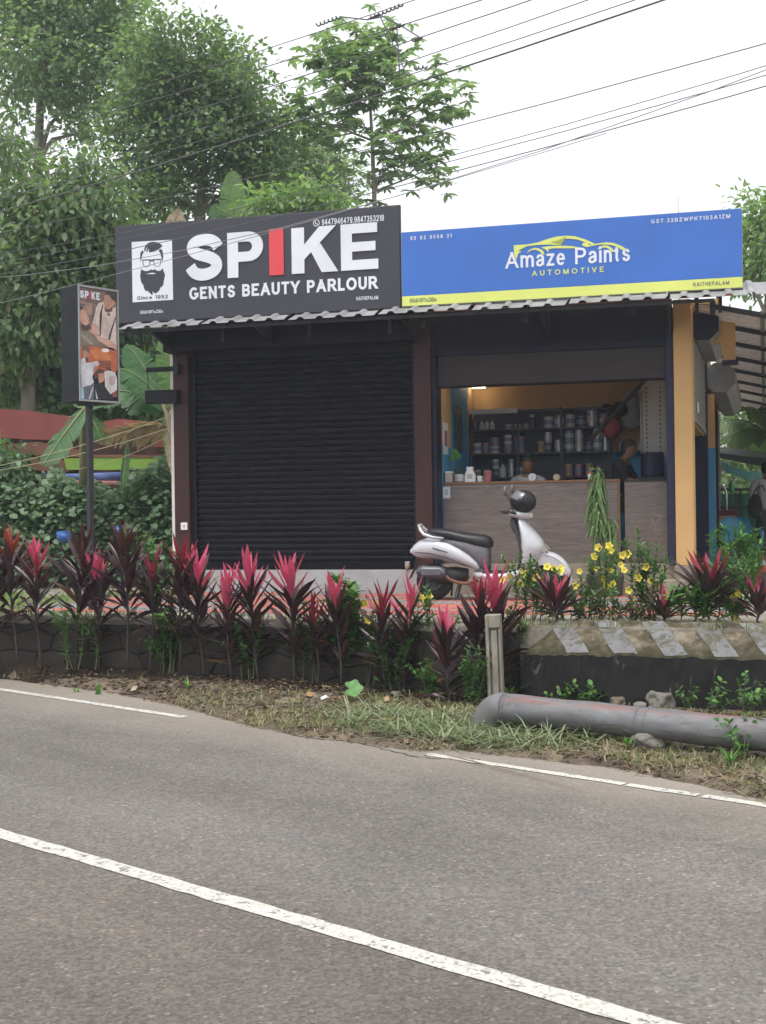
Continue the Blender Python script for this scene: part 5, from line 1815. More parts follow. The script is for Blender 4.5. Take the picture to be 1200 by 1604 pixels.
o_off[lb.name] = (0, 0, 0)
PRINT = [
    ((.22, .135, .11), [(305, 130), (795, 190), (800, 860), (325, 860)]),
    ((.34, .21, .17), [(310, 300), (480, 320), (480, 470), (318, 480)]),
    ((.12, .07, .06), [(320, 330), (390, 338), (390, 360), (320, 352)]),
    ((.12, .07, .06), [(400, 300), (560, 320), (560, 335), (400, 315)]),
    ((.13, .08, .07), [(410, 270), (600, 300), (600, 312), (410, 285)]),
    ((.40, .25, .19), [(440, 350), (475, 355), (470, 440), (440, 430)]),
    ((.12, .075, .07), [(470, 480), (520, 400), (530, 520), (480, 600)]),
    # barber: shirt, braces, head
    ((.66, .54, .49), [(530, 380), (560, 325), (620, 305), (700, 400), (780, 370), (795, 900), (690, 820), (590, 730), (500, 660), (480, 570)]),
    ((.56, .43, .38), [(590, 470), (660, 500), (700, 600), (680, 740), (590, 690)]),
    ((.52, .27, .19), [(640, 215), (690, 200), (770, 250), (775, 320), (740, 370), (690, 400), (640, 380), (622, 300)]),
    ((.07, .04, .035), [(650, 190), (795, 195), (795, 300), (760, 310), (745, 250), (690, 225), (640, 225)]),
    ((.13, .06, .045), [(632, 370), (660, 395), (700, 395), (745, 360), (735, 420), (690, 440), (640, 425)]),
    ((.02, .02, .022), [(672, 440), (690, 455), (705, 440), (705, 485), (690, 468), (672, 480)]),
    ((.03, .028, .03), [(610, 340), (622, 350), (588, 470), (585, 720), (570, 725), (572, 460)]),
    ((.03, .028, .03), [(775, 490), (785, 500), (712, 720), (700, 780), (680, 770), (695, 700)]),
    # customer
    ((.60, .33, .24), [(315, 410), (360, 395), (395, 430), (415, 480), (440, 505), (425, 540), (440, 570), (400, 600), (350, 580), (320, 520)]),
    ((.05, .03, .03), [(312, 350), (370, 372), (360, 400), (325, 420), (312, 440)]),
    ((.08, .045, .04), [(345, 575), (400, 600), (440, 575), (450, 620), (420, 660), (360, 650), (335, 610)]),
    ((.60, .36, .28), [(470, 590), (500, 560), (550, 610), (570, 650), (520, 680), (470, 640)]),
    ((.60, .35, .26), [(430, 660), (480, 640), (560, 720), (700, 770), (790, 830), (785, 880), (690, 850), (560, 780), (490, 700)]),
    ((.24, .20, .15), [(325, 665), (430, 670), (560, 790), (600, 840), (480, 830), (325, 820)]),
    ((.36, .31, .24), [(330, 700), (420, 740), (500, 820), (460, 825), (380, 770)]),
    # lower picture
    ((.50, .13, .045), [(325, 850), (560, 850), (800, 900), (800, 1120), (770, 1180), (340, 1180)]),
    ((.62, .20, .06), [(440, 900), (600, 870), (720, 960), (700, 1010), (520, 1000)]),
    ((.26, .07, .03), [(560, 1020), (720, 1020), (720, 1110), (560, 1110)]),
    ((.80, .78, .75), arc(645, 893, 50, 23, 0, 360, 14)[:-1]),
    ((.62, .60, .64), [(335, 1010), (400, 960), (430, 1050), (540, 1020), (570, 1060), (490, 1110), (480, 1220), (430, 1250), (345, 1240), (330, 1150)]),
    ((.14, .09, .06), [(350, 850), (400, 835), (440, 870), (435, 930), (400, 920), (360, 930)]),
    ((.50, .27, .19), [(365, 900), (400, 900), (435, 930), (430, 1000), (400, 1010), (370, 980)]),
    ((.10, .05, .04), [(385, 985), (430, 980), (430, 1040), (400, 1050)]),
    ((.63, .62, .68), [(340, 1210), (480, 1220), (500, 1280), (430, 1340), (345, 1400)]),
    ((.12, .13, .18), [(360, 1340), (430, 1320), (500, 1300), (500, 1480), (360, 1480)]),
    ((.35, .55, .62), [(335, 1340), (365, 1340), (375, 1480), (335, 1480)]),
    ((.58, .56, .55), [(430, 1480), (480, 1340), (495, 1340), (450, 1480)]),
    ((.60, .64, .68), [(515, 1350), (540, 1380), (555, 1480), (525, 1480)]),
    ((.012, .012, .016), [(500, 1300), (600, 1280), (700, 1350), (760, 1480), (550, 1480)]),
    ((.10, .05, .035), [(510, 1160), (560, 1110), (640, 1130), (640, 1170), (560, 1170), (530, 1240), (500, 1230)]),
    ((.52, .25, .17), [(550, 1180), (610, 1160), (640, 1200), (620, 1270), (560, 1290)]),
    ((.68, .64, .64), [(630, 1150), (700, 1130), (770, 1160), (795, 1230), (795, 1370), (710, 1420), (640, 1330)]),
    ((.10, .05, .04), [(655, 1090), (700, 1090), (730, 1140), (690, 1140), (640, 1110)]),
    ((.52, .40, .38), [(690, 1200), (770, 1200), (770, 1290), (720, 1320), (690, 1260)]),
    ((.28, .09, .05), [(730, 1400), (795, 1380), (795, 1450), (740, 1450)]),
]
for k, (c, poly) in enumerate(PRINT):
    flat(lb, [pu(*p) for p in poly], .0034 - .0001 * k, pcol(c), 'print')
dt = -.002
xw = (pu(318, 200)[0], pu(572, 240)[0])
za, zb2 = pz1 - (pz1 - pz0) * .098, pz1 - (pz1 - pz0) * .030
wd = (xw[1] - xw[0])
for ch, a0, a1, m_ in (('S', 0, .215, M_SIGNW), ('P', .245, .44, M_SIGNW), ('I', .475, .545, M_SIGNR), ('K', .585, .79, M_SIGNW), ('E', .82, 1.0, M_SIGNW)):
    put_text(lb, ch, xw[0] + wd * a0, xw[0] + wd * a1, za, zb2, dt, m_, .24 if ch != 'I' else .2)

# ------------------------------------------------------------------ scooter
SX0, SD0 = fp(681, 909, -1.2)[0], -1.2
sc = fthing('scooter', 'silver and black step through scooter parked in front of the counter', 'scooter', SX0, SD0, GY + .008)
sc.rotation_euler = (math.radians(3), 0, -ALPHA)
o_off[sc.name] = (0, 0, 0)
M_SILV = mat('scooter_silver', (0.50, 0.51, 0.545), 0.30, 0.06, 5, metal=0.12, coat=.4)
M_SEAT = mat('seat_vinyl', (0.022, 0.023, 0.028), 0.42, 0.25, 9, bmp=.25, bscale=150)
M_RUB = mat('tyre_rubber', (0.018, 0.017, 0.017), 0.85, 0.3, 20, bmp=.3, dirt=.4, dirtc=(.06, .05, .04))
M_BPL = mat('black_plastic', (0.03, 0.03, 0.033), 0.55, 0.25, 12)
M_GPL = mat('grey_plastic', (0.12, 0.12, 0.13), 0.55, 0.2, 12)
M_MUFF = mat('muffler', (0.10, 0.105, 0.12), 0.4, 0.3, 9, metal=.4)
M_RUST = mat('rusty_pipe', (0.25, 0.11, 0.06), 0.7, 0.5, 14)
M_RED = mat('tail_red', (0.35, 0.03, 0.03), .25, .2, 9)
M_CLEAR = mat('lens_clear', (0.6, 0.58, 0.52), .15, .1, 9)
RW = 0.205


def wheel(cx, name):
    z = RW
    w = MB()
    pr = [(.105, -.045), (.13, -.05), (.165, -.05), (.19, -.042), (.203, -.022), (.206, 0), (.203, .022), (.19, .042), (.165, .05), (.13, .05), (.105, .045), (.10, 0), (.105, -.045)]
    w.lathe(pr, (cx, 0, z), 36, 'y')
    w.f = w.f[:-2]
    wo = w.build('wheel', M_RUB, sc, smooth=True)
    rb = MB().lathe([(.02, -.035), (.05, -.032), (.06, -.015), (.09, -.02), (.112, -.042), (.118, -.046), (.118, .046), (.112, .042), (.06, .02), (.02, .03)], (cx, 0, z), 30, 'y')
    for k in range(5):
        a = 2 * PI * k / 5
        u, v = math.cos(a), math.sin(a)
        rb.tube([(cx + u * .04, -.028, z + v * .04), (cx + u * .105, -.036, z + v * .105)], .014, 6)
    rb.build('rim', M_MUFF, wo, smooth=False)
    hb = MB().lathe([(.028, -.06), (.03, -.035), (.03, .04), (.02, .05)], (cx, 0, z), 12, 'y')
    hb.build('hub', M_MUFF, wo)
    return wo


wheel(0, 'rear')
wheel(1.235, 'front')


def ell_ring(x, zc, hw, hz, n=20, ex=2.6, tilt=0):
    out = []
    for k in range(n):
        a = 2 * PI * k / n
        c, s = math.cos(a), math.sin(a)
        y = hw * math.copysign(abs(c) ** (2 / ex), c)
        z = hz * math.copysign(abs(s) ** (2 / ex), s)
        out.append((x + tilt * z, y, zc + z))
    return out


# rear body shell
SH = [(-.245, .555, .06, .035), (-.215, .560, .10, .065), (-.15, .572, .135, .10), (-.05, .585, .155, .118), (.08, .575, .168, .122), (.20, .545, .175, .120), (.32, .495, .175, .105), (.42, .445, .165, .085), (.50, .395, .14, .055), (.53, .375, .10, .03)]
MB().rings([ell_ring(x, z, w, h, 24, 2.5) for x, z, w, h in SH]).build('side_panel', M_SILV, sc, smooth=True)
# crease trim along both sides
for s in (-1, 1):
    MB().tube([(-.19, s * .128, .545), (-.02, s * .163, .535), (.15, s * .18, .50), (.32, s * .183, .435), (.47, s * .152, .365)], [.004, .006, .006, .006, .003], 6).build('trim_line', M_BPL, sc)
    MB().add([(.02, s * .171, .60), (.19, s * .184, .552), (.19, s * .184, .540), (.02, s * .171, .588)], [(0, 1, 2, 3)]).build('emblem', M_DKST, sc)
# grey centre piece under the seat
US = [(.10, .665, .12, .03), (.25, .635, .135, .055), (.40, .585, .14, .09), (.52, .50, .13, .145), (.60, .47, .12, .15), (.635, .46, .09, .13)]
MB().rings([ell_ring(x, z, w, h, 18, 2.8) for x, z, w, h in US]).build('under_seat_panel', M_GPL, sc, smooth=True)
# seat
ST = [(-.06, .775, .07, .012), (-.02, .772, .105, .028), (.08, .762, .128, .042), (.20, .742, .138, .052), (.30, .712, .14, .058), (.38, .692, .14, .062), (.48, .672, .135, .068), (.58, .652, .12, .072), (.64, .636, .095, .062), (.67, .62, .05, .035)]
MB().rings([ell_ring(x, z, w, h, 22, 2.5, .12) for x, z, w, h in ST]).build('seat', M_SEAT, sc, smooth=True)
# grab rail
for s in (-1, 1):
    MB().tube([(.14, s * .135, .70), (.02, s * .15, .712), (-.08, s * .14, .745), (-.125, s * .10, .79), (-.155, s * .05, .845)], [.012, .016, .019, .02, .014], 8).build('grab_rail', M_SILV, sc, smooth=True)
MB().tube([(-.145, -.06, .83), (-.165, 0, .838), (-.145, .06, .83)], .017, 8).build('grab_bar', M_SILV, sc, smooth=True)
# lamps, mudguard, plate
MB().rings([ell_ring(-.262, .545, .05, .022, 14), ell_ring(-.235, .552, .085, .042, 14)]).build('tail_lamp', M_CLEAR, sc, smooth=True)
for s in (-1, 1):
    MB().rings([ell_ring(-.225, .545, .02, .022, 10), ell_ring(-.19, .545, .03, .034, 10)]).v and None
MB().add([(-.14, -.07, .50), (-.14, .07, .50), (-.275, .065, .24), (-.275, -.065, .24), (-.155, -.07, .50), (-.155, .07, .50), (-.285, .065, .235), (-.285, -.065, .235)],
         [(0, 1, 2, 3), (7, 6, 5, 4), (0, 3, 7, 4), (1, 5, 6, 2), (3, 2, 6, 7), (0, 4, 5, 1)]).build('rear_mudguard', M_BPL, sc, bevel=.004)
# engine case, muffler, exhaust pipe
MB().rings([ell_ring(x, z, w, h, 14) for x, z, w, h in ((-.05, .25, .08, .06), (.08, .27, .1, .09), (.25, .28, .1, .09), (.38, .28, .08, .07))]).build('engine_case', M_BPL, sc, smooth=True)
mf = MB()
mf.rings([[(x, -.175 + .062 * math.cos(a), z + r * math.sin(a)) for a in [2 * PI * k / 16 for k in range(16)]] for x, z, r in ((-.155, .335, .03), (-.14, .335, .062), (-.08, .335, .07), (.10, .325, .07), (.155, .318, .06), (.17, .315, .03))])
mf.build('muffler', M_MUFF, sc, smooth=True)
MB().box(-.10, .12, -.245, -.236, .30, .37).build('heat_guard', M_GPL, sc, bevel=.004)
MB().tube([(.15, -.17, .30), (.20, -.16, .245), (.30, -.14, .205), (.42, -.10, .19), (.50, -.05, .22)], .018, 8).build('exhaust_pipe', M_RUST, sc, smooth=True)
# footboard
MB().rings([ell_ring(x, z, w, h, 16, 4) for x, z, w, h in ((.46, .29, .12, .04), (.60, .275, .165, .035), (.80, .275, .175, .035), (.95, .30, .165, .045), (1.0, .34, .14, .05))]).build('footboard', M_SILV, sc, smooth=True)
MB().box(.56, .93, -.13, .13, .306, .316).build('foot_mat', M_BPL, sc, bevel=.003)
# leg shield: rings stacked along the steering column
LS = [(1.00, .34, .10, .17), (1.035, .42, .115, .19), (1.055, .50, .15, .20), (1.06, .555, .18, .205), (1.06, .60, .19, .205), (1.055, .66, .168, .20), (1.035, .74, .125, .185), (1.005, .82, .085, .16), (.985, .875, .062, .13), (.975, .905, .04, .09)]


def plan_ring(xc, z, dx, wy, n=22):
    out = []
    for k in range(n):
        a = 2 * PI * k / n
        c, s = math.cos(a), math.sin(a)
        x = dx * (c if c > 0 else 0.45 * c)
        y = wy * math.copysign(abs(s) ** .75, s) * (1 if c < 0 else 1 - .18 * c)
        out.append((xc + x, y, z))
    return out


MB().rings([plan_ring(*q) for q in LS]).build('leg_shield', M_SILV, sc, smooth=True)
IN = [(.955, .33, .04, .15), (.99, .45, .05, .17), (1.0, .56, .06, .18), (.98, .68, .06, .175), (.935, .79, .06, .145), (.905, .88, .06, .10), (.90, .93, .05, .06)]
MB().rings([plan_ring(x, z, dx, wy) for x, z, dx, wy in IN]).build('inner_panel', M_BPL, sc, smooth=True)
# indicator on the leg shield
for s in (-1, 1):
    MB().rings([[(1.17 + .05 * i + .02 * math.cos(a), s * (.10 + .0 * i), .63 - .04 * i + .035 * math.sin(a)) for a in [2 * PI * k / 10 for k in range(10)]] for i in (0, 1, 2)]).build('indicator', M_CLEAR, sc, smooth=True)
# front fork, fender
MB().tube([(1.10, 0, .55), (1.20, 0, .35)], .035, 10).build('fork_stem', M_BPL, sc)
for s in (-1, 1):
    MB().tube([(1.16, s * .07, .42), (1.235, s * .07, RW)], .018, 8).build('fork_leg', M_MUFF, sc)
FE_ = []
for a in range(-18, 145, 9):
    r = math.radians(a)
    cx, cz = 1.235 + .262 * math.cos(r), RW + .02 + .275 * math.sin(r)
    nx, nz = math.cos(r), math.sin(r)
    wf_ = .085 if 10 < a < 130 else .06
    ring = []
    for k in range(14):
        b2 = 2 * PI * k / 14
        o_ = .012 * math.sin(b2) + .03 * (1 - (abs(math.cos(b2))) ** 2)
        ring.append((cx + nx * o_, wf_ * math.cos(b2), cz + nz * o_))
    FE_.append(ring)
MB().rings(FE_).build('front_fender', M_SILV, sc, smooth=True)
for s in (-1, 1):
    MB().add([(1.235 + .275 * math.cos(math.radians(a)), s * .083, RW + .02 + .285 * math.sin(math.radians(a))) for a in range(15, 140, 12)] + [(1.235 + .16 * math.cos(math.radians(a)), s * .08, RW + .02 + .17 * math.sin(math.radians(a))) for a in range(15, 140, 12)],
             [(i, i + 1, i + 12, i + 11) for i in range(10)]).build('fender_side', M_SILV, sc)
# handlebar cowl, headlamp, bars, grips, levers, mirrors
MB().rings([ell_ring(x, z, w, h, 18, 2.4) for x, z, w, h in ((.86, .955, .05, .03), (.90, .955, .11, .045), (.97, .95, .14, .055), (1.04, .945, .12, .055), (1.085, .94, .085, .045), (1.10, .938, .05, .03))]).build('handlebar_cowl', M_SILV, sc, smooth=True)
MB().rings([ell_ring(x, z, w, h, 16) for x, z, w, h in ((1.085, .938, .07, .04), (1.11, .937, .055, .032), (1.118, .936, .02, .012))]).build('headlamp', M_CLEAR, sc, smooth=True)
for s in (-1, 1):
    MB().tube([(.95, s * .12, .96), (.90, s * .22, .985), (.87, s * .30, .99)], .013, 8).build('handlebar', M_BPL, sc)
    MB().tube([(.89, s * .24, .985), (.845, s * .355, .99)], [.019, .018], 10).build('grip', M_RUB, sc)
    MB().tube([(.95, s * .20, .98), (.93, s * .28, .995), (.90, s * .36, .985)], .006, 6).build('brake_lever', M_MUFF, sc)
    MB().tube([(.93, s * .19, .985), (.90, s * .22, 1.10), (.875, s * .25, 1.18)], .006, 6).build('mirror_stalk', M_BPL, sc)
    MB().lathe([(.01, -.022), (.05, -.014), (.058, 0), (.055, .012), (.045, .016)], (.86, s * .27, 1.215), 18, 'x').build('mirror', M_GPL, sc, smooth=True)
MB().tube([(.93, -.2, .97), (.84, -.16, .99), (.78, -.12, .985)], .012, 6).build('switch_pod', M_BPL, sc)
MB().tube([(.9, -.1, .93), (.88, -.12, .85), (.92, -.08, .75)], .005, 6).build('cable', M_BPL, sc)
MB().tube([(.18, .15, .25), (.14, .26, .012)], .012, 8).build('side_stand', M_MUFF, sc)
MB().tube([(.30, -.08, .22), (.24, -.11, .015), (.24, .11, .015), (.30, .08, .22)], .012, 8).build('centre_stand', M_MUFF, sc)
# helmet hung on the near handlebar
hp = fp(819.5, 786, SD0 - .12)
hm = fthing('helmet', 'dark glossy helmet with clear visor hung on the scooter handlebar', 'helmet', hp[0], SD0 - .12, hp[1])
M_HELM = mat('helmet_black', (0.016, 0.016, 0.018), .55, .2, 6, spec=.3)
M_VIS = mat('visor', (0.16, 0.165, 0.19), .2, .1, 6)
o_off[hm.name] = (0, 0, 0)
rg = []
for i in range(1, 12):
    th = PI * i / 14
    r = .128 * math.sin(th) * (1.0 if th < 1.9 else .97)
    rg.append([(r * 1.12 * math.cos(a) + .01 * math.cos(th), r * .95 * math.sin(a), .128 * math.cos(th) * 1.02) for a in [2 * PI * k / 24 for k in range(24)]])
sh = MB().rings(rg).build('shell', M_HELM, hm, smooth=True)
vis = []
for i in range(6):
    th = math.radians(38 + 9.5 * i)
    r = .131 * math.sin(th)
    row = []
    for k in range(13):
        a = math.radians(120 + 12 * k)
        row.append((r * 1.13 * math.cos(a) + .01 * math.cos(th), r * .97 * math.sin(a), .1315 * math.cos(th) * 1.02))
    vis.append(row)
MB().add([p for r in vis for p in r], [(i * 13 + k, i * 13 + k + 1, i * 13 + k + 14, i * 13 + k + 13) for i in range(5) for k in range(12)]).build('visor', M_VIS, hm, smooth=True)
MB().lathe([(.02, -.004), (.024, 0), (.02, .006)], (-.02, -.124, .02), 12, 'y').build('visor_pivot', M_BPL, hm)
hm.rotation_euler = (.1, .35, -ALPHA)

# ------------------------------------------------------------------ pipe, post, stones on the verge
def mat_pipe():
    m = bpy.data.materials.new('pipe_paint')
    nt, bs = nodes_of(m)
    v = coords(nt)
    n = noise(nt, coords(nt, (.5, 2, 2)), 4, 8, .7, .5)
    r = ramp(nt, [(.3, (.075, .075, .077)), (.5, (.125, .128, .134)), (.7, (.185, .19, .20))])
    nt.links.new(n, r.inputs[0])
    n2 = noise(nt, coords(nt, (1, 3.5, 3.5)), 5, 9, .8, .8)
    r2 = ramp(nt, [(.55, (0, 0, 0)), (.60, (.9,) * 3)])
    nt.links.new(n2, r2.inputs[0])
    c = mixc(nt, r2.outputs[0], r.outputs[0], (.095, .075, .06))
    sx = nt.nodes.new('ShaderNodeSeparateXYZ')
    nt.links.new(v, sx.inputs[0])
    # faded red band along the crown of the pipe
    mr = nt.nodes.new('ShaderNodeMapRange')
    mr.inputs['From Min'].default_value = .055
    mr.inputs['From Max'].default_value = .085
    nt.links.new(sx.outputs[2], mr.inputs['Value'])
    n3 = noise(nt, coords(nt, (.7, 5, 5)), 3, 6, .7)
    r3 = ramp(nt, [(.42, (0, 0, 0)), (.54, (.8,) * 3)])
    nt.links.new(n3, r3.inputs[0])
    mu = nt.nodes.new('ShaderNodeMath')
    mu.operation = 'MULTIPLY'
    nt.links.new(mr.outputs[0], mu.inputs[0])
    nt.links.new(r3.outputs[0], mu.inputs[1])
    c = mixc(nt, mu.outputs[0], c, (.21, .085, .075))
    nt.links.new(c, bs.inputs['Base Color'])
    bs.inputs['Roughness'].default_value = .6
    bump(nt, bs, n2, .3, .006)
    return m


M_PIPE = mat_pipe()
pA, pB = at(795, 1117, 8.75), at(1205, 1163, 7.65)
pA.z, pB.z = .172, .150
dvec = (pB - pA)
L_ = dvec.length
pipe = thing('water_pipe', 'thick grey water pipe with faded red top lying on the verge before the parapet', 'pipe', pA, math.atan2(dvec.y, dvec.x))
pts = [(L_ * i / 30 - .02, .004 * math.sin(i * 1.3), -.018 * i / 30 + .003 * math.sin(i * .7)) for i in range(-0, 55)]
rr = [.105] * len(pts)
bp = MB().tube(pts, rr, 28)
bp.build('pipe_run', M_PIPE, pipe, off=(0, 0, 0), smooth=True)
eb = [(-.015, 0, 0)]
for i in range(1, 11):
    a = math.radians(9.5 * i)
    eb.append((-.02 - .155 * math.sin(a), 0, -.155 * (1 - math.cos(a))))
eb.append((eb[-1][0], 0, -.34))
MB().tube(eb, [.112] * len(eb), 24).build('elbow', mat('elbow_paint', (.16, .16, .163), .65, .35, 6, dirt=.5, dirtc=(.12, .095, .08), bmp=.2), pipe, off=(0, 0, 0), smooth=True)
for x in (.0, 1.02, 1.09):
    MB().lathe([(.106, -.006), (.1105, 0), (.106, .006)], (x, 0, -.005), 24, 'x').build('weld_seam', M_PIPE, pipe, off=(0, 0, 0), smooth=True)


def rock(loc, r, sq, seed, m, name='stone', label='', cat='stone', group='loose stones by the pipe'):
    bm = bmesh.new()
    bmesh.ops.create_icosphere(bm, subdivisions=4, radius=1)
    for v in bm.verts:
        p = v.co.copy()
        k = 1 + .30 * mnoise.noise(p * 1.3 + Vector((seed, 0, 0))) + .05 * mnoise.noise(p * 8) + .12 * mnoise.noise(p * 3.5 + Vector((0, seed, 0)))
        q = Vector((max(-.8, min(.8, p.x)), max(-.8, min(.8, p.y)), max(-.75, min(.72, p.z))))
        v.co = Vector((q.x * r[0] * k, q.y * r[1] * k, q.z * r[2] * k))
    me = bpy.data.meshes.new(name)
    bm.to_mesh(me)
    bm.free()
    me.materials.append(m)
    me.polygons.foreach_set('use_smooth', [True] * len(me.polygons))
    o = link_mesh(name, me, None, loc, (rnd.uniform(-.1, .1), rnd.uniform(-.1, .1), sq))
    return tag(o, label, cat, group)


M_ROCK = mat('rock_grey', (.22, .205, .18), .9, .45, 8, bmp=.7, dirt=.5, dirtc=(.08, .075, .06))
M_ROCKM = mat('rock_brown', (.19, .155, .115), .9, .5, 8, bmp=.7, dirt=.5, dirtc=(.07, .065, .04))


def on_verge(px, py, z=.02):
    for _ in range(6):
        x, y = gz(px, py, z)
        z = z_verge(x, y)
    return Vector((x, y, z))


for k, (px, py, r, m_, lab) in enumerate([
        (1017, 1170, (.12, .09, .07), M_ROCK, 'squared grey stone wedged under the water pipe'),
        (845, 1150, (.06, .05, .045), M_ROCKM, 'small brown stone under the pipe near its elbow'),
        (870, 1150, (.10, .06, .05), M_ROCKM, 'flat brown stone in the grass under the pipe'),
        (1035, 1108, (.13, .10, .10), M_ROCK, 'grey rubble stone between the pipe and the parapet'),
        (968, 1106, (.11, .07, .06), M_ROCKM, 'brown rubble stone behind the pipe beside the weeds'),
        (1003, 1112, (.08, .06, .05), M_ROCK, 'small grey rubble stone behind the pipe'),
        (620, 1090, (.05, .04, .03), M_ROCK, 'pale pebble in the grass at the foot of the wall')]):
    p = on_verge(px, py)
    rock(p + Vector((0, 0, r[2] * .45)), r, rnd.uniform(0, 3), k * 3.1, m_, label=lab)

# boundary post with recessed faces
M_POST = mat('post_concrete', (.30, .275, .225), .9, .35, 7, bmp=.4, dirt=.7, dirtc=(.10, .095, .075))
pt, pz = fp(777, 1100, -4.75)
po = fthing('boundary_post', 'weathered concrete boundary post with a recessed face at the end of the wall', 'post', pt, -4.75, -.05)
po.rotation_euler = (0, math.radians(-1.5), -ALPHA)
o_off[po.name] = (0, 0, 0)
PH, PWD = .80, .062
MB().box(-PWD, PWD, .03, .10, -.2, PH).build('shaft', M_POST, po, off=(0, 0, 0), bevel=.006)
MB().box(-PWD, -PWD + .028, -.01, .029, -.2, PH - .001).build('left_flange', M_POST, po, off=(0, 0, 0), bevel=.005)
MB().box(PWD - .016, PWD, -.01, .029, -.2, PH - .12).build('right_flange', M_POST, po, off=(0, 0, 0), bevel=.005)
MB().box(-PWD + .029, PWD - .001, -.01, .029, PH - .105, PH - .001).build('head_block', M_POST, po, off=(0, 0, 0), bevel=.005)
MB().box(-PWD + .045, PWD - .03, .0, .029, -.2, PH - .13).build('centre_rib', M_POST, po, off=(0, 0, 0), bevel=.005)

# ------------------------------------------------------------------ plants
M_CORD = {
    'pink': leaf_mat('ti_pink', [(0, (.50, .05, .13)), (.6, (.58, .085, .19)), (1, (.42, .035, .09))], .4, .30),
    'red': leaf_mat('ti_red', [(0, (.20, .022, .042)), (1, (.32, .035, .07))], .4, .25),
    'wine': leaf_mat('ti_wine', [(0, (.05, .018, .024)), (.7, (.085, .03, .036)), (1, (.13, .075, .08))], .36, .14, .55),
    'dark': leaf_mat('ti_dark', [(0, (.024, .012, .016)), (.7, (.045, .02, .026)), (1, (.085, .055, .062))], .33, .10, .6),
    'brown': leaf_mat('ti_brown', [(0, (.055, .025, .015)), (1, (.09, .045, .022))], .4, .12),
    'orange': leaf_mat('ti_orange', [(0, (.30, .06, .035)), (1, (.26, .045, .03))], .4, .28),
}


def ti_leaf(mkey, bend, wave, seed):
    """lance shaped leaf along +x with a petiole, folded along the rib; unit length"""
    r = random.Random(seed)
    n = 9
    vs, fs = [], []
    for i in range(n + 1):
        u = i / n
        w = .011 if u < .14 else .060 * math.sin(PI * min(1, ((u - .10) / .90)) ** .82) ** .9 + .004
        if i == n: w = .001
        x = u * (1 - .12 * bend * u)
        z = -bend * .55 * u * u + .03 * math.sin(u * 5 + seed)
        tw = wave * math.sin(u * 3.0 + seed)
        for s in (-1, 0, 1):
            fold = .55 if u < .5 else .35
            vs.append((x, s * w * math.cos(tw) + wave * .04 * math.sin(u * 4), z + (abs(s) * w * fold) + s * w * math.sin(tw)))
    for i in range(n):
        a = i * 3
        fs += [(a, a + 3, a + 4, a + 1), (a + 1, a + 4, a + 5, a + 2)]
    return MB().add(vs, fs).mesh('leaf', M_CORD[mkey], smooth=True, fix=False)


TI = {k: [ti_leaf(k, b_, w_, s_) for b_, w_, s_ in ((.15, .1, 1), (.35, .3, 2), (.6, .35, 3), (.95, .4, 4))] for k in M_CORD}
M_STEM = mat('ti_stem', (.075, .058, .05), .85, .4, 20, bmp=.4)


def cordyline(t, d, z0, ztop, label, tone, n=24, ln=.46, seed=0, lean=(0, 0), leafy=.62):
    r = random.Random(seed * 13 + 5)
    p = fthing('cordyline_plant', label, 'ti plant', t, d, z0, 'red leaved ti plants along the wall')
    o_off[p.name] = (0, 0, 0)
    H = ztop - z0
    hs = H - ln * .85
    zl = max(.05, hs - leafy * (1.08 if H > .9 else .75))
    st = [(lean[0] * u * H + .015 * math.sin(u * 5 + seed), lean[1] * u * H, hs * u - .05 * (u == 0)) for u in [i / 7 for i in range(8)]]
    MB().tube(st, [(.0115 - .004 * i / 7) for i in range(8)], 7).build('stem', M_STEM, p, off=(0, 0, 0), smooth=True)

    def at_stem(z):
        u = max(0, min(1, z / hs)) * 7
        i = min(6, int(u))
        return Vector(st[i]).lerp(Vector(st[i + 1]), u - i)
    az = r.uniform(0, 6.28)
    for k in range(n):
        f = k / (n - 1)                 # 0 lowest, 1 youngest
        z = zl + (hs - zl) * f ** .85
        az += 2.4 + r.uniform(-.3, .3)
        if f > .79:
            el, sh, L = r.uniform(68, 88), r.choice((0, 0, 1)), ln * r.uniform(.62, .98)
            key = {'pink': 'pink', 'dark': 'brown' if r.random() < .5 else 'wine', 'red': 'red', 'orange': 'orange'}[tone]
        elif f > .70:
            el, sh, L = r.uniform(55, 80), r.choice((0, 1, 1)), ln * r.uniform(.8, 1.05)
            key = {'pink': r.choice(('pink', 'red', 'wine', 'wine', 'dark')), 'dark': 'wine' if r.random() < .4 else 'dark', 'red': r.choice(('red', 'wine')), 'orange': r.choice(('orange', 'wine'))}[tone]
        elif f > .3:
            el, sh, L = r.uniform(44, 72), r.choice((0, 1, 2)), ln * r.uniform(.85, 1.1)
            key = r.choice(('wine', 'dark', 'dark', 'dark', 'dark'))
        else:
            el, sh, L = r.uniform(22, 64), r.choice((1, 1, 2, 3)), ln * r.uniform(.65, 1.0)
            key = r.choice(('dark', 'dark', 'dark', 'brown'))
        q = at_stem(z)
        rot = (Matrix.Rotation(az, 3, 'Z') @ Matrix.Rotation(-math.radians(el), 3, 'Y') @ Matrix.Rotation(r.uniform(-.5, .5), 3, 'X')).to_euler()
        link_mesh('leaf', TI[key][sh], p, q, rot, (L, L * r.uniform(.8, 1.25), L))
    return p


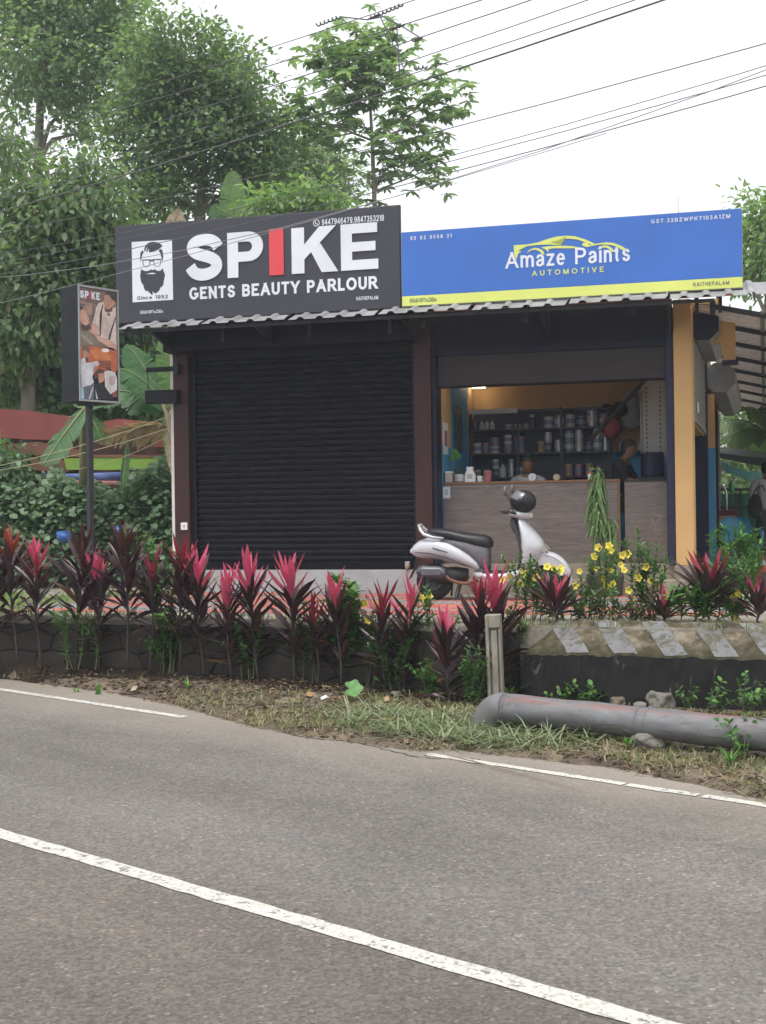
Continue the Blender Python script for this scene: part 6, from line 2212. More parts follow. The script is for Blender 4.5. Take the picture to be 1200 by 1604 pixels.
CORD = [  # px, top py, tone, plane offset, leaves, length, label
    (-14, 835, 'dark', 0, 22, .46, 'dark wine ti plant cut by the left edge of the picture'),
    (22, 812, 'orange', 0, 24, .48, 'tall dark ti plant with orange brown tip leaves, leftmost whole plant on the wall'),
    (60, 829, 'pink', 0, 24, .44, 'pink tipped ti plant left of the pole of the barber sign'),
    (115, 809, 'dark', 0, 26, .50, 'tall wine coloured ti plant with upright grey brown leaves just left of the sign pole'),
    (155, 850, 'pink', 0, 22, .42, 'short red tipped ti plant standing in front of the sign pole'),
    (198, 798, 'dark', 0, 26, .52, 'tallest brown red ti plant, right of the sign pole'),
    (231, 843, 'pink', 0, 22, .42, 'pink tipped ti plant between the tallest one and the brown pillar'),
    (276, 831, 'red', 0, 24, .44, 'red tipped ti plant in front of the left granite pillar'),
    (315, 848, 'pink', 0, 24, .44, 'bright pink topped ti plant at the left edge of the shutter'),
    (360, 876, 'pink', 0, 22, .42, 'hot pink ti plant, lower than its neighbours before the shutter'),
    (404, 851, 'pink', 0, 25, .45, 'tall pink crowned ti plant before the left half of the shutter'),
    (461, 852, 'pink', 0, 24, .45, 'tall pink crowned ti plant before the middle of the shutter'),
    (497, 918, 'red', -.05, 16, .36, 'low red ti plant squeezed between two taller ones before the shutter'),
    (530, 880, 'pink', 0, 20, .42, 'pink and wine ti plant before the right half of the shutter'),
    (597, 900, 'red', 0, 18, .38, 'small wine ti plant beside two yellow flowers'),
    (628, 893, 'pink', 0, 20, .40, 'rose red ti plant near the rear wheel of the scooter'),
    (706, 940, 'pink', -.35, 22, .42, 'low pink tipped ti plant at the foot of the wall left of the post'),
    (736, 884, 'red', -.15, 24, .44, 'bushy dark red ti plant in front of the scooter footboard'),
    (786, 873, 'pink', -.05, 24, .46, 'vivid pink ti plant directly above the boundary post'),
    (868, 886, 'pink', .45, 18, .42, 'pink ti plant before the front wheel of the scooter'),
    (1046, 912, 'pink', .75, 14, .40, 'small pink ti plant behind the parapet under the yellow pillar'),
    (1108, 853, 'red', .75, 22, .50, 'large red and pink ti plant behind the parapet right of the yellow pillar'),
    (1190, 897, 'pink', .75, 16, .42, 'pink ti plant at the right edge behind the parapet'),
]
for k, (px, py, tone, dd, n, ln, lab) in enumerate(CORD):
    t = fp(px, 1000, -4.0)[0]
    d = d_wall(t) - .13 + dd
    t, zt_ = fp(px, py, d)
    z0 = z_base(t) if dd < .2 else GY
    cordyline(t, d, z0, zt_, lab, tone, int(n * 2.1), ln * .97, k, (rnd.uniform(-.09, .09), rnd.uniform(-.06, .02)))

# yellow trumpet flower shrubs
M_ALLA = leaf_mat('trumpet_leaf', [(0, (.045, .115, .03)), (.6, (.075, .18, .045)), (1, (.13, .26, .07))], .4, .3)
M_FLOW = leaf_mat('trumpet_flower', [(0, (.78, .62, .07)), (1, (.85, .74, .16))], .5, .25)
M_TWIG = mat('twig_green', (.10, .12, .05), .8, .3, 20)
M_WEED = leaf_mat('weed_leaf', [(0, (.04, .11, .02)), (.6, (.08, .2, .035)), (1, (.15, .30, .06))], .45, .3)


def flower_mesh():
    b = MB()
    vs, fs = [], []
    n = 20
    for j, (r, z) in enumerate(((.10, -1.0), (.16, -.6), (.34, -.3), (.5, -.1), (.85, .12), (1.0, .10))):
        for k in range(n):
            a = 2 * PI * k / n
            lob = 1 + (.16 * math.cos(5 * a) if j > 3 else 0)
            vs.append((r * lob * math.cos(a), r * lob * math.sin(a), z + (.10 * math.cos(5 * a + .6) if j > 3 else 0)))
    for j in range(5):
        for k in range(n):
            fs.append((j * n + k, j * n + (k + 1) % n, (j + 1) * n + (k + 1) % n, (j + 1) * n + k))
    return b.add(vs, fs).mesh('flower', M_FLOW, smooth=True, fix=False)


FL = flower_mesh()


def whorl_stem(P_pts, step, L, W, r, start=.25, per=4, el=(15, 55), jit=.3):
    """leaf whorls along a stem polyline -> arrays"""
    Pp, Dd, Nn, Ll, Ww = [], [], [], [], []
    pts = [Vector(p) for p in P_pts]
    seg = [(pts[i + 1] - pts[i]).length for i in range(len(pts) - 1)]
    tot = sum(seg)
    s = tot * start
    while s < tot:
        u, i = s, 0
        while i < len(seg) - 1 and u > seg[i]:
            u -= seg[i]
            i += 1
        p = pts[i].lerp(pts[i + 1], min(1, u / seg[i]))
        ax = (pts[i + 1] - pts[i]).normalized()
        a0 = r.uniform(0, 6.28)
        for k in range(per):
            a = a0 + 2 * PI * k / per + r.uniform(-jit, jit)
            e = math.radians(r.uniform(*el))
            side_ = ax.orthogonal().normalized()
            side_ = Matrix.Rotation(a, 3, ax) @ side_
            dv = side_ * math.cos(e) + ax * math.sin(e)
            Pp.append(p)
            Dd.append(dv)
            Nn.append(ax + Vector((0, 0, .3)))
            sc_ = r.uniform(.7, 1.1)
            Ll.append(L * sc_)
            Ww.append(W * sc_)
        s += step * r.uniform(.7, 1.3)
    return Pp, Dd, Nn, Ll, Ww


def shrub(name, label, t, d, z0, stems, flowers, seed, mleaf=M_ALLA, L=.075, W=.024, step=.045, per=4, cat='shrub', group='yellow trumpet flower shrubs'):
    """stems: list of (t, d, z) tips; flowers: list of (t, d, z, size)"""
    r = random.Random(seed)
    p = fthing(name, label, cat, t, d, z0, group)
    tw = MB()
    A = [[], [], [], [], []]
    for (tt, td, tz) in stems:
        b0 = Vector((t + r.uniform(-.05, .05) + (tt - t) * .35, d + r.uniform(-.04, .04), z0))
        e = Vector((tt, td, tz))
        pts = [b0.lerp(e, u) + Vector((.03 * math.sin(u * 4 + tt * 9), .03 * math.sin(u * 3 + tt), 0)) for u in (0, .25, .5, .75, 1)]
        tw.tube(pts, [.006, .0055, .005, .004, .002], 5, False)
        q = whorl_stem(pts, step, L, W, r, .22, per)
        for a, b2 in zip(A, q): a += b2
        for _ in range(2):     # side twigs
            u = r.uniform(.35, .8)
            s0 = b0.lerp(e, u)
            s1 = s0 + Vector((r.uniform(-.13, .13), r.uniform(-.1, .1), r.uniform(.08, .2)))
            tw.tube([s0, (s0 + s1) / 2 + Vector((0, 0, -.01)), s1], [.004, .003, .002], 5, False)
            q = whorl_stem([s0, s1], step, L * .9, W, r, .2, per)
            for a, b2 in zip(A, q): a += b2
    tw.build('stems', M_TWIG, p)
    V, T = leaves(np.array(A[0]), np.array(A[1]), np.array(A[2]), np.array(A[3]), np.array(A[4]))
    np_mesh('foliage', V - np.array([t, d, z0]), T, mleaf, p, 'stuff')
    for (ft, fd_, fz, fs_) in flowers:
        dv = Vector((r.uniform(-.7, .7), -1, r.uniform(-.2, .7)))
        q = dv.to_track_quat('Z', 'Y')
        o = link_mesh('flower', FL, p, (ft - t, fd_ - d, fz - z0), q.to_euler(), (fs_,) * 3)
    return p


def fl3(lst, d, s=.031):
    out = []
    for q in lst:
        t, z = fp(q[0], q[1], d)
        out.append((t, d + rnd.uniform(-.03, .03), z, s * rnd.uniform(.85, 1.2)))
    return out


def st3(lst, d):
    return [(fp(x, y, d)[0], d + rnd.uniform(-.12, .12), fp(x, y, d)[1]) for x, y in lst]


def place_shrub(label, px, d, stems, flowers, seed, **kw):
    t = fp(px, 960, d)[0]
    z0 = GY if d > d_wall(t) + .1 else z_base(t)
    return shrub('flowering_shrub' if flowers else kw.pop('nm', 'green_shrub'), label, t, d, z0, st3(stems, d), fl3(flowers, d - .03), seed, **kw)


place_shrub('tall trumpet shrub full of yellow flowers before the drooping plant', 940, -3.5,
            [(905, 905), (922, 880), (938, 862), (955, 868), (970, 880), (920, 930), (960, 925), (900, 950)],
            [(931, 872), (937, 858), (954, 855), (957, 862), (975, 870), (983, 868), (973, 885), (978, 893), (908, 895), (934, 890), (956, 893), (945, 907), (960, 915), (950, 918), (902, 918)], 1)
place_shrub('leafy trumpet shrub with few flowers at the foot of the yellow pillar', 1015, -3.5,
            [(985, 845), (1000, 832), (1012, 850), (1025, 853), (1040, 868), (1010, 885), (1030, 900), (990, 900)],
            [(1012, 888), (1000, 905), (1020, 910), (1028, 918), (985, 925), (1040, 930)], 2, L=.08)
place_shrub('yellow flowered shrub in front of the scooter front wheel', 830, -3.6,
            [(800, 878), (815, 868), (832, 880), (850, 890), (870, 895), (885, 900), (820, 920), (850, 925)],
            [(798, 903), (819, 895), (820, 900), (840, 905), (857, 888), (868, 890), (878, 895), (815, 915), (788, 908), (879, 890)], 3)
place_shrub('small yellow flowered sprig on the wall by the scooter rear wheel', 664, -4.05,
            [(655, 930), (665, 915), (676, 925), (668, 940)], [(660, 938), (672, 935), (668, 946), (650, 945)], 4, L=.06)
place_shrub('short shrub with two yellow flowers between ti plants on the wall', 580, -4.1,
            [(545, 925), (560, 930), (588, 938), (600, 945), (575, 955)], [(586, 946), (604, 943), (578, 972), (570, 945)], 5, L=.06)
place_shrub('trumpet shrub with scattered yellow flowers behind the right end of the parapet', 1150, -3.7,
            [(1118, 880), (1135, 870), (1150, 885), (1165, 900), (1180, 880), (1140, 920)], [(1148, 935), (1156, 930), (1152, 952), (1152, 970), (1122, 905), (1185, 935), (1126, 890)], 6, L=.085)
place_shrub('bright green leafy shrub by the blue chair right of the yellow pillar', 1150, -1.6,
            [(1115, 835), (1130, 826), (1148, 832), (1160, 822), (1175, 838), (1188, 830), (1140, 850), (1168, 858), (1195, 850)], [], 7, mleaf=M_WEED, L=.10, W=.028, group='green shrubs')
place_shrub('green shrub growing up the wall between ti plants by the left granite pillar', 262, -4.0,
            [(235, 838), (250, 845), (285, 862), (265, 880), (255, 960), (270, 985), (245, 1000), (290, 925)], [], 8, mleaf=M_WEED, L=.07, W=.035, group='green shrubs')
place_shrub('green sprig low on the wall left of the boundary post', 745, -4.75,
            [(735, 1010), (750, 1012), (760, 1025), (740, 1040), (752, 1050)], [], 9, mleaf=M_ALLA, L=.065, group='green shrubs')
place_shrub('thin green sprig at the foot of the wall near the pumpkin leaves', 668, -4.55,
            [(660, 1035), (672, 1040), (680, 1055), (655, 1060)], [], 10, mleaf=M_WEED, L=.05, group='green shrubs')
place_shrub('dark low undergrowth shrub behind the parapet beneath the yellow flowers', 960, -3.75,
            [(900, 962), (925, 955), (950, 958), (980, 955), (1005, 960), (1030, 962)], [], 11, mleaf=leaf_mat('low_dark', [(0, (.05, .035, .03)), (.5, (.06, .09, .03)), (1, (.09, .15, .05))]), L=.10, W=.028, group='green shrubs')
place_shrub('green shrub growing through the ti plants at the right end of the wall', 690, -4.1,
            [(640, 955), (700, 960), (720, 972), (690, 985), (760, 965), (800, 955)], [], 12, mleaf=M_ALLA, L=.065, group='green shrubs')


for k, (px, d, st, lab, L_, W_) in enumerate((
        (540, -4.05, [(525, 905), (545, 915), (560, 925), (535, 935)], 'light green broad leaved sprig between ti plants under the right half of the shutter', .13, .07),
        (482, -4.1, [(470, 955), (485, 940), (500, 960), (490, 985)], 'green sprig among the low ti plants before the shutter', .06, .03),
        (130, -4.05, [(100, 950), (125, 955), (150, 965), (90, 970)], 'grassy green growth on the wall top left of the sign pole', .08, .02),
        (380, -4.1, [(355, 960), (380, 970), (395, 985), (410, 965)], 'dark green growth between the pink ti plants at the middle of the wall', .06, .028),
        (615, -4.25, [(590, 990), (610, 980), (640, 1000), (625, 1020)], 'leafy growth hanging over the wall below the two yellow flowers', .06, .03),
        (805, -4.1, [(780, 985), (800, 975), (825, 990), (815, 1010)], 'tangled green growth between the post and the parapet', .065, .03),
        (1080, -3.8, [(1060, 930), (1080, 925), (1100, 940), (1130, 950), (1160, 955)], 'strappy green growth behind the parapet below the large ti plant', .14, .03),
        (890, -3.7, [(870, 940), (890, 930), (905, 945), (850, 955)], 'small green shrub at the left end behind the parapet', .07, .028))):
    place_shrub(lab, px, d, st, [], 30 + k, mleaf=M_WEED if k in (0, 6) else M_ALLA, L=L_, W=W_, group='green shrubs')


# drooping ribbon leaved plants in front of the counter
M_RIB = leaf_mat('ribbon_leaf', [(0, (.09, .16, .055)), (.6, (.15, .24, .09)), (1, (.24, .33, .15))], .4, .3)


def ribbon(L, droop, w, seed):
    r = random.Random(seed)
    vs, fs = [], []
    n = 9
    x = z = 0
    ang = math.radians(35)
    for i in range(n + 1):
        u = i / n
        ww = w * (.5 + .5 * math.sin(PI * min(1, u * 1.1 + .1))) * (1 + .5 * (u > .8))
        if i == n: ww = w * .2
        s = .25 * math.sin(u * 6 + seed)
        vs += [(x, -ww, z + s * ww), (x, ww, z - s * ww)]
        ang -= droop * (1 - u) ** 1.6
        ang = max(ang, -PI / 2 + .04 * r.uniform(-1, 1))
        x += L / n * math.cos(ang)
        z += L / n * math.sin(ang)
    for i in range(n):
        fs.append((2 * i, 2 * i + 2, 2 * i + 3, 2 * i + 1))
    return MB().add(vs, fs).mesh('ribbon_leaf', M_RIB, smooth=True, fix=False)


RIBS = [ribbon(L, dr, .013, s) for s, (L, dr) in enumerate(((.20, .62), (.30, .80), (.36, .9), (.24, .7), (.16, .28)))]
for (pxc, pyt, pyb, rr_, n, lab) in ((936, 733, 850, .13, 170, 'tall plant with long drooping ribbon leaves before the counter'), (957, 812, 885, .085, 70, 'smaller drooping ribbon plant leaning against the right of the tall one')):
    d = -.55
    t, zt_ = fp(pxc, pyt, d)
    zb_ = fp(pxc, pyb, d)[1]
    p = fthing('ribbon_plant', lab, 'plant', t, d, GY, 'drooping ribbon leaved plants')
    o_off[p.name] = (0, 0, 0)
    MB().tube([(0, 0, .2), (.01, 0, (zt_ - GY) * .5), (0, 0, zt_ - GY)], [.02, .015, .008], 7).build('stem', M_TWIG, p, off=(0, 0, 0))
    MB().lathe([(.09, 0), (.12, .03), (.14, .24), (.13, .26), (.11, .22)], (0, 0, 0), 18).build('pot', mat('dark_pot', (.05, .045, .04), .8, .3, 6), p, off=(0, 0, 0))
    r = random.Random(n)
    for k in range(n):
        f = k / n
        z = (zb_ + .15 - GY) + (zt_ - zb_ - .15) * f ** .9
        az = k * 2.4
        rad = rr_ * r.uniform(.05, .62) * (1 - .5 * f * f)
        me = RIBS[4] if f > .96 else RIBS[r.randrange(4)]
        link_mesh('ribbon_leaf', me, p, (rad * math.cos(az), rad * math.sin(az), z), (r.uniform(-.35, .35), r.uniform(-.3, .3), az + r.uniform(-.5, .5)), (r.uniform(.6, 1.1) * (rr_ / .13) ** .5,) * 2 + (r.uniform(.8, 1.1),))
    if n > 60:
        V, T = leaves([(0, 0, zt_ - GY)] * 5, [(math.cos(a), math.sin(a), .3) for a in range(5)], [(0, 0, 1)] * 5, .035, .025)
        np_mesh('white_flower', V, T, M_WHITE, p)

# dry seed-head grasses by the pillar
M_STRAW = leaf_mat('straw', [(0, (.30, .23, .12)), (1, (.42, .35, .2))], .7, .2)
M_DRYG = mat('seed_head', (.22, .16, .12), .8, .3, 20)
for k, (px, pyt, lab) in enumerate(((1022, 808, 'feathery brown seed head grass beside the right jamb'), (985, 825, 'thinner brown seed head grass at the counter gate'))):
    d = -3.3
    t, zt_ = fp(px, pyt, d)
    p = fthing('seed_grass', lab, 'grass plant', t, d, GY, 'brown seed head grasses')
    o_off[p.name] = (0, 0, 0)
    b = MB()
    r = random.Random(k + 40)
    H = zt_ - GY
    b.tube([(0, 0, 0), (.01, 0, H * .5), (.04, 0, H)], [.004, .003, .001], 5)
    for i in range(46):
        u = r.uniform(.5, 1)
        z = H * u
        a = r.uniform(0, 6.28)
        l = r.uniform(.04, .13) * (1.25 - u)*2
        c = Vector((.04 * u, 0, z))
        e = c + Vector((l * math.cos(a), l * math.sin(a), l * r.uniform(.2, .9)))
        b.tube([c, e], [.0016, .001], 4, False)
        for j in range(5):
            q = c.lerp(e, .4 + .14 * j) + Vector((r.uniform(-.01, .01), r.uniform(-.01, .01), r.uniform(-.01, .01)))
            b.tube([q, q + Vector((r.uniform(-.008, .008), 0, .012))], [.0025, .001], 4, False)
    b.build('seed_head', M_DRYG, p, off=(0, 0, 0))

# ------------------------------------------------------------------ grass, litter and weeds on the verge
M_GRASS = leaf_mat('grass_green', [(0, (.085, .12, .04)), (.45, (.14, .18, .065)), (.75, (.21, .23, .10)), (1, (.30, .27, .15))], .55, .25)
M_GDRY = leaf_mat('grass_dry', [(0, (.17, .125, .07)), (.5, (.27, .215, .125)), (1, (.36, .31, .19))], .7, .15)
M_CUT = leaf_mat('grass_cut', [(0, (.11, .15, .07)), (.4, (.18, .23, .12)), (.8, (.27, .31, .18)), (1, (.36, .34, .22))], .5, .25)


def blades(P, L, lean, W, seed, flat_=0.0):
    r = np.random.RandomState(seed)
    n = len(P)
    P = np.asarray(P, float)
    az = r.uniform(0, 2 * PI, n)
    el = np.clip(r.normal(lean, 18, n), 2, 88) * PI / 180
    Ln = L * r.uniform(.5, 1.25, n)
    dv = np.stack([np.cos(az) * np.cos(el), np.sin(az) * np.cos(el), np.sin(el)], 1)
    sd2 = np.stack([-np.sin(az), np.cos(az), np.zeros(n)], 1) * (W * r.uniform(.6, 1.3, n))[:, None]
    mid = P + dv * Ln[:, None] * .55
    tip = mid + (dv * .8 - np.array([0, 0, .35])) * Ln[:, None] * .45
    tip[:, 2] = np.maximum(tip[:, 2], P[:, 2] + .002)
    V = np.stack([P - sd2, P + sd2, mid - sd2 * .8, mid + sd2 * .8, tip], 1)
    base = (np.arange(n) * 5).reshape(-1, 1, 1)
    T = base + np.array([[0, 1, 3], [0, 3, 2], [2, 3, 4]]).reshape(1, 3, 3)
    return V.reshape(-1, 3), T.reshape(-1, 3)


def scatter_verge(n, fn, seed, smin=-13, smax=-1.5):
    """points on the verge accepted by density fn(s, a, w) with a = distance from the road edge, w = distance to the wall"""
    r = random.Random(seed)
    out = []
    tries = 0
    while len(out) < n and tries < n * 30:
        tries += 1
        s, D = r.uniform(smin, smax), r.uniform(6.2, 10.5)
        p = R(s, D, 0)
        t, d = to_f(p.x, p.y)
        w = d_wall(t) - d
        if t > 3.4: w -= .35
        a = D - d_verge(s)
        if w < .03 or a < -.02: continue
        q_ = (p.x - pA.x) * dvec.y - (p.y - pA.y) * dvec.x
        if p.x > pA.x - .15 and abs(q_) / L_ < .12 and r.random() < .8: continue
        if r.random() < fn(s, a, w, p):
            out.append((p.x, p.y, max(.004, z_verge(p.x, p.y)) - .004))
    return out


def patch(p, sc_, seed):
    return mnoise.noise(Vector((p.x * sc_, p.y * sc_, seed))) * .5 + .5


def d_green(s, a, w, p):
    k = patch(p, 1.6, 3) * 1.3 - .25
    if s < -8.2: k *= .08
    elif s < -6.8: k *= .45
    if a < .08: k *= .35
    if w < .45 and s < -5: k *= .25
    return max(.02, k)


def d_dry(s, a, w, p):
    k = (patch(p, 2.2, 8) * 1.2 - .2) * (1.0 if a < .45 else .55)
    if s < -8.2: k *= .15
    if w < .45: k *= .3
    return max(.01, k)


def d_pile(s, a, w, p):
    c = R(-5.35, 7.0, 0)
    q = Vector((p.x - c.x, p.y - c.y, 0))
    u, v = q.x * RE[0] + q.y * RE[1], q.x * RN[0] + q.y * RN[1]
    e = (u / 1.0) ** 2 + (v / .50) ** 2
    return 1.0 if e < .6 else max(0, 1.6 - e)


V, T = blades(scatter_verge(15000, d_green, 1), .08, 36, .0036, 1)
tag(np_mesh('grass', V, T, M_GRASS, None, 'stuff'), 'short green grass growing on the roadside verge', 'grass')
V, T = blades(scatter_verge(12000, d_dry, 2), .09, 16, .0034, 2)
tag(np_mesh('dry_grass', V, T, M_GDRY, None, 'stuff'), 'straw coloured dry grass lying along the road edge', 'grass')
pp_ = [(x, y, z + rnd.uniform(0, .05)) for x, y, z in scatter_verge(1700, d_pile, 3)]
V, T = blades(pp_, .26, 7, .0055, 3)
tag(np_mesh('cut_grass', V, T, M_CUT, None, 'stuff'), 'heap of fresh cut grass on the verge left of the pipe elbow', 'cut grass')

# grass on the yard edge and lawn patch at the left
r_ = random.Random(5)
P_ = []
while len(P_) < 9000:
    t, d = r_.uniform(-6, -1.9), r_.uniform(-3.6, -.2)
    if patch(Vector((t * 1.0, d, 0)), 1.2, 2) > .38: P_.append(tuple(F(t, d, GY)))
V, T = blades(P_, .09, 60, .004, 5)
tag(np_mesh('lawn_grass', V, T, leaf_mat('lawn', [(0, (.12, .2, .05)), (1, (.24, .32, .10))]), None, 'stuff'), 'pale green grass on the yard left of the pavers', 'grass')
P_ = []
for i in range(1500):
    t = r_.uniform(-5.5, 6.5)
    d = d_wall(t) + r_.uniform(.02, .5)
    if patch(Vector((t * 2, d, 0)), 1.1, 9) > .40: P_.append(tuple(F(t, d, GY)))
V, T = blades(P_, .11, 60, .005, 6)
tag(np_mesh('wall_top_grass', V, T, M_GRASS, None, 'stuff'), 'weedy grass growing along the top edge of the wall', 'grass')

# dry leaf litter under the wall: many small flakes, one mass
P_ = np.array(scatter_verge(5200, lambda s, a, w, p: (1.0 if w < .8 else .35) * (patch(p, 1.8, 21) * 1.2), 9))
az = nrs.uniform(0, 2 * PI, len(P_))
V, T = leaves(P_ + np.array([0, 0, .012]), np.stack([np.cos(az), np.sin(az), nrs.uniform(-.1, .35, len(P_))], 1), np.stack([nrs.normal(0, .3, len(P_)), nrs.normal(0, .3, len(P_)), np.ones(len(P_))], 1), nrs.uniform(.03, .075, len(P_)), nrs.uniform(.014, .03, len(P_)), .25, .2)
tag(np_mesh('leaf_litter', V, T, leaf_mat('litter', [(0, (.03, .02, .014)), (.45, (.075, .046, .028)), (.85, (.16, .10, .06)), (1, (.30, .22, .13))], .8, .1), None, 'stuff'), 'dry brown leaf litter strewn below the wall', 'leaf litter')

# single fallen leaves that stand out
FALLEN = [(100, 1062, .10, (.42, .30, .16)), (38, 1062, .07, (.30, .20, .10)), (210, 1078, .09, (.40, .30, .20)), (600, 1131, .16, (.52, .40, .17)), (556, 1143, .10, (.14, .08, .05)), (484, 1094, .09, (.42, .22, .08)), (530, 1100, .09, (.25, .15, .08)), (255, 1093, .10, (.34, .22, .12)), (228, 1093, .10, (.26, .17, .10)), (415, 1108, .10, (.33, .21, .12)), (605, 1100, .10, (.38, .26, .15)), (363, 1097, .07, (.5, .4, .26))]
FLAB = ['tan curled leaf on the verge near the road, under the sign pole', 'brown fallen leaf at the far left of the verge', 'pale tan leaf at the road edge below the tallest ti plant', 'large yellow fallen leaf on the cut grass', 'dark curled leaf beside the large yellow leaf', 'orange brown leaf below the middle of the wall', 'dull brown leaf beside the pumpkin leaves', 'broad brown leaf at the road edge, right one of a pair', 'dark brown leaf at the road edge, left one of a pair', 'reddish brown leaf where the edge line stops', 'light brown leaf right of the pumpkin leaves', 'small straw coloured leaf at the end of the painted edge line']
for k, ((px, py, L, c), lab) in enumerate(zip(FALLEN, FLAB)):
    p = on_verge(px, py)
    b = MB()
    n = 8
    vs, fs = [], []
    for i in range(n + 1):
        u = i / n
        w = .30 * math.sin(PI * u ** .8) ** .8 + .004
        for s in (-1, 0, 1):
            vs.append(((u - .5) * L, s * w * L, .02 + L * (.18 * math.sin(PI * u + k) + abs(s) * .14 * w + .03 * s * math.sin(u * 6 + k))))
    for i in range(n):
        a = i * 3
        fs += [(a, a + 3, a + 4, a + 1), (a + 1, a + 4, a + 5, a + 2)]
    o = b.add(vs, fs).build('fallen_leaf', mat('leaf_dry_%d' % k, c, .8, .4, 25), smooth=True)
    o.location = p + Vector((0, 0, .01))
    o.rotation_euler = (rnd.uniform(-.2, .2), rnd.uniform(-.2, .2), rnd.uniform(0, 6))
    tag(o, lab, 'leaf', 'fallen leaves on the verge')
o = MB().add([(0, 0, 0), (.05, .01, .02), (.07, .04, .005), (.04, .06, .03), (-.01, .05, .01), (.03, .03, .035)], [(0, 1, 5), (1, 2, 5), (2, 3, 5), (3, 4, 5), (4, 0, 5)]).build('paper_scrap', M_PAPER)
o.location = on_verge(503, 1099) + Vector((0, 0, .012))
tag(o, 'crumpled white paper scrap in the grass', 'litter')


def broad_leaf(name, label, px, py, r_sz, tilt, cat='weed', stemto=None):
    p = on_verge(px, py + 22)
    c = at(px, py, p.y - .0)
    root = thing(name, label, cat, p, 0, 'broad leaved weeds at the wall foot')
    loc = c - p
    pts = []
    n = 30
    for k in range(n):
        a = 2 * PI * k / n
        rr_ = 1 + .10 * math.cos(5 * a) - (.5 * math.exp(-((a - PI) / .35) ** 2))
        pts.append(Vector((rr_ * math.cos(a) * r_sz, rr_ * math.sin(a) * r_sz, .06 * r_sz * math.cos(5 * a))))
    M4 = Matrix.Rotation(tilt, 3, 'X')
    V_ = [loc + M4 @ q for q in pts] + [loc + M4 @ Vector((-.3 * r_sz, 0, -.1 * r_sz))]
    MB().add(V_, [(i, (i + 1) % n, n) for i in range(n)]).build('leaf', leaf_mat('pumpkin_leaf', [(0, (.09, .25, .06)), (1, (.13, .32, .08))]), root, off=(0, 0, 0), smooth=True)
    MB().tube([(0, 0, -.01), (loc.x * .3, loc.y * .4, loc.z * .7), tuple(V_[-1])], [.005, .004, .003], 6).build('stalk', M_TWIG, root, off=(0, 0, 0))


broad_leaf('pumpkin_weed', 'upper broad lobed green leaf against the dark wall', 597, 1055, .075, 1.1)
broad_leaf('pumpkin_weed', 'lower broad lobed green leaf in the grass left of the other', 553, 1078, .078, .9)


def tuft(label, px, py, h, n, seed, m, wdt=.016, spread=.5):
    p = on_verge(px, py)
    root = thing('weed_tuft', label, 'weed', p, 0, 'weeds on the verge')
    r = random.Random(seed)
    for k in range(n):
        a = r.uniform(0, 6.28)
        L = h * r.uniform(.6, 1.1)
        vs, fs = [], []
        for i in range(6):
            u = i / 5
            rad = spread * L * u * u * r.uniform(.9, 1.0)
            w = wdt * math.sin(PI * (.15 + .83 * u))
            c = Vector((rad * math.cos(a), rad * math.sin(a), L * (u - .35 * u * u * spread)))
            s = Vector((-math.sin(a), math.cos(a), 0)) * w
            vs += [c - s, c + s]
        for i in range(5): fs.append((2 * i, 2 * i + 1, 2 * i + 3, 2 * i + 2))
        MB().add(vs, fs).build('leaf', m, root, off=(0, 0, 0), smooth=True)


M_BLADE = leaf_mat('blade_green', [(0, (.08, .21, .04)), (1, (.14, .33, .07))], .4, .3)
tuft('upright strappy green weed between the post and the parapet', 815, 1092, .42, 9, 1, M_BLADE, .02, .55)
tuft('low strappy weed at the pipe elbow', 800, 1098, .22, 8, 2, M_BLADE, .017, .9)
tuft('small green tuft at the road edge under the sign pole', 120, 1055, .13, 9, 3, M_BLADE, .008, .6)
tuft('single upright green shoot at the foot of the wall', 153, 1060, .20, 3, 4, M_BLADE, .022, .35)
tuft('green tuft at the road edge below the shutter', 295, 1082, .14, 9, 5, M_BLADE, .008, .6)
tuft('grassy tuft under the right end of the pipe', 1145, 1200, .16, 12, 6, M_BLADE, .006, .7)
tuft('thin tuft under the middle of the pipe', 985, 1175, .14, 9, 7, M_BLADE, .006, .6)
tuft('strappy weed on top of the wall behind the parapet', 960, 1000, .12, 5, 8, M_BLADE, .016, .9)


def leafy_weed(label, px, py, n, h, L, W, seed, m=M_WEED):
    p = on_verge(px, py)
    root = thing('leafy_weed', label, 'weed', p, 0, 'weeds on the verge')
    r = random.Random(seed)
    A = [[], [], [], [], []]
    b = MB()
    for k in range(n):
        a = r.uniform(0, 6.28)
        e = Vector((math.cos(a) * h * r.uniform(.2, .9), math.sin(a) * h * .5, h * r.uniform(.5, 1.1)))
        b.tube([(0, 0, 0), e * .5 + Vector((0, 0, .02)), e], [.004, .003, .002], 5, False)
        q = whorl_stem([Vector((0, 0, 0)), e * .5 + Vector((0, 0, .02)), e], .05, L, W, r, .3, 2, (0, 40), .6)
        for x, y in zip(A, q): x += y
    b.build('stems', M_TWIG, root, off=(0, 0, 0))
    V, T = leaves(np.array(A[0]), np.array(A[1]), np.array(A[2]) + np.array([0, 0, .5]), np.array(A[3]), np.array(A[4]))
    np_mesh('foliage', V, T, m, root, 'stuff')


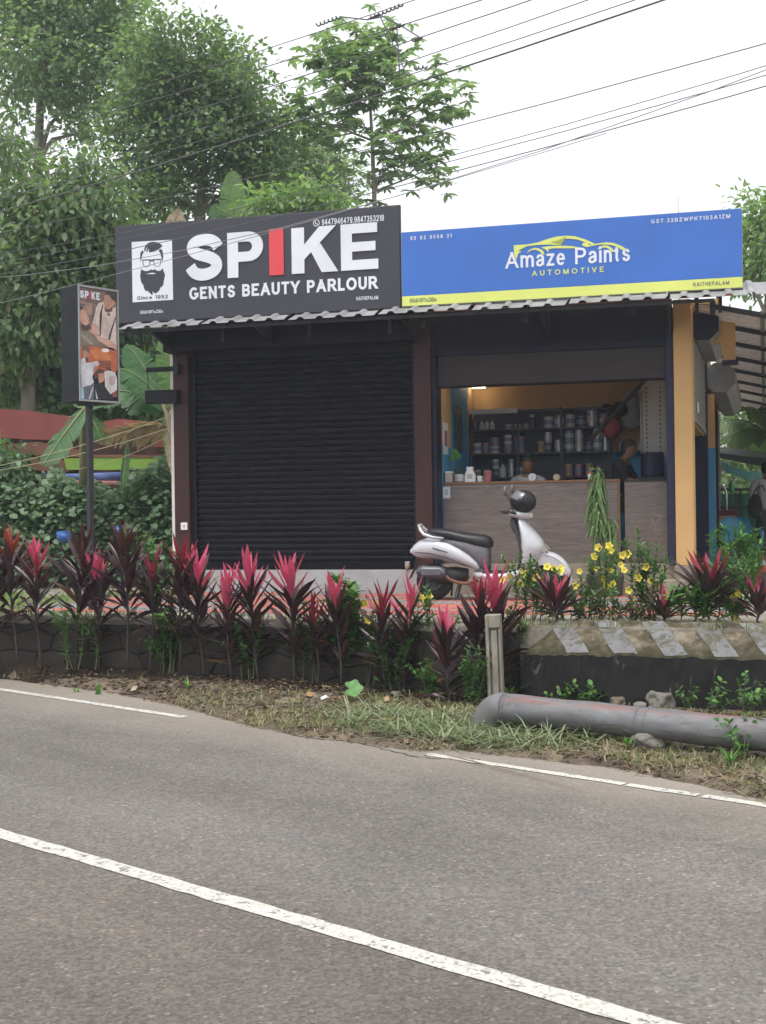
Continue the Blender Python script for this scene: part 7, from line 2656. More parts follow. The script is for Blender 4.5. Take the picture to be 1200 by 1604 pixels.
leafy_weed('low round leaved weed behind the left of the pipe', 880, 1103, 6, .20, .06, .035, 1)
leafy_weed('bright round leaved weed behind the middle of the pipe', 925, 1105, 6, .20, .065, .042, 2)
leafy_weed('leafy weed climbing the parapet at the right edge', 1165, 1120, 6, .34, .065, .04, 3)
leafy_weed('leafy weed behind the pipe before the parapet, right of the rubble', 1120, 1118, 6, .25, .06, .04, 4)
leafy_weed('leafy weed in front of the pipe at the right edge', 1165, 1192, 6, .26, .06, .035, 5)
leafy_weed('small weed behind the pipe left of the rubble stones', 1075, 1112, 5, .2, .05, .03, 6)
leafy_weed('green weed at the foot of the post', 735, 1108, 6, .18, .06, .03, 7)
leafy_weed('weed with pale leaf in front of the pipe elbow', 690, 1135, 5, .12, .06, .03, 8, M_CUT)
leafy_weed('thin weed leaning against the parapet below its stripes', 1185, 1105, 5, .4, .05, .03, 9)

# stick lying over the road edge
sa, sbv = gz(700, 1182, .02), gz(900, 1234, .012)
o = MB().tube([(sa[0], sa[1], .02), ((sa[0] + sbv[0]) / 2, (sa[1] + sbv[1]) / 2 + .01, .016), (sbv[0], sbv[1], .010)], [.005, .004, .002], 6).build('dry_stick', mat('stick', (.26, .2, .14), .8, .3, 20))
tag(o, 'long thin dry stick lying across the painted edge line', 'stick')

# ------------------------------------------------------------------ trees behind the shops
M_BARK = mat('bark_grey', (.26, .23, .19), .9, .4, 6, bmp=.6, stretch=(1, 1, .3), dirt=.4, dirtc=(.10, .09, .07))
TLM = {
    'mid': leaf_mat('tree_leaf_mid', [(0, (.14, .20, .125)), (.5, (.20, .28, .17)), (.85, (.26, .345, .215)), (1, (.32, .40, .25))], .45, .5),
    'dark': leaf_mat('tree_leaf_dark', [(0, (.11, .165, .092)), (.6, (.165, .235, .13)), (1, (.24, .32, .18))], .42, .5),
    'fresh': leaf_mat('tree_leaf_fresh', [(0, (.14, .22, .09)), (.6, (.19, .29, .12)), (1, (.27, .38, .17))], .42, .48),
    'vine': leaf_mat('vine_leaf', [(0, (.085, .15, .08)), (.5, (.13, .21, .115)), (1, (.19, .28, .165))], .42, .36),
    'tinged': leaf_mat('tree_leaf_tinged', [(0, (.10, .16, .08)), (.55, (.155, .23, .115)), (.9, (.215, .285, .15)), (1, (.24, .21, .15))], .42, .48),
}


def tree(label, base, trunk, blobs, nleaf, L, Wf_, mkey, seed, r0=.16, cl=.34, per=26, limb=True, rosette=False, droop=.25, group='trees behind the shops', name='tree'):
    """trunk: polyline; blobs: (centre, (rx,ry,rz), weight) in world; the crown is leaf clumps on twigs spread through the blobs"""
    r = np.random.RandomState(seed)
    base = Vector(base)
    root = thing(name, label, 'tree', base, 0, group)
    tp = [Vector(p) for p in trunk]
    n = len(tp)
    tb = MB()
    tb.tube([p - base for p in tp], [r0 * (1 - .72 * i / max(1, n - 1)) for i in range(n)], 9)
    wts = np.array([b[2] for b in blobs], float)
    wts /= wts.sum()
    ncl = max(4, int(nleaf / per))
    P, Dv, Nv, cnt = [], [], [], 0
    br = MB()
    for (c, rad, w), ww in zip(blobs, wts):
        c = Vector(c)
        hub = min(tp, key=lambda q: (q - c).length - (0.4 * (c.z - q.z) if q.z < c.z else -0.8 * (q.z - c.z)))
        mid = hub.lerp(c, .5) + Vector((r.normal(0, .15), r.normal(0, .15), .12))
        tb.tube([hub - base, mid - base, c - base], [r0 * .38, r0 * .26, r0 * .12], 6, False)
        m = max(2, int(ncl * ww))
        for _ in range(m):
            while True:
                q = r.uniform(-1, 1, 3)
                rr_ = np.linalg.norm(q)
                if rr_ <= 1: break
            q = q / max(rr_, .05) * (rr_ ** .45) * r.uniform(.85, 1.12)
            e = c + Vector((q[0] * rad[0], q[1] * rad[1], q[2] * rad[2]))
            if r.rand() < .5:
                k = c.lerp(e, .4) + Vector((0, 0, .05))
                br.tube([c - base, k - base, e - base], [r0 * .09, r0 * .06, r0 * .025], 4, False)
            k = int(per * r.uniform(.5, 1.5))
            out = np.array(q) * np.array([1, 1, .8])
            out = out / (np.linalg.norm(out) + 1e-6)
            if rosette:
                nr_ = max(2, k // 8)
                for _2 in range(nr_):
                    cc = np.array(e) + r.normal(0, cl * .6, 3)
                    a0 = r.uniform(0, 6.28)
                    for j in range(8):
                        a = a0 + j * .785
                        P.append(cc)
                        Dv.append([math.cos(a), math.sin(a), r.uniform(-.55, .15)])
                        Nv.append([r.normal(0, .25), r.normal(0, .25), 1])
            else:
                pts = np.array(e) + r.normal(0, 1, (k, 3)) * np.array([cl, cl, cl * .62])
                for p in pts:
                    P.append(p)
                    dv = (p - np.array(e)) * 1.2 + out * .35 + r.normal(0, .45, 3)
                    dv[2] -= droop
                    Dv.append(dv)
                    Nv.append([r.normal(0, .45), r.normal(0, .45), 1])
    tb.build('trunk', M_BARK, root, off=(0, 0, 0), smooth=True)
    if br.v: br.build('branches', M_BARK, root, off=(0, 0, 0), kind='stuff')
    P = np.array(P) - np.array(base)
    sc_ = r.uniform(.65, 1.25, len(P))
    V, T = leaves(P, np.array(Dv), np.array(Nv), L * sc_, Wf_ * sc_, .14, .10)
    np_mesh('crown', V, T, TLM[mkey], root, 'stuff')
    return root


def B(px, py, Y, rx, ry, rz, w=None):
    """blob measured in photo pixels at distance Y"""
    k = Y / FPX
    return (at(px, py, Y), (rx * k, ry, rz * k), w if w else rx * rz / 1000)


GB = GY   # ground level behind
Y1 = 27
tree('tall airy tree with a bare pale trunk at the upper left', (at(52, 600, Y1).x, Y1, GB),
     [at(52, 880, Y1), at(56, 420, Y1), at(60, 250, Y1), at(64, 130, Y1), at(90, 20, Y1)],
     [B(30, 60, Y1, 75, 2, 60), B(110, 20, Y1, 85, 2.2, 55), B(170, 60, Y1 + .5, 45, 1.8, 55), B(200, 95, Y1 + .5, 34, 1.5, 45), B(150, 125, Y1, 60, 1.8, 40), B(85, 110, Y1 - .5, 50, 1.5, 35), B(15, 150, Y1, 35, 1.4, 30), B(110, 160, Y1, 45, 1.2, 22), B(20, -40, Y1, 80, 2, 60), B(140, -40, Y1, 80, 2, 50), B(0, 210, Y1, 30, 1.2, 28), B(140, 205, Y1, 32, 1, 20)],
     16500, .155, .09, 'mid', 1, .17, .30, 40)
Y2 = 24
tree('broad dense dark green tree rising behind the black signboard', (at(318, 600, Y2).x, Y2, GB),
     [at(318, 900, Y2), at(318, 420, Y2), at(312, 330, Y2), at(318, 270, Y2), at(322, 190, Y2)],
     [B(285, 95, Y2, 70, 1.6, 48), B(245, 130, Y2, 55, 1.5, 45), B(340, 110, Y2, 60, 1.5, 45), B(380, 165, Y2, 55, 1.6, 48), B(300, 180, Y2, 90, 1.8, 50), B(225, 195, Y2, 50, 1.5, 38), B(415, 225, Y2, 50, 1.4, 48), B(355, 245, Y2, 70, 1.5, 38), B(250, 250, Y2, 60, 1.5, 36), B(215, 300, Y2 + .5, 50, 1.3, 36), B(270, 310, Y2, 45, 1.2, 30), B(430, 290, Y2, 45, 1.2, 36), B(390, 310, Y2, 45, 1.2, 30)],
     26000, .122, .072, 'dark', 2, .17, .25, 46)
Y3 = 23.5
tree('slender tree with whorled leaves and open crown above the signboards', (at(590, 600, Y3).x, Y3, GB),
     [at(592, 900, Y3), at(590, 400, Y3), at(586, 300, Y3), at(583, 220, Y3), at(580, 165, Y3), at(572, 100, Y3)],
     [B(570, 62, Y3, 34, .9, 26), B(535, 95, Y3, 40, .9, 28), B(600, 90, Y3, 42, .9, 28), B(505, 85, Y3, 18, .6, 18), B(560, 130, Y3, 55, 1, 28), B(520, 160, Y3, 45, 1, 28), B(480, 195, Y3, 38, .9, 22), B(625, 125, Y3, 38, .9, 24), B(680, 150, Y3, 36, .8, 26), B(700, 155, Y3, 22, .6, 18), B(660, 185, Y3, 34, .8, 14), B(610, 215, Y3, 34, .7, 16), B(635, 245, Y3, 50, .8, 22), B(660, 270, Y3, 36, .7, 20), B(590, 245, Y3, 22, .6, 14), B(600, 300, Y3, 14, .5, 10), B(520, 215, Y3, 36, .9, 20)],
     5200, .215, .085, 'mid', 3, .062, .36, per=40, rosette=True)
tree('thin hazy tree behind the slender one, left of its trunk', (at(505, 600, 30).x, 30, GB),
     [at(505, 900, 30), at(505, 350, 30), at(500, 230, 30)],
     [B(500, 245, 30, 42, 1.2, 30), B(470, 270, 30, 40, 1.2, 35), B(525, 285, 30, 34, 1, 28), B(450, 240, 30, 28, 1, 30), B(490, 310, 30, 40, 1, 22)],
     3600, .20, .08, 'mid', 4, .10, .34)
Y5 = 19.5
tree('bushy tree with drooping leaves and reddish shoots at the left edge', (at(40, 700, Y5).x, Y5, GB),
     [at(40, 880, Y5), at(45, 560, Y5), at(55, 420, Y5), at(60, 330, Y5)],
     [B(10, 245, Y5, 30, 1, 30), B(85, 310, Y5, 45, 1.1, 28), B(145, 290, Y5, 30, 1.1, 30), B(30, 350, Y5, 50, 1.3, 45), B(110, 370, Y5, 60, 1.3, 45), B(165, 340, Y5, 35, 1.1, 38), B(30, 440, Y5, 55, 1.3, 50), B(60, 520, Y5, 50, 1.2, 45), B(10, 540, Y5, 40, 1.2, 45), B(160, 430, Y5 + .3, 35, 1, 40), B(90, 450, Y5, 40, 1, 45)],
     13000, .16, .075, 'tinged', 5, .14, .25, 30, droop=.75)
tree('low bushy greenery mass behind the light box sign', (at(120, 640, 21).x, 21, GB),
     [at(120, 880, 21), at(120, 640, 21), at(120, 560, 21)],
     [B(30, 590, 21, 70, 1.2, 40), B(120, 580, 21, 70, 1.2, 60), B(210, 480, 21.5, 60, 1.2, 60), B(215, 570, 21.5, 60, 1.2, 50), B(250, 640, 21.5, 50, 1.2, 40), B(90, 620, 21, 60, 1.0, 22), B(150, 640, 21.5, 60, 1.0, 20)],
     11000, .15, .09, 'vine', 6, .12, .26, droop=.5)
tree('bright young tree top showing over the right end of the black signboard', (at(480, 600, 21).x, 21, GB),
     [at(480, 880, 21), at(480, 420, 21), at(478, 330, 21)],
     [B(480, 318, 21, 32, .7, 16), B(440, 322, 21, 26, .6, 12), B(515, 322, 21, 22, .5, 14), B(410, 330, 21, 22, .5, 10)],
     1900, .17, .07, 'fresh', 7, .07, .22)
tree('hazy tree at the right edge above the blue signboard', (at(1205, 600, 26).x, 26, GB),
     [at(1205, 880, 26), at(1203, 500, 26), at(1205, 350, 26)],
     [B(1195, 330, 26, 24, 1, 22), B(1195, 375, 26, 30, 1.1, 25), B(1215, 420, 26, 42, 1.1, 35), B(1185, 420, 26, 22, .9, 25), B(1230, 350, 26, 35, 1, 40)],
     4200, .18, .08, 'fresh', 8, .13, .28)
tree('dark broadleaf tree behind the awning at the far right', (at(1180, 700, 31).x, 31, GB),
     [at(1180, 880, 31), at(1180, 700, 31), at(1180, 640, 31)],
     [B(1150, 660, 31, 60, 1.2, 40), B(1220, 640, 31, 60, 1.2, 60), B(1130, 740, 31, 50, 1.2, 40), B(1190, 760, 31, 60, 1.2, 50), B(1120, 820, 31, 50, 1, 40)],
     5200, .20, .10, 'mid', 9, .14, .34)
tree('distant dark tree filling the gap low behind the left bushes', (at(100, 700, 36).x, 36, GB),
     [at(100, 900, 36), at(100, 640, 36), at(100, 480, 36)],
     [B(40, 460, 36, 90, 2, 60), B(140, 520, 36, 90, 2, 60), B(60, 590, 36, 110, 2, 60), B(200, 600, 36, 90, 2, 70), B(60, 700, 36, 110, 2, 60), B(200, 720, 36, 110, 2, 60), B(330, 400, 36, 70, 2, 60), B(230, 420, 36, 70, 2, 50)],
     7500, .34, .17, 'dark', 10, .2, .5)

tree('dark leafy bush overlapping the red shed at the left edge', (at(8, 800, 18).x, 18, GB),
     [at(8, 880, 18), at(8, 760, 18), at(10, 715, 18)],
     [B(2, 722, 18, 24, .5, 26), B(22, 748, 18, 24, .5, 16), B(-24, 740, 18, 26, .5, 36)],
     1700, .13, .085, 'vine', 11, .05, .16, droop=.5)

# far wood closing the view: one mass
r = np.random.RandomState(31)
n = 9000
X = r.uniform(-70, 75, n)
Yw = 46 + r.uniform(-3, 3, n)
hgt = 4.6 + 1.6 * np.sin(X * .31) + 1.1 * np.sin(X * .83 + 1)
Zw = GY + hgt * r.uniform(0, 1, n) ** .8
az = r.uniform(0, 2 * PI, n)
sc_ = r.uniform(.6, 1.3, n)
V, T = leaves(np.stack([X, Yw, Zw], 1), np.stack([np.cos(az), np.sin(az), r.uniform(-.8, .3, n)], 1), np.stack([r.normal(0, .4, n), r.normal(-.4, .4, n), np.ones(n)], 1), .75 * sc_, .5 * sc_, .12, .12)
tag(np_mesh('far_wood', V, T, TLM['mid'], None, 'stuff'), 'far green wood closing the view behind the shops', 'wood')

# creeper hedge in front of the sheds at the left (one mass)
r = np.random.RandomState(12)
P = []
N_h = 13000
px_ = r.uniform(-40, 292, N_h)
f = r.uniform(0, 1, N_h)
dep = r.uniform(0, 1, N_h)
top = 752 + 16 * np.sin(px_ * .045) + 10 * np.sin(px_ * .11 + 1) - 22 * np.clip((px_ - 200) / 80, 0, 1) + 12 * np.exp(-((px_ - 120) / 40) ** 2)
Yh = 17.2 + dep * 1.5
py_ = top + (f ** 1.15) * (905 - top) + r.normal(0, 5, N_h)
pts = np.array([at(a, b, c) for a, b, c in zip(px_, py_, Yh)])
# rounded front: the lower the leaf, the nearer it stands
pts[:, 1] -= .5 * f * (1 - dep)
az = r.uniform(0, 2 * PI, N_h)
Dv = np.stack([np.cos(az), np.sin(az) - .5, r.uniform(-.9, .2, N_h)], 1)
Nv = np.stack([r.normal(0, .4, N_h), r.normal(-.35, .4, N_h), np.ones(N_h)], 1)
sc_ = r.uniform(.6, 1.3, N_h)
V, T = leaves(pts, Dv, Nv, .105 * sc_, .095 * sc_, .12, .12)
tag(np_mesh('creeper_hedge', V, T, TLM['vine'], None, 'stuff'), 'dense mass of broad leaved creeper left of the shop', 'creeper')
# brambles and bank under the creeper
bank = MB()
vs, fs = [], []
for i in range(30):
    for j in range(8):
        p = at(-80 + 385 * i / 29, 800, 18.6)
        y = 17.6 + j * .22
        vs.append((p.x, y, GY - .05 + (.95 + .15 * math.sin(i * .8)) * math.sin(PI * min(1, j / 7 + .05) * .62)))
for i in range(29):
    for j in range(7):
        a = i * 8 + j
        fs.append((a, a + 8, a + 9, a + 1))
tag(bank.add(vs, fs).build('earth_bank', M_SOIL, smooth=True), kind='structure')


# ------------------------------------------------------------------ banana plants
def banana_mat(name, c0, c1, tr=.3):
    return leaf_mat(name, [(0, c0), (1, c1)], .4, tr)


M_BAN = banana_mat('banana_leaf', (.05, .125, .045), (.075, .17, .06))
M_BANL = banana_mat('banana_light', (.13, .24, .08), (.18, .30, .11), .4)
M_BAND = banana_mat('banana_dry', (.30, .22, .15), (.44, .35, .26), .2)
M_RIBM = mat('leaf_rib', (.20, .24, .09), .5, .2, 9)


def banana_leaf(parent, a, b, width, sag, m, seed, torn=.45, roll=0.0, org=Vector((0, 0, 0))):
    """paddle leaf from a to b: midrib and side strips torn apart here and there"""
    r = random.Random(seed)
    a, b = Vector(a) - org, Vector(b) - org
    n = 26
    pts = []
    for i in range(n + 1):
        u = i / n
        p = a.lerp(b, u)
        p.z += sag * 4 * u * (1 - u)
        pts.append(p)
    mb = MB()
    up = Vector((0, -.75, .65))
    for s in (-1, 1):
        drop = 0.0
        for i in range(n):
            u = (i + .5) / n
            t = (pts[i + 1] - pts[i]).normalized()
            sd2 = t.cross(up).normalized() * s
            sd2 = Matrix.Rotation(roll, 3, t) @ sd2
            w = width * .5 * (math.sin(PI * min(1, .06 + u * .94)) ** .55) * r.uniform(.94, 1.03)
            if r.random() < torn:
                drop = r.uniform(-.22, .28)
            gap = .10 if r.random() < torn else .0
            p0, p1 = pts[i].lerp(pts[i + 1], gap), pts[i + 1]
            fwd = t * w * .45
            dz = Vector((0, 0, -w * (.30 + drop)))
            m0, m1 = p0 + sd2 * w * .55 + fwd * .5 + dz * .25, p1 + sd2 * w * .55 + fwd * .5 + dz * .25
            e0, e1 = p0 + sd2 * w + fwd + dz, p1 + sd2 * w * .98 + fwd + dz
            mb.add([p0, p1, m1, m0, e1, e0], [(0, 1, 2, 3), (3, 2, 4, 5)])
    lf = mb.build('leaf', m, parent, off=(0, 0, 0))
    MB().tube([p + Vector((0, -.004, .006)) for p in pts[::2]], [.018 - .012 * i / 13 for i in range(14)], 6, False).build('midrib', M_RIBM if m is not M_BAND else M_DRYG, lf, off=(0, 0, 0))
    return lf


def banana_plant(label, foot, top, leafspecs, seed, group='banana plants behind the sign pole'):
    foot, top = Vector(foot), Vector(top)
    p = thing('banana_plant', label, 'banana plant', foot, 0, group)
    mid = foot.lerp(top, .5)
    MB().tube([foot - foot, mid - foot + Vector((.03, 0, 0)), top - foot], [.08, .07, .04], 12).build('stem', mat('banana_stem', (.16, .17, .08), .6, .5, 6, stretch=(3, 3, .6), dirt=.4, dirtc=(.10, .06, .04)), p, off=(0, 0, 0), smooth=True)
    for k, (a, b, w, sag, m, torn, roll) in enumerate(leafspecs):
        banana_leaf(p, a, b, w, sag, m, seed * 20 + k, torn, roll, foot)
    return p


YB = 16.6
banana_plant('banana plant with torn dark leaf hanging left of the sign pole', (at(124, 800, YB + 2).x, YB + 2, GY), at(130, 650, YB + .2),
             [(at(132, 640, YB), at(68, 728, YB - .3), .42, .02, M_BAN, .5, .2), (at(132, 640, YB), at(205, 615, YB + .2), .34, .10, M_BAN, .4, .1), (at(130, 640, YB), at(120, 560, YB + .3), .34, 0, M_BAN, .3, 0), (at(132, 642, YB), at(160, 690, YB), .3, .05, M_BAN, .5, -.2)], 1)
YC = 17.6
banana_plant('banana plant with broad pale leaves left of the black shutter', (at(268, 830, YC + 1.6).x, YC + 1.6, GY), at(264, 650, YC + .2),
             [(at(275, 640, YC - .6), at(262, 518, YC - .6), .58, 0, M_BANL, .35, .9), (at(262, 640, YC), at(185, 578, YC - .2), .62, .12, M_BAN, .25, .3), (at(258, 645, YC), at(190, 618, YC + .2), .5, .10, M_BAN, .3, -.1), (at(258, 640, YC + .3), at(198, 540, YC + .3), .5, .1, M_BAN, .4, .1), (at(258, 650, YC), at(278, 740, YC), .25, .1, M_BANL, .2, .2)], 2)
YD = 16.9
banana_plant('banana plant with brown dead leaves hanging over the green fascia', (at(262, 800, YD + 2).x, YD + 2, GY), at(266, 670, YD + .1),
             [(at(262, 668, YD), at(150, 688, YD - .1), .52, .06, M_BAND, .85, 1.25), (at(262, 668, YD), at(200, 682, YD), .62, .05, M_BAND, .85, 1.3), (at(200, 690, YD), at(193, 758, YD - .1), .30, 0, M_BAN, .1, .9), (at(262, 670, YD), at(283, 770, YD - .1), .2, .05, M_BAND, .6, .3)], 3)
YE = 22
banana_plant('banana plant with upright leaves over the middle of the black signboard', (at(362, 700, YE).x, YE, GY), at(362, 370, YE),
             [(at(362, 372, YE), at(366, 268, YE), .55, 0, M_BANL, .3, .6), (at(362, 372, YE), at(400, 310, YE), .40, .08, M_BANL, .5, .1), (at(362, 372, YE), at(335, 320, YE), .4, .08, M_BAN, .4, .1), (at(362, 372, YE), at(420, 335, YE), .4, .12, M_BAN, .4, .1)], 4)
YF = 20.5
banana_plant('banana plant with a bare brown leaf peeking over the left of the black signboard', (at(255, 700, YF).x, YF, GY), at(262, 400, YF),
             [(at(262, 385, YF), at(281, 328, YF), .36, 0, M_BAND, .3, .5), (at(262, 385, YF), at(222, 346, YF), .34, .10, M_BANL, .2, .2), (at(262, 390, YF), at(140, 412, YF - .8), .6, .22, M_BANL, .25, .3), (at(262, 395, YF), at(178, 440, YF - .6), .45, .15, M_BAN, .3, .3)], 5)
YG = 25
banana_plant('banana plant with a bright leaf below the awning at the far right', (at(1195, 860, YG).x, YG, GY), at(1196, 740, YG),
             [(at(1196, 735, YG), at(1178, 695, YG), .5, .05, M_BANL, .2, .4), (at(1196, 735, YG), at(1215, 690, YG), .5, .05, M_BANL, .3, .2), (at(1190, 790, YG), at(1160, 765, YG), .5, .05, M_BANL, .3, .3)], 6)


# coconut fronds below the awning on the right
def frond(parent, a, b, sag, L, m, seed, org):
    r = random.Random(seed)
    a, b = Vector(a) - org, Vector(b) - org
    n = 44
    pts = []
    for i in range(n + 1):
        u = i / n
        p = a.lerp(b, u)
        p.z += sag * 4 * u * (1 - u)
        pts.append(p)
    P, Dv, Nv, Ll = [], [], [], []
    for i in range(3, n):
        t = (pts[i + 1] - pts[i]).normalized()
        for s in (-1, 1):
            side_ = t.cross(Vector((0, -.5, .85))).normalized() * s
            P.append(pts[i])
            Dv.append(side_ * .8 + t * .55 + Vector((0, 0, -.55 + r.uniform(-.1, .1))))
            Nv.append(Vector((0, -.4, .9)))
            Ll.append(L * (1 - .45 * i / n) * r.uniform(.85, 1.1))
    V, T = leaves(np.array(P), np.array(Dv), np.array(Nv), np.array(Ll), np.full(len(P), .035), .05, .12)
    o = np_mesh('frond', V, T, m, parent)
    MB().tube(pts[::3], [.02 - .001 * i for i in range(len(pts[::3]))], 6, False).build('rachis', M_RIBM, o, off=(0, 0, 0))


YP = 26
pbase = Vector((at(1215, 860, YP).x, YP, GY))
palm = thing('coconut_palm', 'young coconut palm with arching fronds under the right awning', 'palm', pbase, 0)
MB().tube([(0, 0, 0), (0, 0, 1.0), (0, 0, at(1215, 690, YP).z - GY)], [.2, .17, .12], 12).build('trunk', M_BARK, palm, off=(0, 0, 0), smooth=True)
M_FRO = leaf_mat('frond_leaf', [(0, (.09, .15, .05)), (1, (.15, .22, .08))], .4, .3)
for k, (bx, by, sg) in enumerate(((1112, 672, .35), (1120, 715, .45), (1165, 640, .3), (1200, 630, .2), (1140, 690, .3), (1250, 700, .3))):
    frond(palm, at(1215, 695, YP), at(bx, by, YP - .4 * (k % 3)), sg, .75, M_FRO, k, pbase)

# little shrub on the roof between the signs, and the antenna rod
o = thing('roof_plant', 'tuft of dark leaves showing between the two signboards', 'plant', F(1.75, .5, 4.12), 0)
k_ = 26
rr = np.random.RandomState(3)
V, T = leaves(rr.normal(0, .05, (k_, 3)) + np.array([0.02, 0, .82]), rr.normal(0, 1, (k_, 3)) + np.array([0, 0, .3]), rr.normal(0, .3, (k_, 3)) + np.array([0, 0, 1]), .12, .07)
np_mesh('foliage', V, T, TLM['dark'], o, 'stuff')
MB().tube([(0, 0, 0), (.02, 0, .82)], [.012, .006], 6).build('stem', M_TWIG, o, off=(0, 0, 0))
tr_, zr_ = fp(1062, 308, .2)
o = fthing('antenna_rod', 'thin vertical rod standing above the right part of the blue signboard', 'rod', tr_, .2, 4.0)
MB().tube([(tr_, .2, 3.9), (tr_, .2, zr_)], [.008, .005], 6).build('rod', M_GREYM, o)

# ------------------------------------------------------------------ sheds at the left
M_REDS = mat('red_fascia', (.38, .10, .085), .75, .3, 3, dirt=.4, dirtc=(.16, .06, .055))
M_RUSTY = mat('rust_sheet', (.27, .115, .075), .85, .5, 4, dirt=.5, dirtc=(.10, .055, .045))
M_GRNF = mat('green_fascia', (.22, .38, .05), .7, .2, 3, dirt=.3, dirtc=(.15, .22, .06))
M_BRICK = mat('shed_brown', (.16, .09, .07), .9, .4, 5)
M_TARPB = mat('tarp_blue', (.12, .17, .42), .5, .3, 6)
M_TARPP = mat('tarp_pink', (.45, .20, .19), .6, .3, 6)
M_TARPU = mat('tarp_bright', (.02, .09, .30), .45, .3, 6)


def slab_px(name, m, parent, quad, Y, th=.12, org=Vector((0, 0, 0)), Yb=None):
    """flat sheet with the outline measured at distance Y and real thickness"""
    f_ = [at(x, y, Y + (dy if isinstance(dy, float) else 0)) - org for (x, y, *rest) in quad for dy in [rest[0] if rest else 0.0]]
    bk = [p + Vector((0, th, 0)) for p in f_]
    n = len(quad)
    fs = [tuple(range(n)), tuple(range(2 * n - 1, n - 1, -1))] + [(i, i + n, (i + 1) % n + n, (i + 1) % n) for i in range(n)]
    return MB().add(f_ + bk, fs).build(name, m, parent, off=(0, 0, 0))


YS = 19.0
sb0 = Vector((at(60, 800, YS).x, YS, GY))
shed = thing('shed', 'old low shed with dull red roof fascia half hidden by creeper', 'shed', sb0)
slab_px('roof_fascia', M_REDS, shed, [(-60, 636), (30, 642), (112, 652), (108, 690), (40, 688), (-60, 682)], YS, .06, sb0)
slab_px('roof_sheet', M_RUSTY, shed, [(-40, 700), (60, 692), (128, 705), (120, 716), (40, 712), (-40, 722)], YS - .05, .5, sb0)
slab_px('roof_sheet', M_RUSTY, shed, [(-40, 722), (60, 716), (128, 724), (120, 740), (40, 736), (-40, 745)], YS - .1, .5, sb0)
slab_px('wall', M_BRICK, shed, [(-60, 684), (115, 690), (115, 870), (-60, 870)], YS + .45, .2, sb0)
slab_px('roof_fascia', M_REDS, shed, [(152, 662), (185, 656), (268, 664), (262, 676), (205, 688), (155, 682)], YS + .3, .06, sb0)
slab_px('wall', M_REDS, shed, [(240, 676), (262, 676), (262, 700), (240, 700)], YS + .4, .1, sb0)
slab_px('wall', M_BRICK, shed, [(116, 684), (290, 684), (290, 870), (116, 870)], YS + .6, .2, sb0)
slab_px('green_fascia', M_GRNF, shed, [(100, 718), (180, 716), (256, 717), (252, 733), (180, 736), (104, 736)], YS - .2, .05, sb0)
slab_px('ledge', M_RUSTY, shed, [(120, 712), (255, 713), (254, 717), (120, 716)], YS - .21, .2, sb0)
for x in (180, 118):
    slab_px('post', M_DKST, shed, [(x, 736), (x + 5, 736), (x + 5, 800), (x, 800)], YS - .1, .06, sb0)
for k, (m, q, lab, cat) in enumerate(((M_TARPB, [(60, 744), (120, 742), (186, 740), (190, 752), (150, 758), (90, 752)], 'faded blue tarpaulin sheet under the green fascia', 'tarpaulin'), (M_TARPP, [(70, 746), (120, 752), (186, 754), (192, 764), (150, 766), (80, 756)], 'faded pink sheet below the blue tarpaulin', 'tarpaulin'), (M_TARPB, [(206, 748), (232, 745), (228, 762), (206, 762)], 'blue tarpaulin scrap right of the green banana leaf', 'tarpaulin'),
                                      (M_TARPU, [(88, 834), (100, 834), (110, 842), (108, 850), (90, 848)], 'bright blue bundle behind the ti plants left of the sign pole', 'bundle'), (M_TARPU, [(178, 826), (190, 824), (192, 838), (180, 838)], 'small bright blue scrap right of the sign pole', 'bundle'))):
    Yt = YS - .35 - .05 * k if k < 3 else 15.6
    c = at(q[0][0], q[0][1], Yt)
    n = len(q)
    pts = [at(x, y, Yt + .05 * math.sin(i * 2.1)) - c for i, (x, y) in enumerate(q)]
    ctr2 = sum(pts, Vector()) / n + Vector((0, -.06, .02))
    back = [p + Vector((0, .25, .02)) for p in pts]
    o = MB().add(pts + back + [ctr2], [(i, (i + 1) % n, 2 * n) for i in range(n)] + [(i, i + n, (i + 1) % n + n, (i + 1) % n) for i in range(n)] + [tuple(range(2 * n - 1, n - 1, -1))]).build('tarpaulin' if cat == 'tarpaulin' else 'blue_bundle', m, smooth=True)
    o.location = c
    tag(o, lab, cat)

# cords tied from a stick by the pillar towards the left
stick = thing('leaning_stick', 'forked dry stick leaning left of the brown pillar', 'stick', at(278, 800, 16.2), 0)
o_ = at(278, 800, 16.2)
MB().tube([at(280, 800, 16.2) - o_, at(272, 700, 16.2) - o_, at(262, 650, 16.2) - o_, at(254, 632, 16.2) - o_], [.022, .025, .03, .012], 8).build('stem', mat('dry_wood', (.36, .28, .19), .85, .3, 12), stick, off=(0, 0, 0))
MB().tube([at(264, 655, 16.2) - o_, at(270, 637, 16.2) - o_], [.02, .012], 8).build('fork', MATS['dry_wood'], stick, off=(0, 0, 0))
M_CORDY = mat('cord_yellow', (.40, .34, .20), .8, .2, 9)
for k, (a, b, lab) in enumerate((((-30, 735), (262, 653), 'upper pale yellow cord running from the stick to the left'), ((-30, 741), (264, 671), 'middle pale yellow cord running from the stick to the left'), ((120, 735), (264, 683), 'lowest thin cord below the two yellow cords'))):
    p0, p1 = at(a[0], a[1], 15.9), at(b[0], b[1], 16.15)
    pts = [p0.lerp(p1, i / 10) - Vector((0, 0, .06 * 4 * (i / 10) * (1 - i / 10))) for i in range(11)]
    tag(MB().tube(pts, .0045 if k < 2 else .003, 5).build('cord', M_CORDY), lab, 'cord', 'cords tied to the stick')

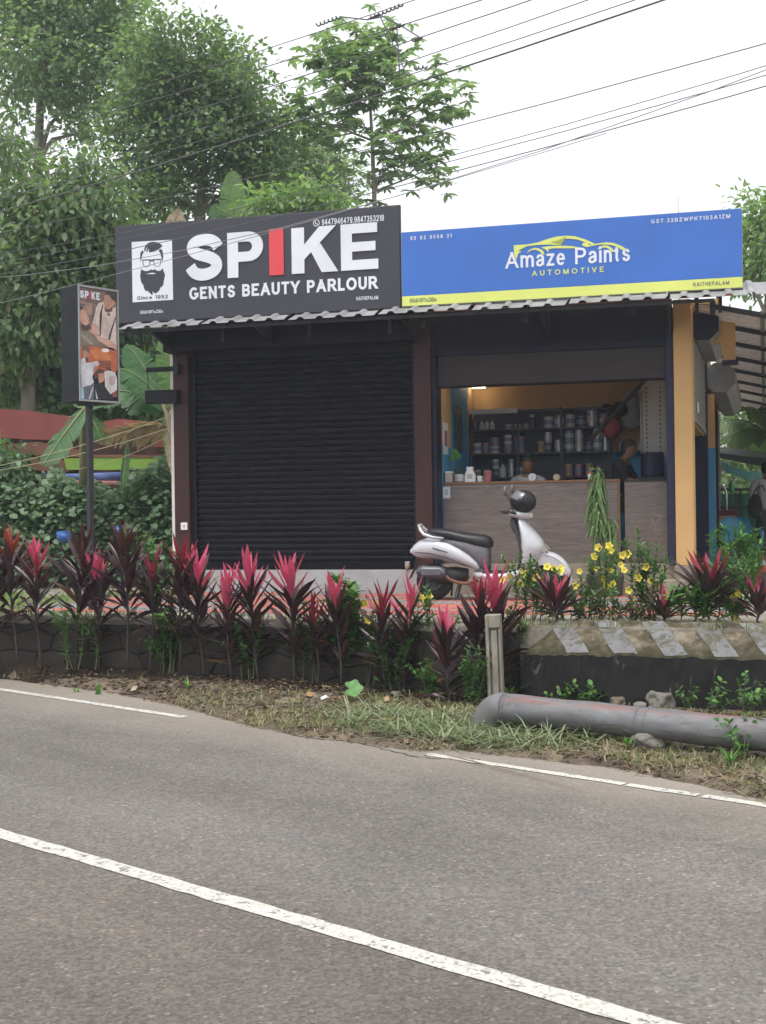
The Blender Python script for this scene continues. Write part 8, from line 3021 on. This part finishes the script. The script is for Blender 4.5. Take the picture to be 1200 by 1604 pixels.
# ------------------------------------------------------------------ far right: chair, table, net, person
Ych = 19.0
ck = Ych / FPX
cbase = at(1158, 872, Ych)
cbase.z = GY
chair = thing('plastic_chair', 'light blue plastic armchair behind the green shrub at the right', 'chair', cbase, math.radians(8))
M_CHB = mat('chair_blue', (.07, .40, .60), .4, .15, 5)
w, hb_ = 27 * ck, .86
bk = []
for (z, xx, yy) in ((.40, .21, .18), (.5, .225, .21), (.62, .235, .235), (.74, .225, .255), (.81, .19, .265), (.845, .12, .27)):
    bk.append([(xx * math.sin(a) * 1.15, yy * (.35 + .65 * math.cos(a)), z) for a in [math.radians(-78 + 156 * k / 14) for k in range(15)]])
o = MB().add([p for r in bk for p in r], [(i * 15 + k, i * 15 + k + 1, i * 15 + k + 16, i * 15 + k + 15) for i in range(5) for k in range(14)]).build('backrest', M_CHB, chair, off=(0, 0, 0), smooth=True)
so = o.modifiers.new('thick', 'SOLIDIFY')
so.thickness = .008
MB().box(-.22, .22, -.24, .19, .40, .425).build('seat', M_CHB, chair, off=(0, 0, 0), bevel=.02)
for s in (-1, 1):
    MB().tube([(s * .25, .10, .66), (s * .27, -.1, .64), (s * .27, -.24, .62), (s * .25, -.27, .4)], [.02, .025, .025, .02], 8).build('armrest', M_CHB, chair, off=(0, 0, 0), smooth=True)
    MB().tube([(s * .20, -.22, .40), (s * .24, -.27, 0)], [.03, .022], 8).build('leg', M_CHB, chair, off=(0, 0, 0))
    MB().tube([(s * .20, .18, .40), (s * .24, .25, 0)], [.03, .022], 8).build('leg', M_CHB, chair, off=(0, 0, 0))
Yt = 20.2
cb = at(1138, 865, Yt)
cb.z = GY
ch2 = thing('wooden_chair', 'dark red wooden chair frame with pale board behind the blue chair', 'chair', cb, 0)
M_MAR = mat('maroon_wood', (.18, .035, .035), .5, .2, 6)
for x0, x1, z0, z1, nm in ((-.20, -.15, 0, .95, 'post'), (.17, .22, 0, .95, 'post'), (-.149, .169, .86, .95, 'top_rail'), (-.149, .169, .40, .45, 'seat_rail')):
    MB().box(x0, x1, 0, .05, z0, z1).build(nm, M_MAR, ch2, off=(0, 0, 0), bevel=.005)
MB().box(-.149, .169, .015, .035, .451, .859).build('back_board', mat('pale_board', (.55, .36, .24), .6, .2, 6), ch2, off=(0, 0, 0))
MB().box(-.2, .22, -.4, -.001, .38, .42).build('seat', M_MAR, ch2, off=(0, 0, 0), bevel=.005)
for s in (-.2, .17):
    MB().box(s, s + .05, -.4, -.35, 0, .379).build('leg', M_MAR, ch2, off=(0, 0, 0))
# steel hoop rail
hb0 = at(1126, 860, 21)
hb0.z = GY
hoop = thing('steel_hoop', 'bent steel pipe hoop behind the chairs', 'rail', hb0, 0)
zt_ = at(1126, 757, 21).z - GY
for x in (-.0,):
    pts = [(-.12, 0, 0), (-.12, 0, zt_ - .2)] + [(-.12 + .13 * (1 - math.cos(a)), 0, zt_ - .2 + .18 * math.sin(a)) for a in [PI * k / 10 for k in range(1, 10)]] + [(.14, 0, zt_ - .2), (.14, 0, .45)]
    MB().tube(pts, .022, 8).build('pipe', M_STEELB, hoop, off=(0, 0, 0), smooth=True)
MB().box(-.5, .75, .1, .14, zt_ - .45, zt_ - .40).build('cross_bar', M_DKST, hoop, off=(0, 0, 0))
# green canvas fence and roof beam
gb = at(1150, 850, 23.5)
gb.z = GY
gf = thing('canvas_fence', 'dark green canvas screen with posts at the back right', 'screen', gb, 0)
gz0, gz1 = 0.25, at(1150, 773, 23.5).z - GY
M_GCAN = mat('green_canvas', (.02, .16, .09), .7, .3, 4, bmp=.3)
vs, fs = [], []
for i in range(25):
    x = -.45 + 1.15 * i / 24
    for z in (gz0, gz1):
        vs.append((x, .03 * math.sin(i * 1.3), z))
for i in range(24): fs.append((2 * i, 2 * i + 2, 2 * i + 3, 2 * i + 1))
cv = MB().add(vs, fs).build('canvas', M_GCAN, gf, off=(0, 0, 0), smooth=True)
for x in (-.45, .12, .7):
    MB().box(x - .02, x + .02, -.06, -.035, 0, gz1 + .05).build('post', M_DKST, gf, off=(0, 0, 0))
MB().box(-.5, .75, -.06, -.032, gz1 + .051, gz1 + .10).build('rail', M_DKST, gf, off=(0, 0, 0))
tb_ = at(1150, 860, 22.3)
tb_.z = GY
ts = thing('small_roof', 'dark green low roof edge with tan side board beyond the awning', 'shelter', tb_, 0)


def loc(px, py, Y=22.3):
    return at(px, py, Y) - tb_


rf = [loc(1108, 708), loc(1200, 718), loc(1240, 722), loc(1240, 736), loc(1200, 732), loc(1130, 718), loc(1108, 712)]
MB().add(rf + [p + Vector((0, 1.6, .25)) for p in rf], [tuple(range(7)), tuple(range(13, 6, -1))] + [(i, i + 7, (i + 1) % 7 + 7, (i + 1) % 7) for i in range(7)]).build('roof', mat('roof_dgreen', (.03, .06, .05), .6, .3, 4), ts, off=(0, 0, 0))
tn = [loc(1108, 711), loc(1126, 711), loc(1133, 738), loc(1108, 744)]
MB().add(tn + [p + Vector((0, .05, 0)) for p in tn], [(0, 1, 2, 3), (7, 6, 5, 4)] + [(i, i + 4, (i + 1) % 4 + 4, (i + 1) % 4) for i in range(4)]).build('side_board', mat('tan_board', (.36, .34, .26), .7, .2, 3), ts, off=(0, 0, 0))
for px in (1112, 1236):
    MB().tube([loc(px, 715) + Vector((0, .2, 0)), Vector((loc(px, 715).x, .2, 0))], .035, 8).build('post', M_DKST, ts, off=(0, 0, 0))
for py, x1 in ((678, 1132), (701, 1143)):
    MB().tube([loc(1100, py), loc(x1, py + 1)], .012, 6).build('bamboo_bar', mat('bamboo', (.5, .42, .2), .6, .2, 9), ts, off=(0, 0, 0))
# hanging blue net
nb = at(1165, 735, 21.6)
net = thing('blue_net', 'sheer blue netting slung beneath the dark green roof', 'net', nb, 0)
M_NET = leaf_mat('net_blue', [(0, (.18, .46, .60)), (1, (.24, .52, .68))], .5, .4)
vs, fs = [], []
n = 24
for i in range(n + 1):
    u = i / n
    a, b2 = at(1130 + 70 * u, 720 + 24 * u * u * .3 + 14 * math.sin(PI * u) * .6 + 12 * u, 21.6) - nb, at(1133 + 60 * u, 738 + 22 * u, 21.6) - nb
    for j in range(6):
        v = j / 5
        p = a.lerp(b2, v)
        vs.append(p + Vector((0, .04 * math.sin(j * 2.2 + i * .5), 0)))
for i in range(n):
    for j in range(5):
        a = i * 6 + j
        fs.append((a, a + 6, a + 7, a + 1))
MB().add(vs, fs).build('netting', M_NET, net, off=(0, 0, 0), smooth=True)
# bottle on the cross bar
o = thing('green_bottle', 'small green bottle on the bar behind the red chair', 'bottle', at(1146, 770, 21.05), 0)
MB().lathe([(.04, -.02), (.05, 0), (.05, .12), (.02, .17), (.02, .2)], (0, 0, 0), 10).build('body', mat('bottle_green', (.04, .35, .10), .2, .1, 5), o, off=(0, 0, 0))
MB().lathe([(.022, .2), (.022, .22)], (0, 0, 0), 8).build('cap', M_WHITE, o, off=(0, 0, 0))
# person in a pale shirt at the right edge, back to the road
Yp = 19.2
pb_ = at(1203, 862, Yp)
pb_.z = GY
zpx = lambda py: at(1203, py, Yp).z - GY
STAND = {'pelvis': (0, 0, .90), 'waist': (0, 0, 1.05), 'chest': (0, 0, 1.25), 'neckb': (0, .01, 1.40), 'neck': (0, 0, 1.47), 'skull': (0, -.01, 1.54),
         'shl': (-.19, 0, 1.37), 'ell': (-.25, .03, 1.09), 'wrl': (-.22, -.16, .92), 'pal': (-.21, -.22, .88), 'shr': (.19, 0, 1.37), 'elr': (.25, .03, 1.09), 'wrr': (.22, -.16, .92), 'par': (.21, -.22, .88),
         'hil': (-.09, 0, .86), 'knl': (-.11, -.02, .47), 'anl': (-.12, .02, .08), 'tol': (-.13, -.13, .035), 'hir': (.09, 0, .86), 'knr': (.10, 0, .47), 'anr': (.10, .03, .08), 'tor': (.11, -.12, .035)}
sc_p = 1.0
person('person in a pale shirt and dark trousers standing at the right edge with back turned', 'person', pb_, PI * .95, STAND, mat('shirt_white', (.50, .51, .55), .8, .15, 6, bmp=.2), M_TROU)
bgp = thing('shoulder_bag', 'black bag held by the person at the right edge', 'bag', at(1183, 790, Yp - .1), 0)
rg = []
for z, w_ in ((.16, .03), (.10, .10), (-.05, .13), (-.16, .12), (-.22, .05)):
    rg.append([(w_ * .9 * math.cos(a), .05 * math.sin(a), z) for a in [2 * PI * i / 12 for i in range(12)]])
MB().rings(rg).build('body', M_BLKC, bgp, off=(0, 0, 0), smooth=True)
MB().tube([(-.03, 0, .15), (.03, 0, .26), (.12, 0, .30), (.16, 0, .2)], .010, 6).build('strap', M_BLKC, bgp, off=(0, 0, 0))
cnb = at(1194, 858, 18.6)
cnb.z = GY
cone_ = thing('traffic_cone', 'small orange and white cone by the feet of the standing person', 'cone', cnb, 0)
MB().lathe([(.10, 0), (.10, .015), (.065, .02), (.05, .10)], (0, 0, 0), 14).build('base', mat('cone_orange', (.75, .14, .05), .5, .1, 5), cone_, off=(0, 0, 0))
MB().lathe([(.0495, .101), (.036, .18)], (0, 0, 0), 14).build('band', M_WHITE, cone_, off=(0, 0, 0))
MB().lathe([(.0355, .181), (.015, .28)], (0, 0, 0), 14).build('tip', MATS['cone_orange'], cone_, off=(0, 0, 0))

# ------------------------------------------------------------------ overhead lines along the road
M_WIRE = mat('wire_dark', (.09, .09, .094), .6, .2, 5)
M_WIRE2 = mat('wire_grey', (.22, .22, .23), .6, .2, 5)


def wire(a, b, D, r, label, sag=.0, mm=M_WIRE, ext=(14, 14)):
    """wire parallel to the road through two measured points; D is its distance across the road"""
    def w(px, py):
        q, v = _ray(px, py)
        Y = D / (q * RN[0] + RN[1])
        return Vector((q * Y, Y, EYE + v * Y))
    p0, p1 = w(*a), w(*b)
    dv = p1 - p0
    L_ = dv.length
    dv.normalize()
    s0, s1 = -ext[0], L_ + ext[1]
    pts = []
    N_ = 26
    for i in range(N_ + 1):
        s = s0 + (s1 - s0) * i / N_
        u = s / L_
        p = p0 + dv * s
        p.z += sag * 4 * (u * u - u) if 0 else sag * ((u - .5) ** 2 - .25)
        pts.append(p)
    o = MB().tube(pts, r * .55, 5).build('power_line', mm)
    tag(o, label, 'power line', 'overhead lines along the road')
    return w


DW = 7.6
wire((0, 204), (632, 6), DW, .007, 'topmost thin overhead line carrying a coiled splice', .1)
wire((0, 222), (628, 40), DW, .008, 'second overhead line from the top, through the slender tree crown', .1)
wire((0, 262), (655, 60), DW, .008, 'third overhead line from the top', .12)
wire((0, 296), (660, 90), DW, .007, 'fourth overhead line from the top', .12)
wire((0, 312), (655, 113), DW - .1, .007, 'fifth overhead line just above the thick cable', .1)
wire((0, 332), (1040, 0), DW - .3, .0125, 'thickest black overhead cable crossing the whole sky', .15)
wire((0, 365), (1200, 68), DW - .2, .007, 'overhead line next below the thick cable', .25)
wire((0, 398), (800, 219), DW + .2, .006, 'upper of the paired overhead lines meeting the right edge', .3)
wire((0, 412), (1200, 118), DW + .2, .0065, 'lower line that crosses the top of the black signboard corner', .35)
wire((0, 430), (1200, 135), DW + .1, .0075, 'lowest full overhead line above the signboards', .35)
wire((180, 412), (800, 252), DW - .6, .006, 'grey overhead line drawn across the black signboard face', .25, M_WIRE2)
wire((0, 475), (430, 362), DW - .8, .005, 'thin grey line crossing the bearded emblem', .05, M_WIRE2, (10, 3))

# coiled cable ends with a spreader frame
q_, v_ = 0, 0


def wpt(px, py, D=DW):
    q, v = _ray(px, py)
    Y = D / (q * RN[0] + RN[1])
    return Vector((q * Y, Y, EYE + v * Y))


c0 = wpt(600, 25)
sp_ = thing('cable_spreader', 'cable splice with coiled ends and thin spreader rods above the slender tree', 'cable fitting', c0, 0)


def coil(a, b, turns, r):
    a, b = wpt(*a) - c0, wpt(*b) - c0
    ax = (b - a).normalized()
    u = ax.orthogonal().normalized()
    v = ax.cross(u)
    n = turns * 10
    pts = [a.lerp(b, i / n) + (u * math.cos(2 * PI * turns * i / n) + v * math.sin(2 * PI * turns * i / n)) * r for i in range(n + 1)]
    MB().tube(pts, .007, 5).build('coil', M_WIRE, sp_, off=(0, 0, 0), smooth=True)


coil((495, 40), (532, 26), 6, .013)
coil((580, 28), (630, 7), 8, .013)
coil((610, 46), (632, 38), 4, .012)
coil((645, 64), (660, 58), 3, .012)
coil((648, 108), (668, 104), 3, .012)
for a, b in (((532, 26), (575, 31)), ((575, 31), (600, 26)), ((600, 26), (628, 40)), ((628, 40), (660, 60)), ((594, 22), (637, 117)), ((622, 48), (626, 117)), ((575, 31), (594, 22))):
    MB().tube([wpt(*a) - c0, wpt(*b) - c0], .006, 5).build('rod', M_WIRE, sp_, off=(0, 0, 0))

# ------------------------------------------------------------------ thin haze added to imitate lens glare: one closed box round everything
hz = MB().box(-310, 310, -310, 310, -1.6, 24).build('glare_haze_box', None)
hm_ = bpy.data.materials.new('glare_haze')
hm_.use_nodes = True
hn = hm_.node_tree
hn.nodes.clear()
ho = hn.nodes.new('ShaderNodeOutputMaterial')
hv_ = hn.nodes.new('ShaderNodeVolumePrincipled')
hv_.inputs['Color'].default_value = (0.84, 0.91, 1.0, 1)
hv_.inputs['Density'].default_value = 0.0019
hv_.inputs['Anisotropy'].default_value = 0.3
hn.links.new(hv_.outputs[0], ho.inputs['Volume'])
hz.data.materials.append(hm_)
hz['kind'] = 'stuff'
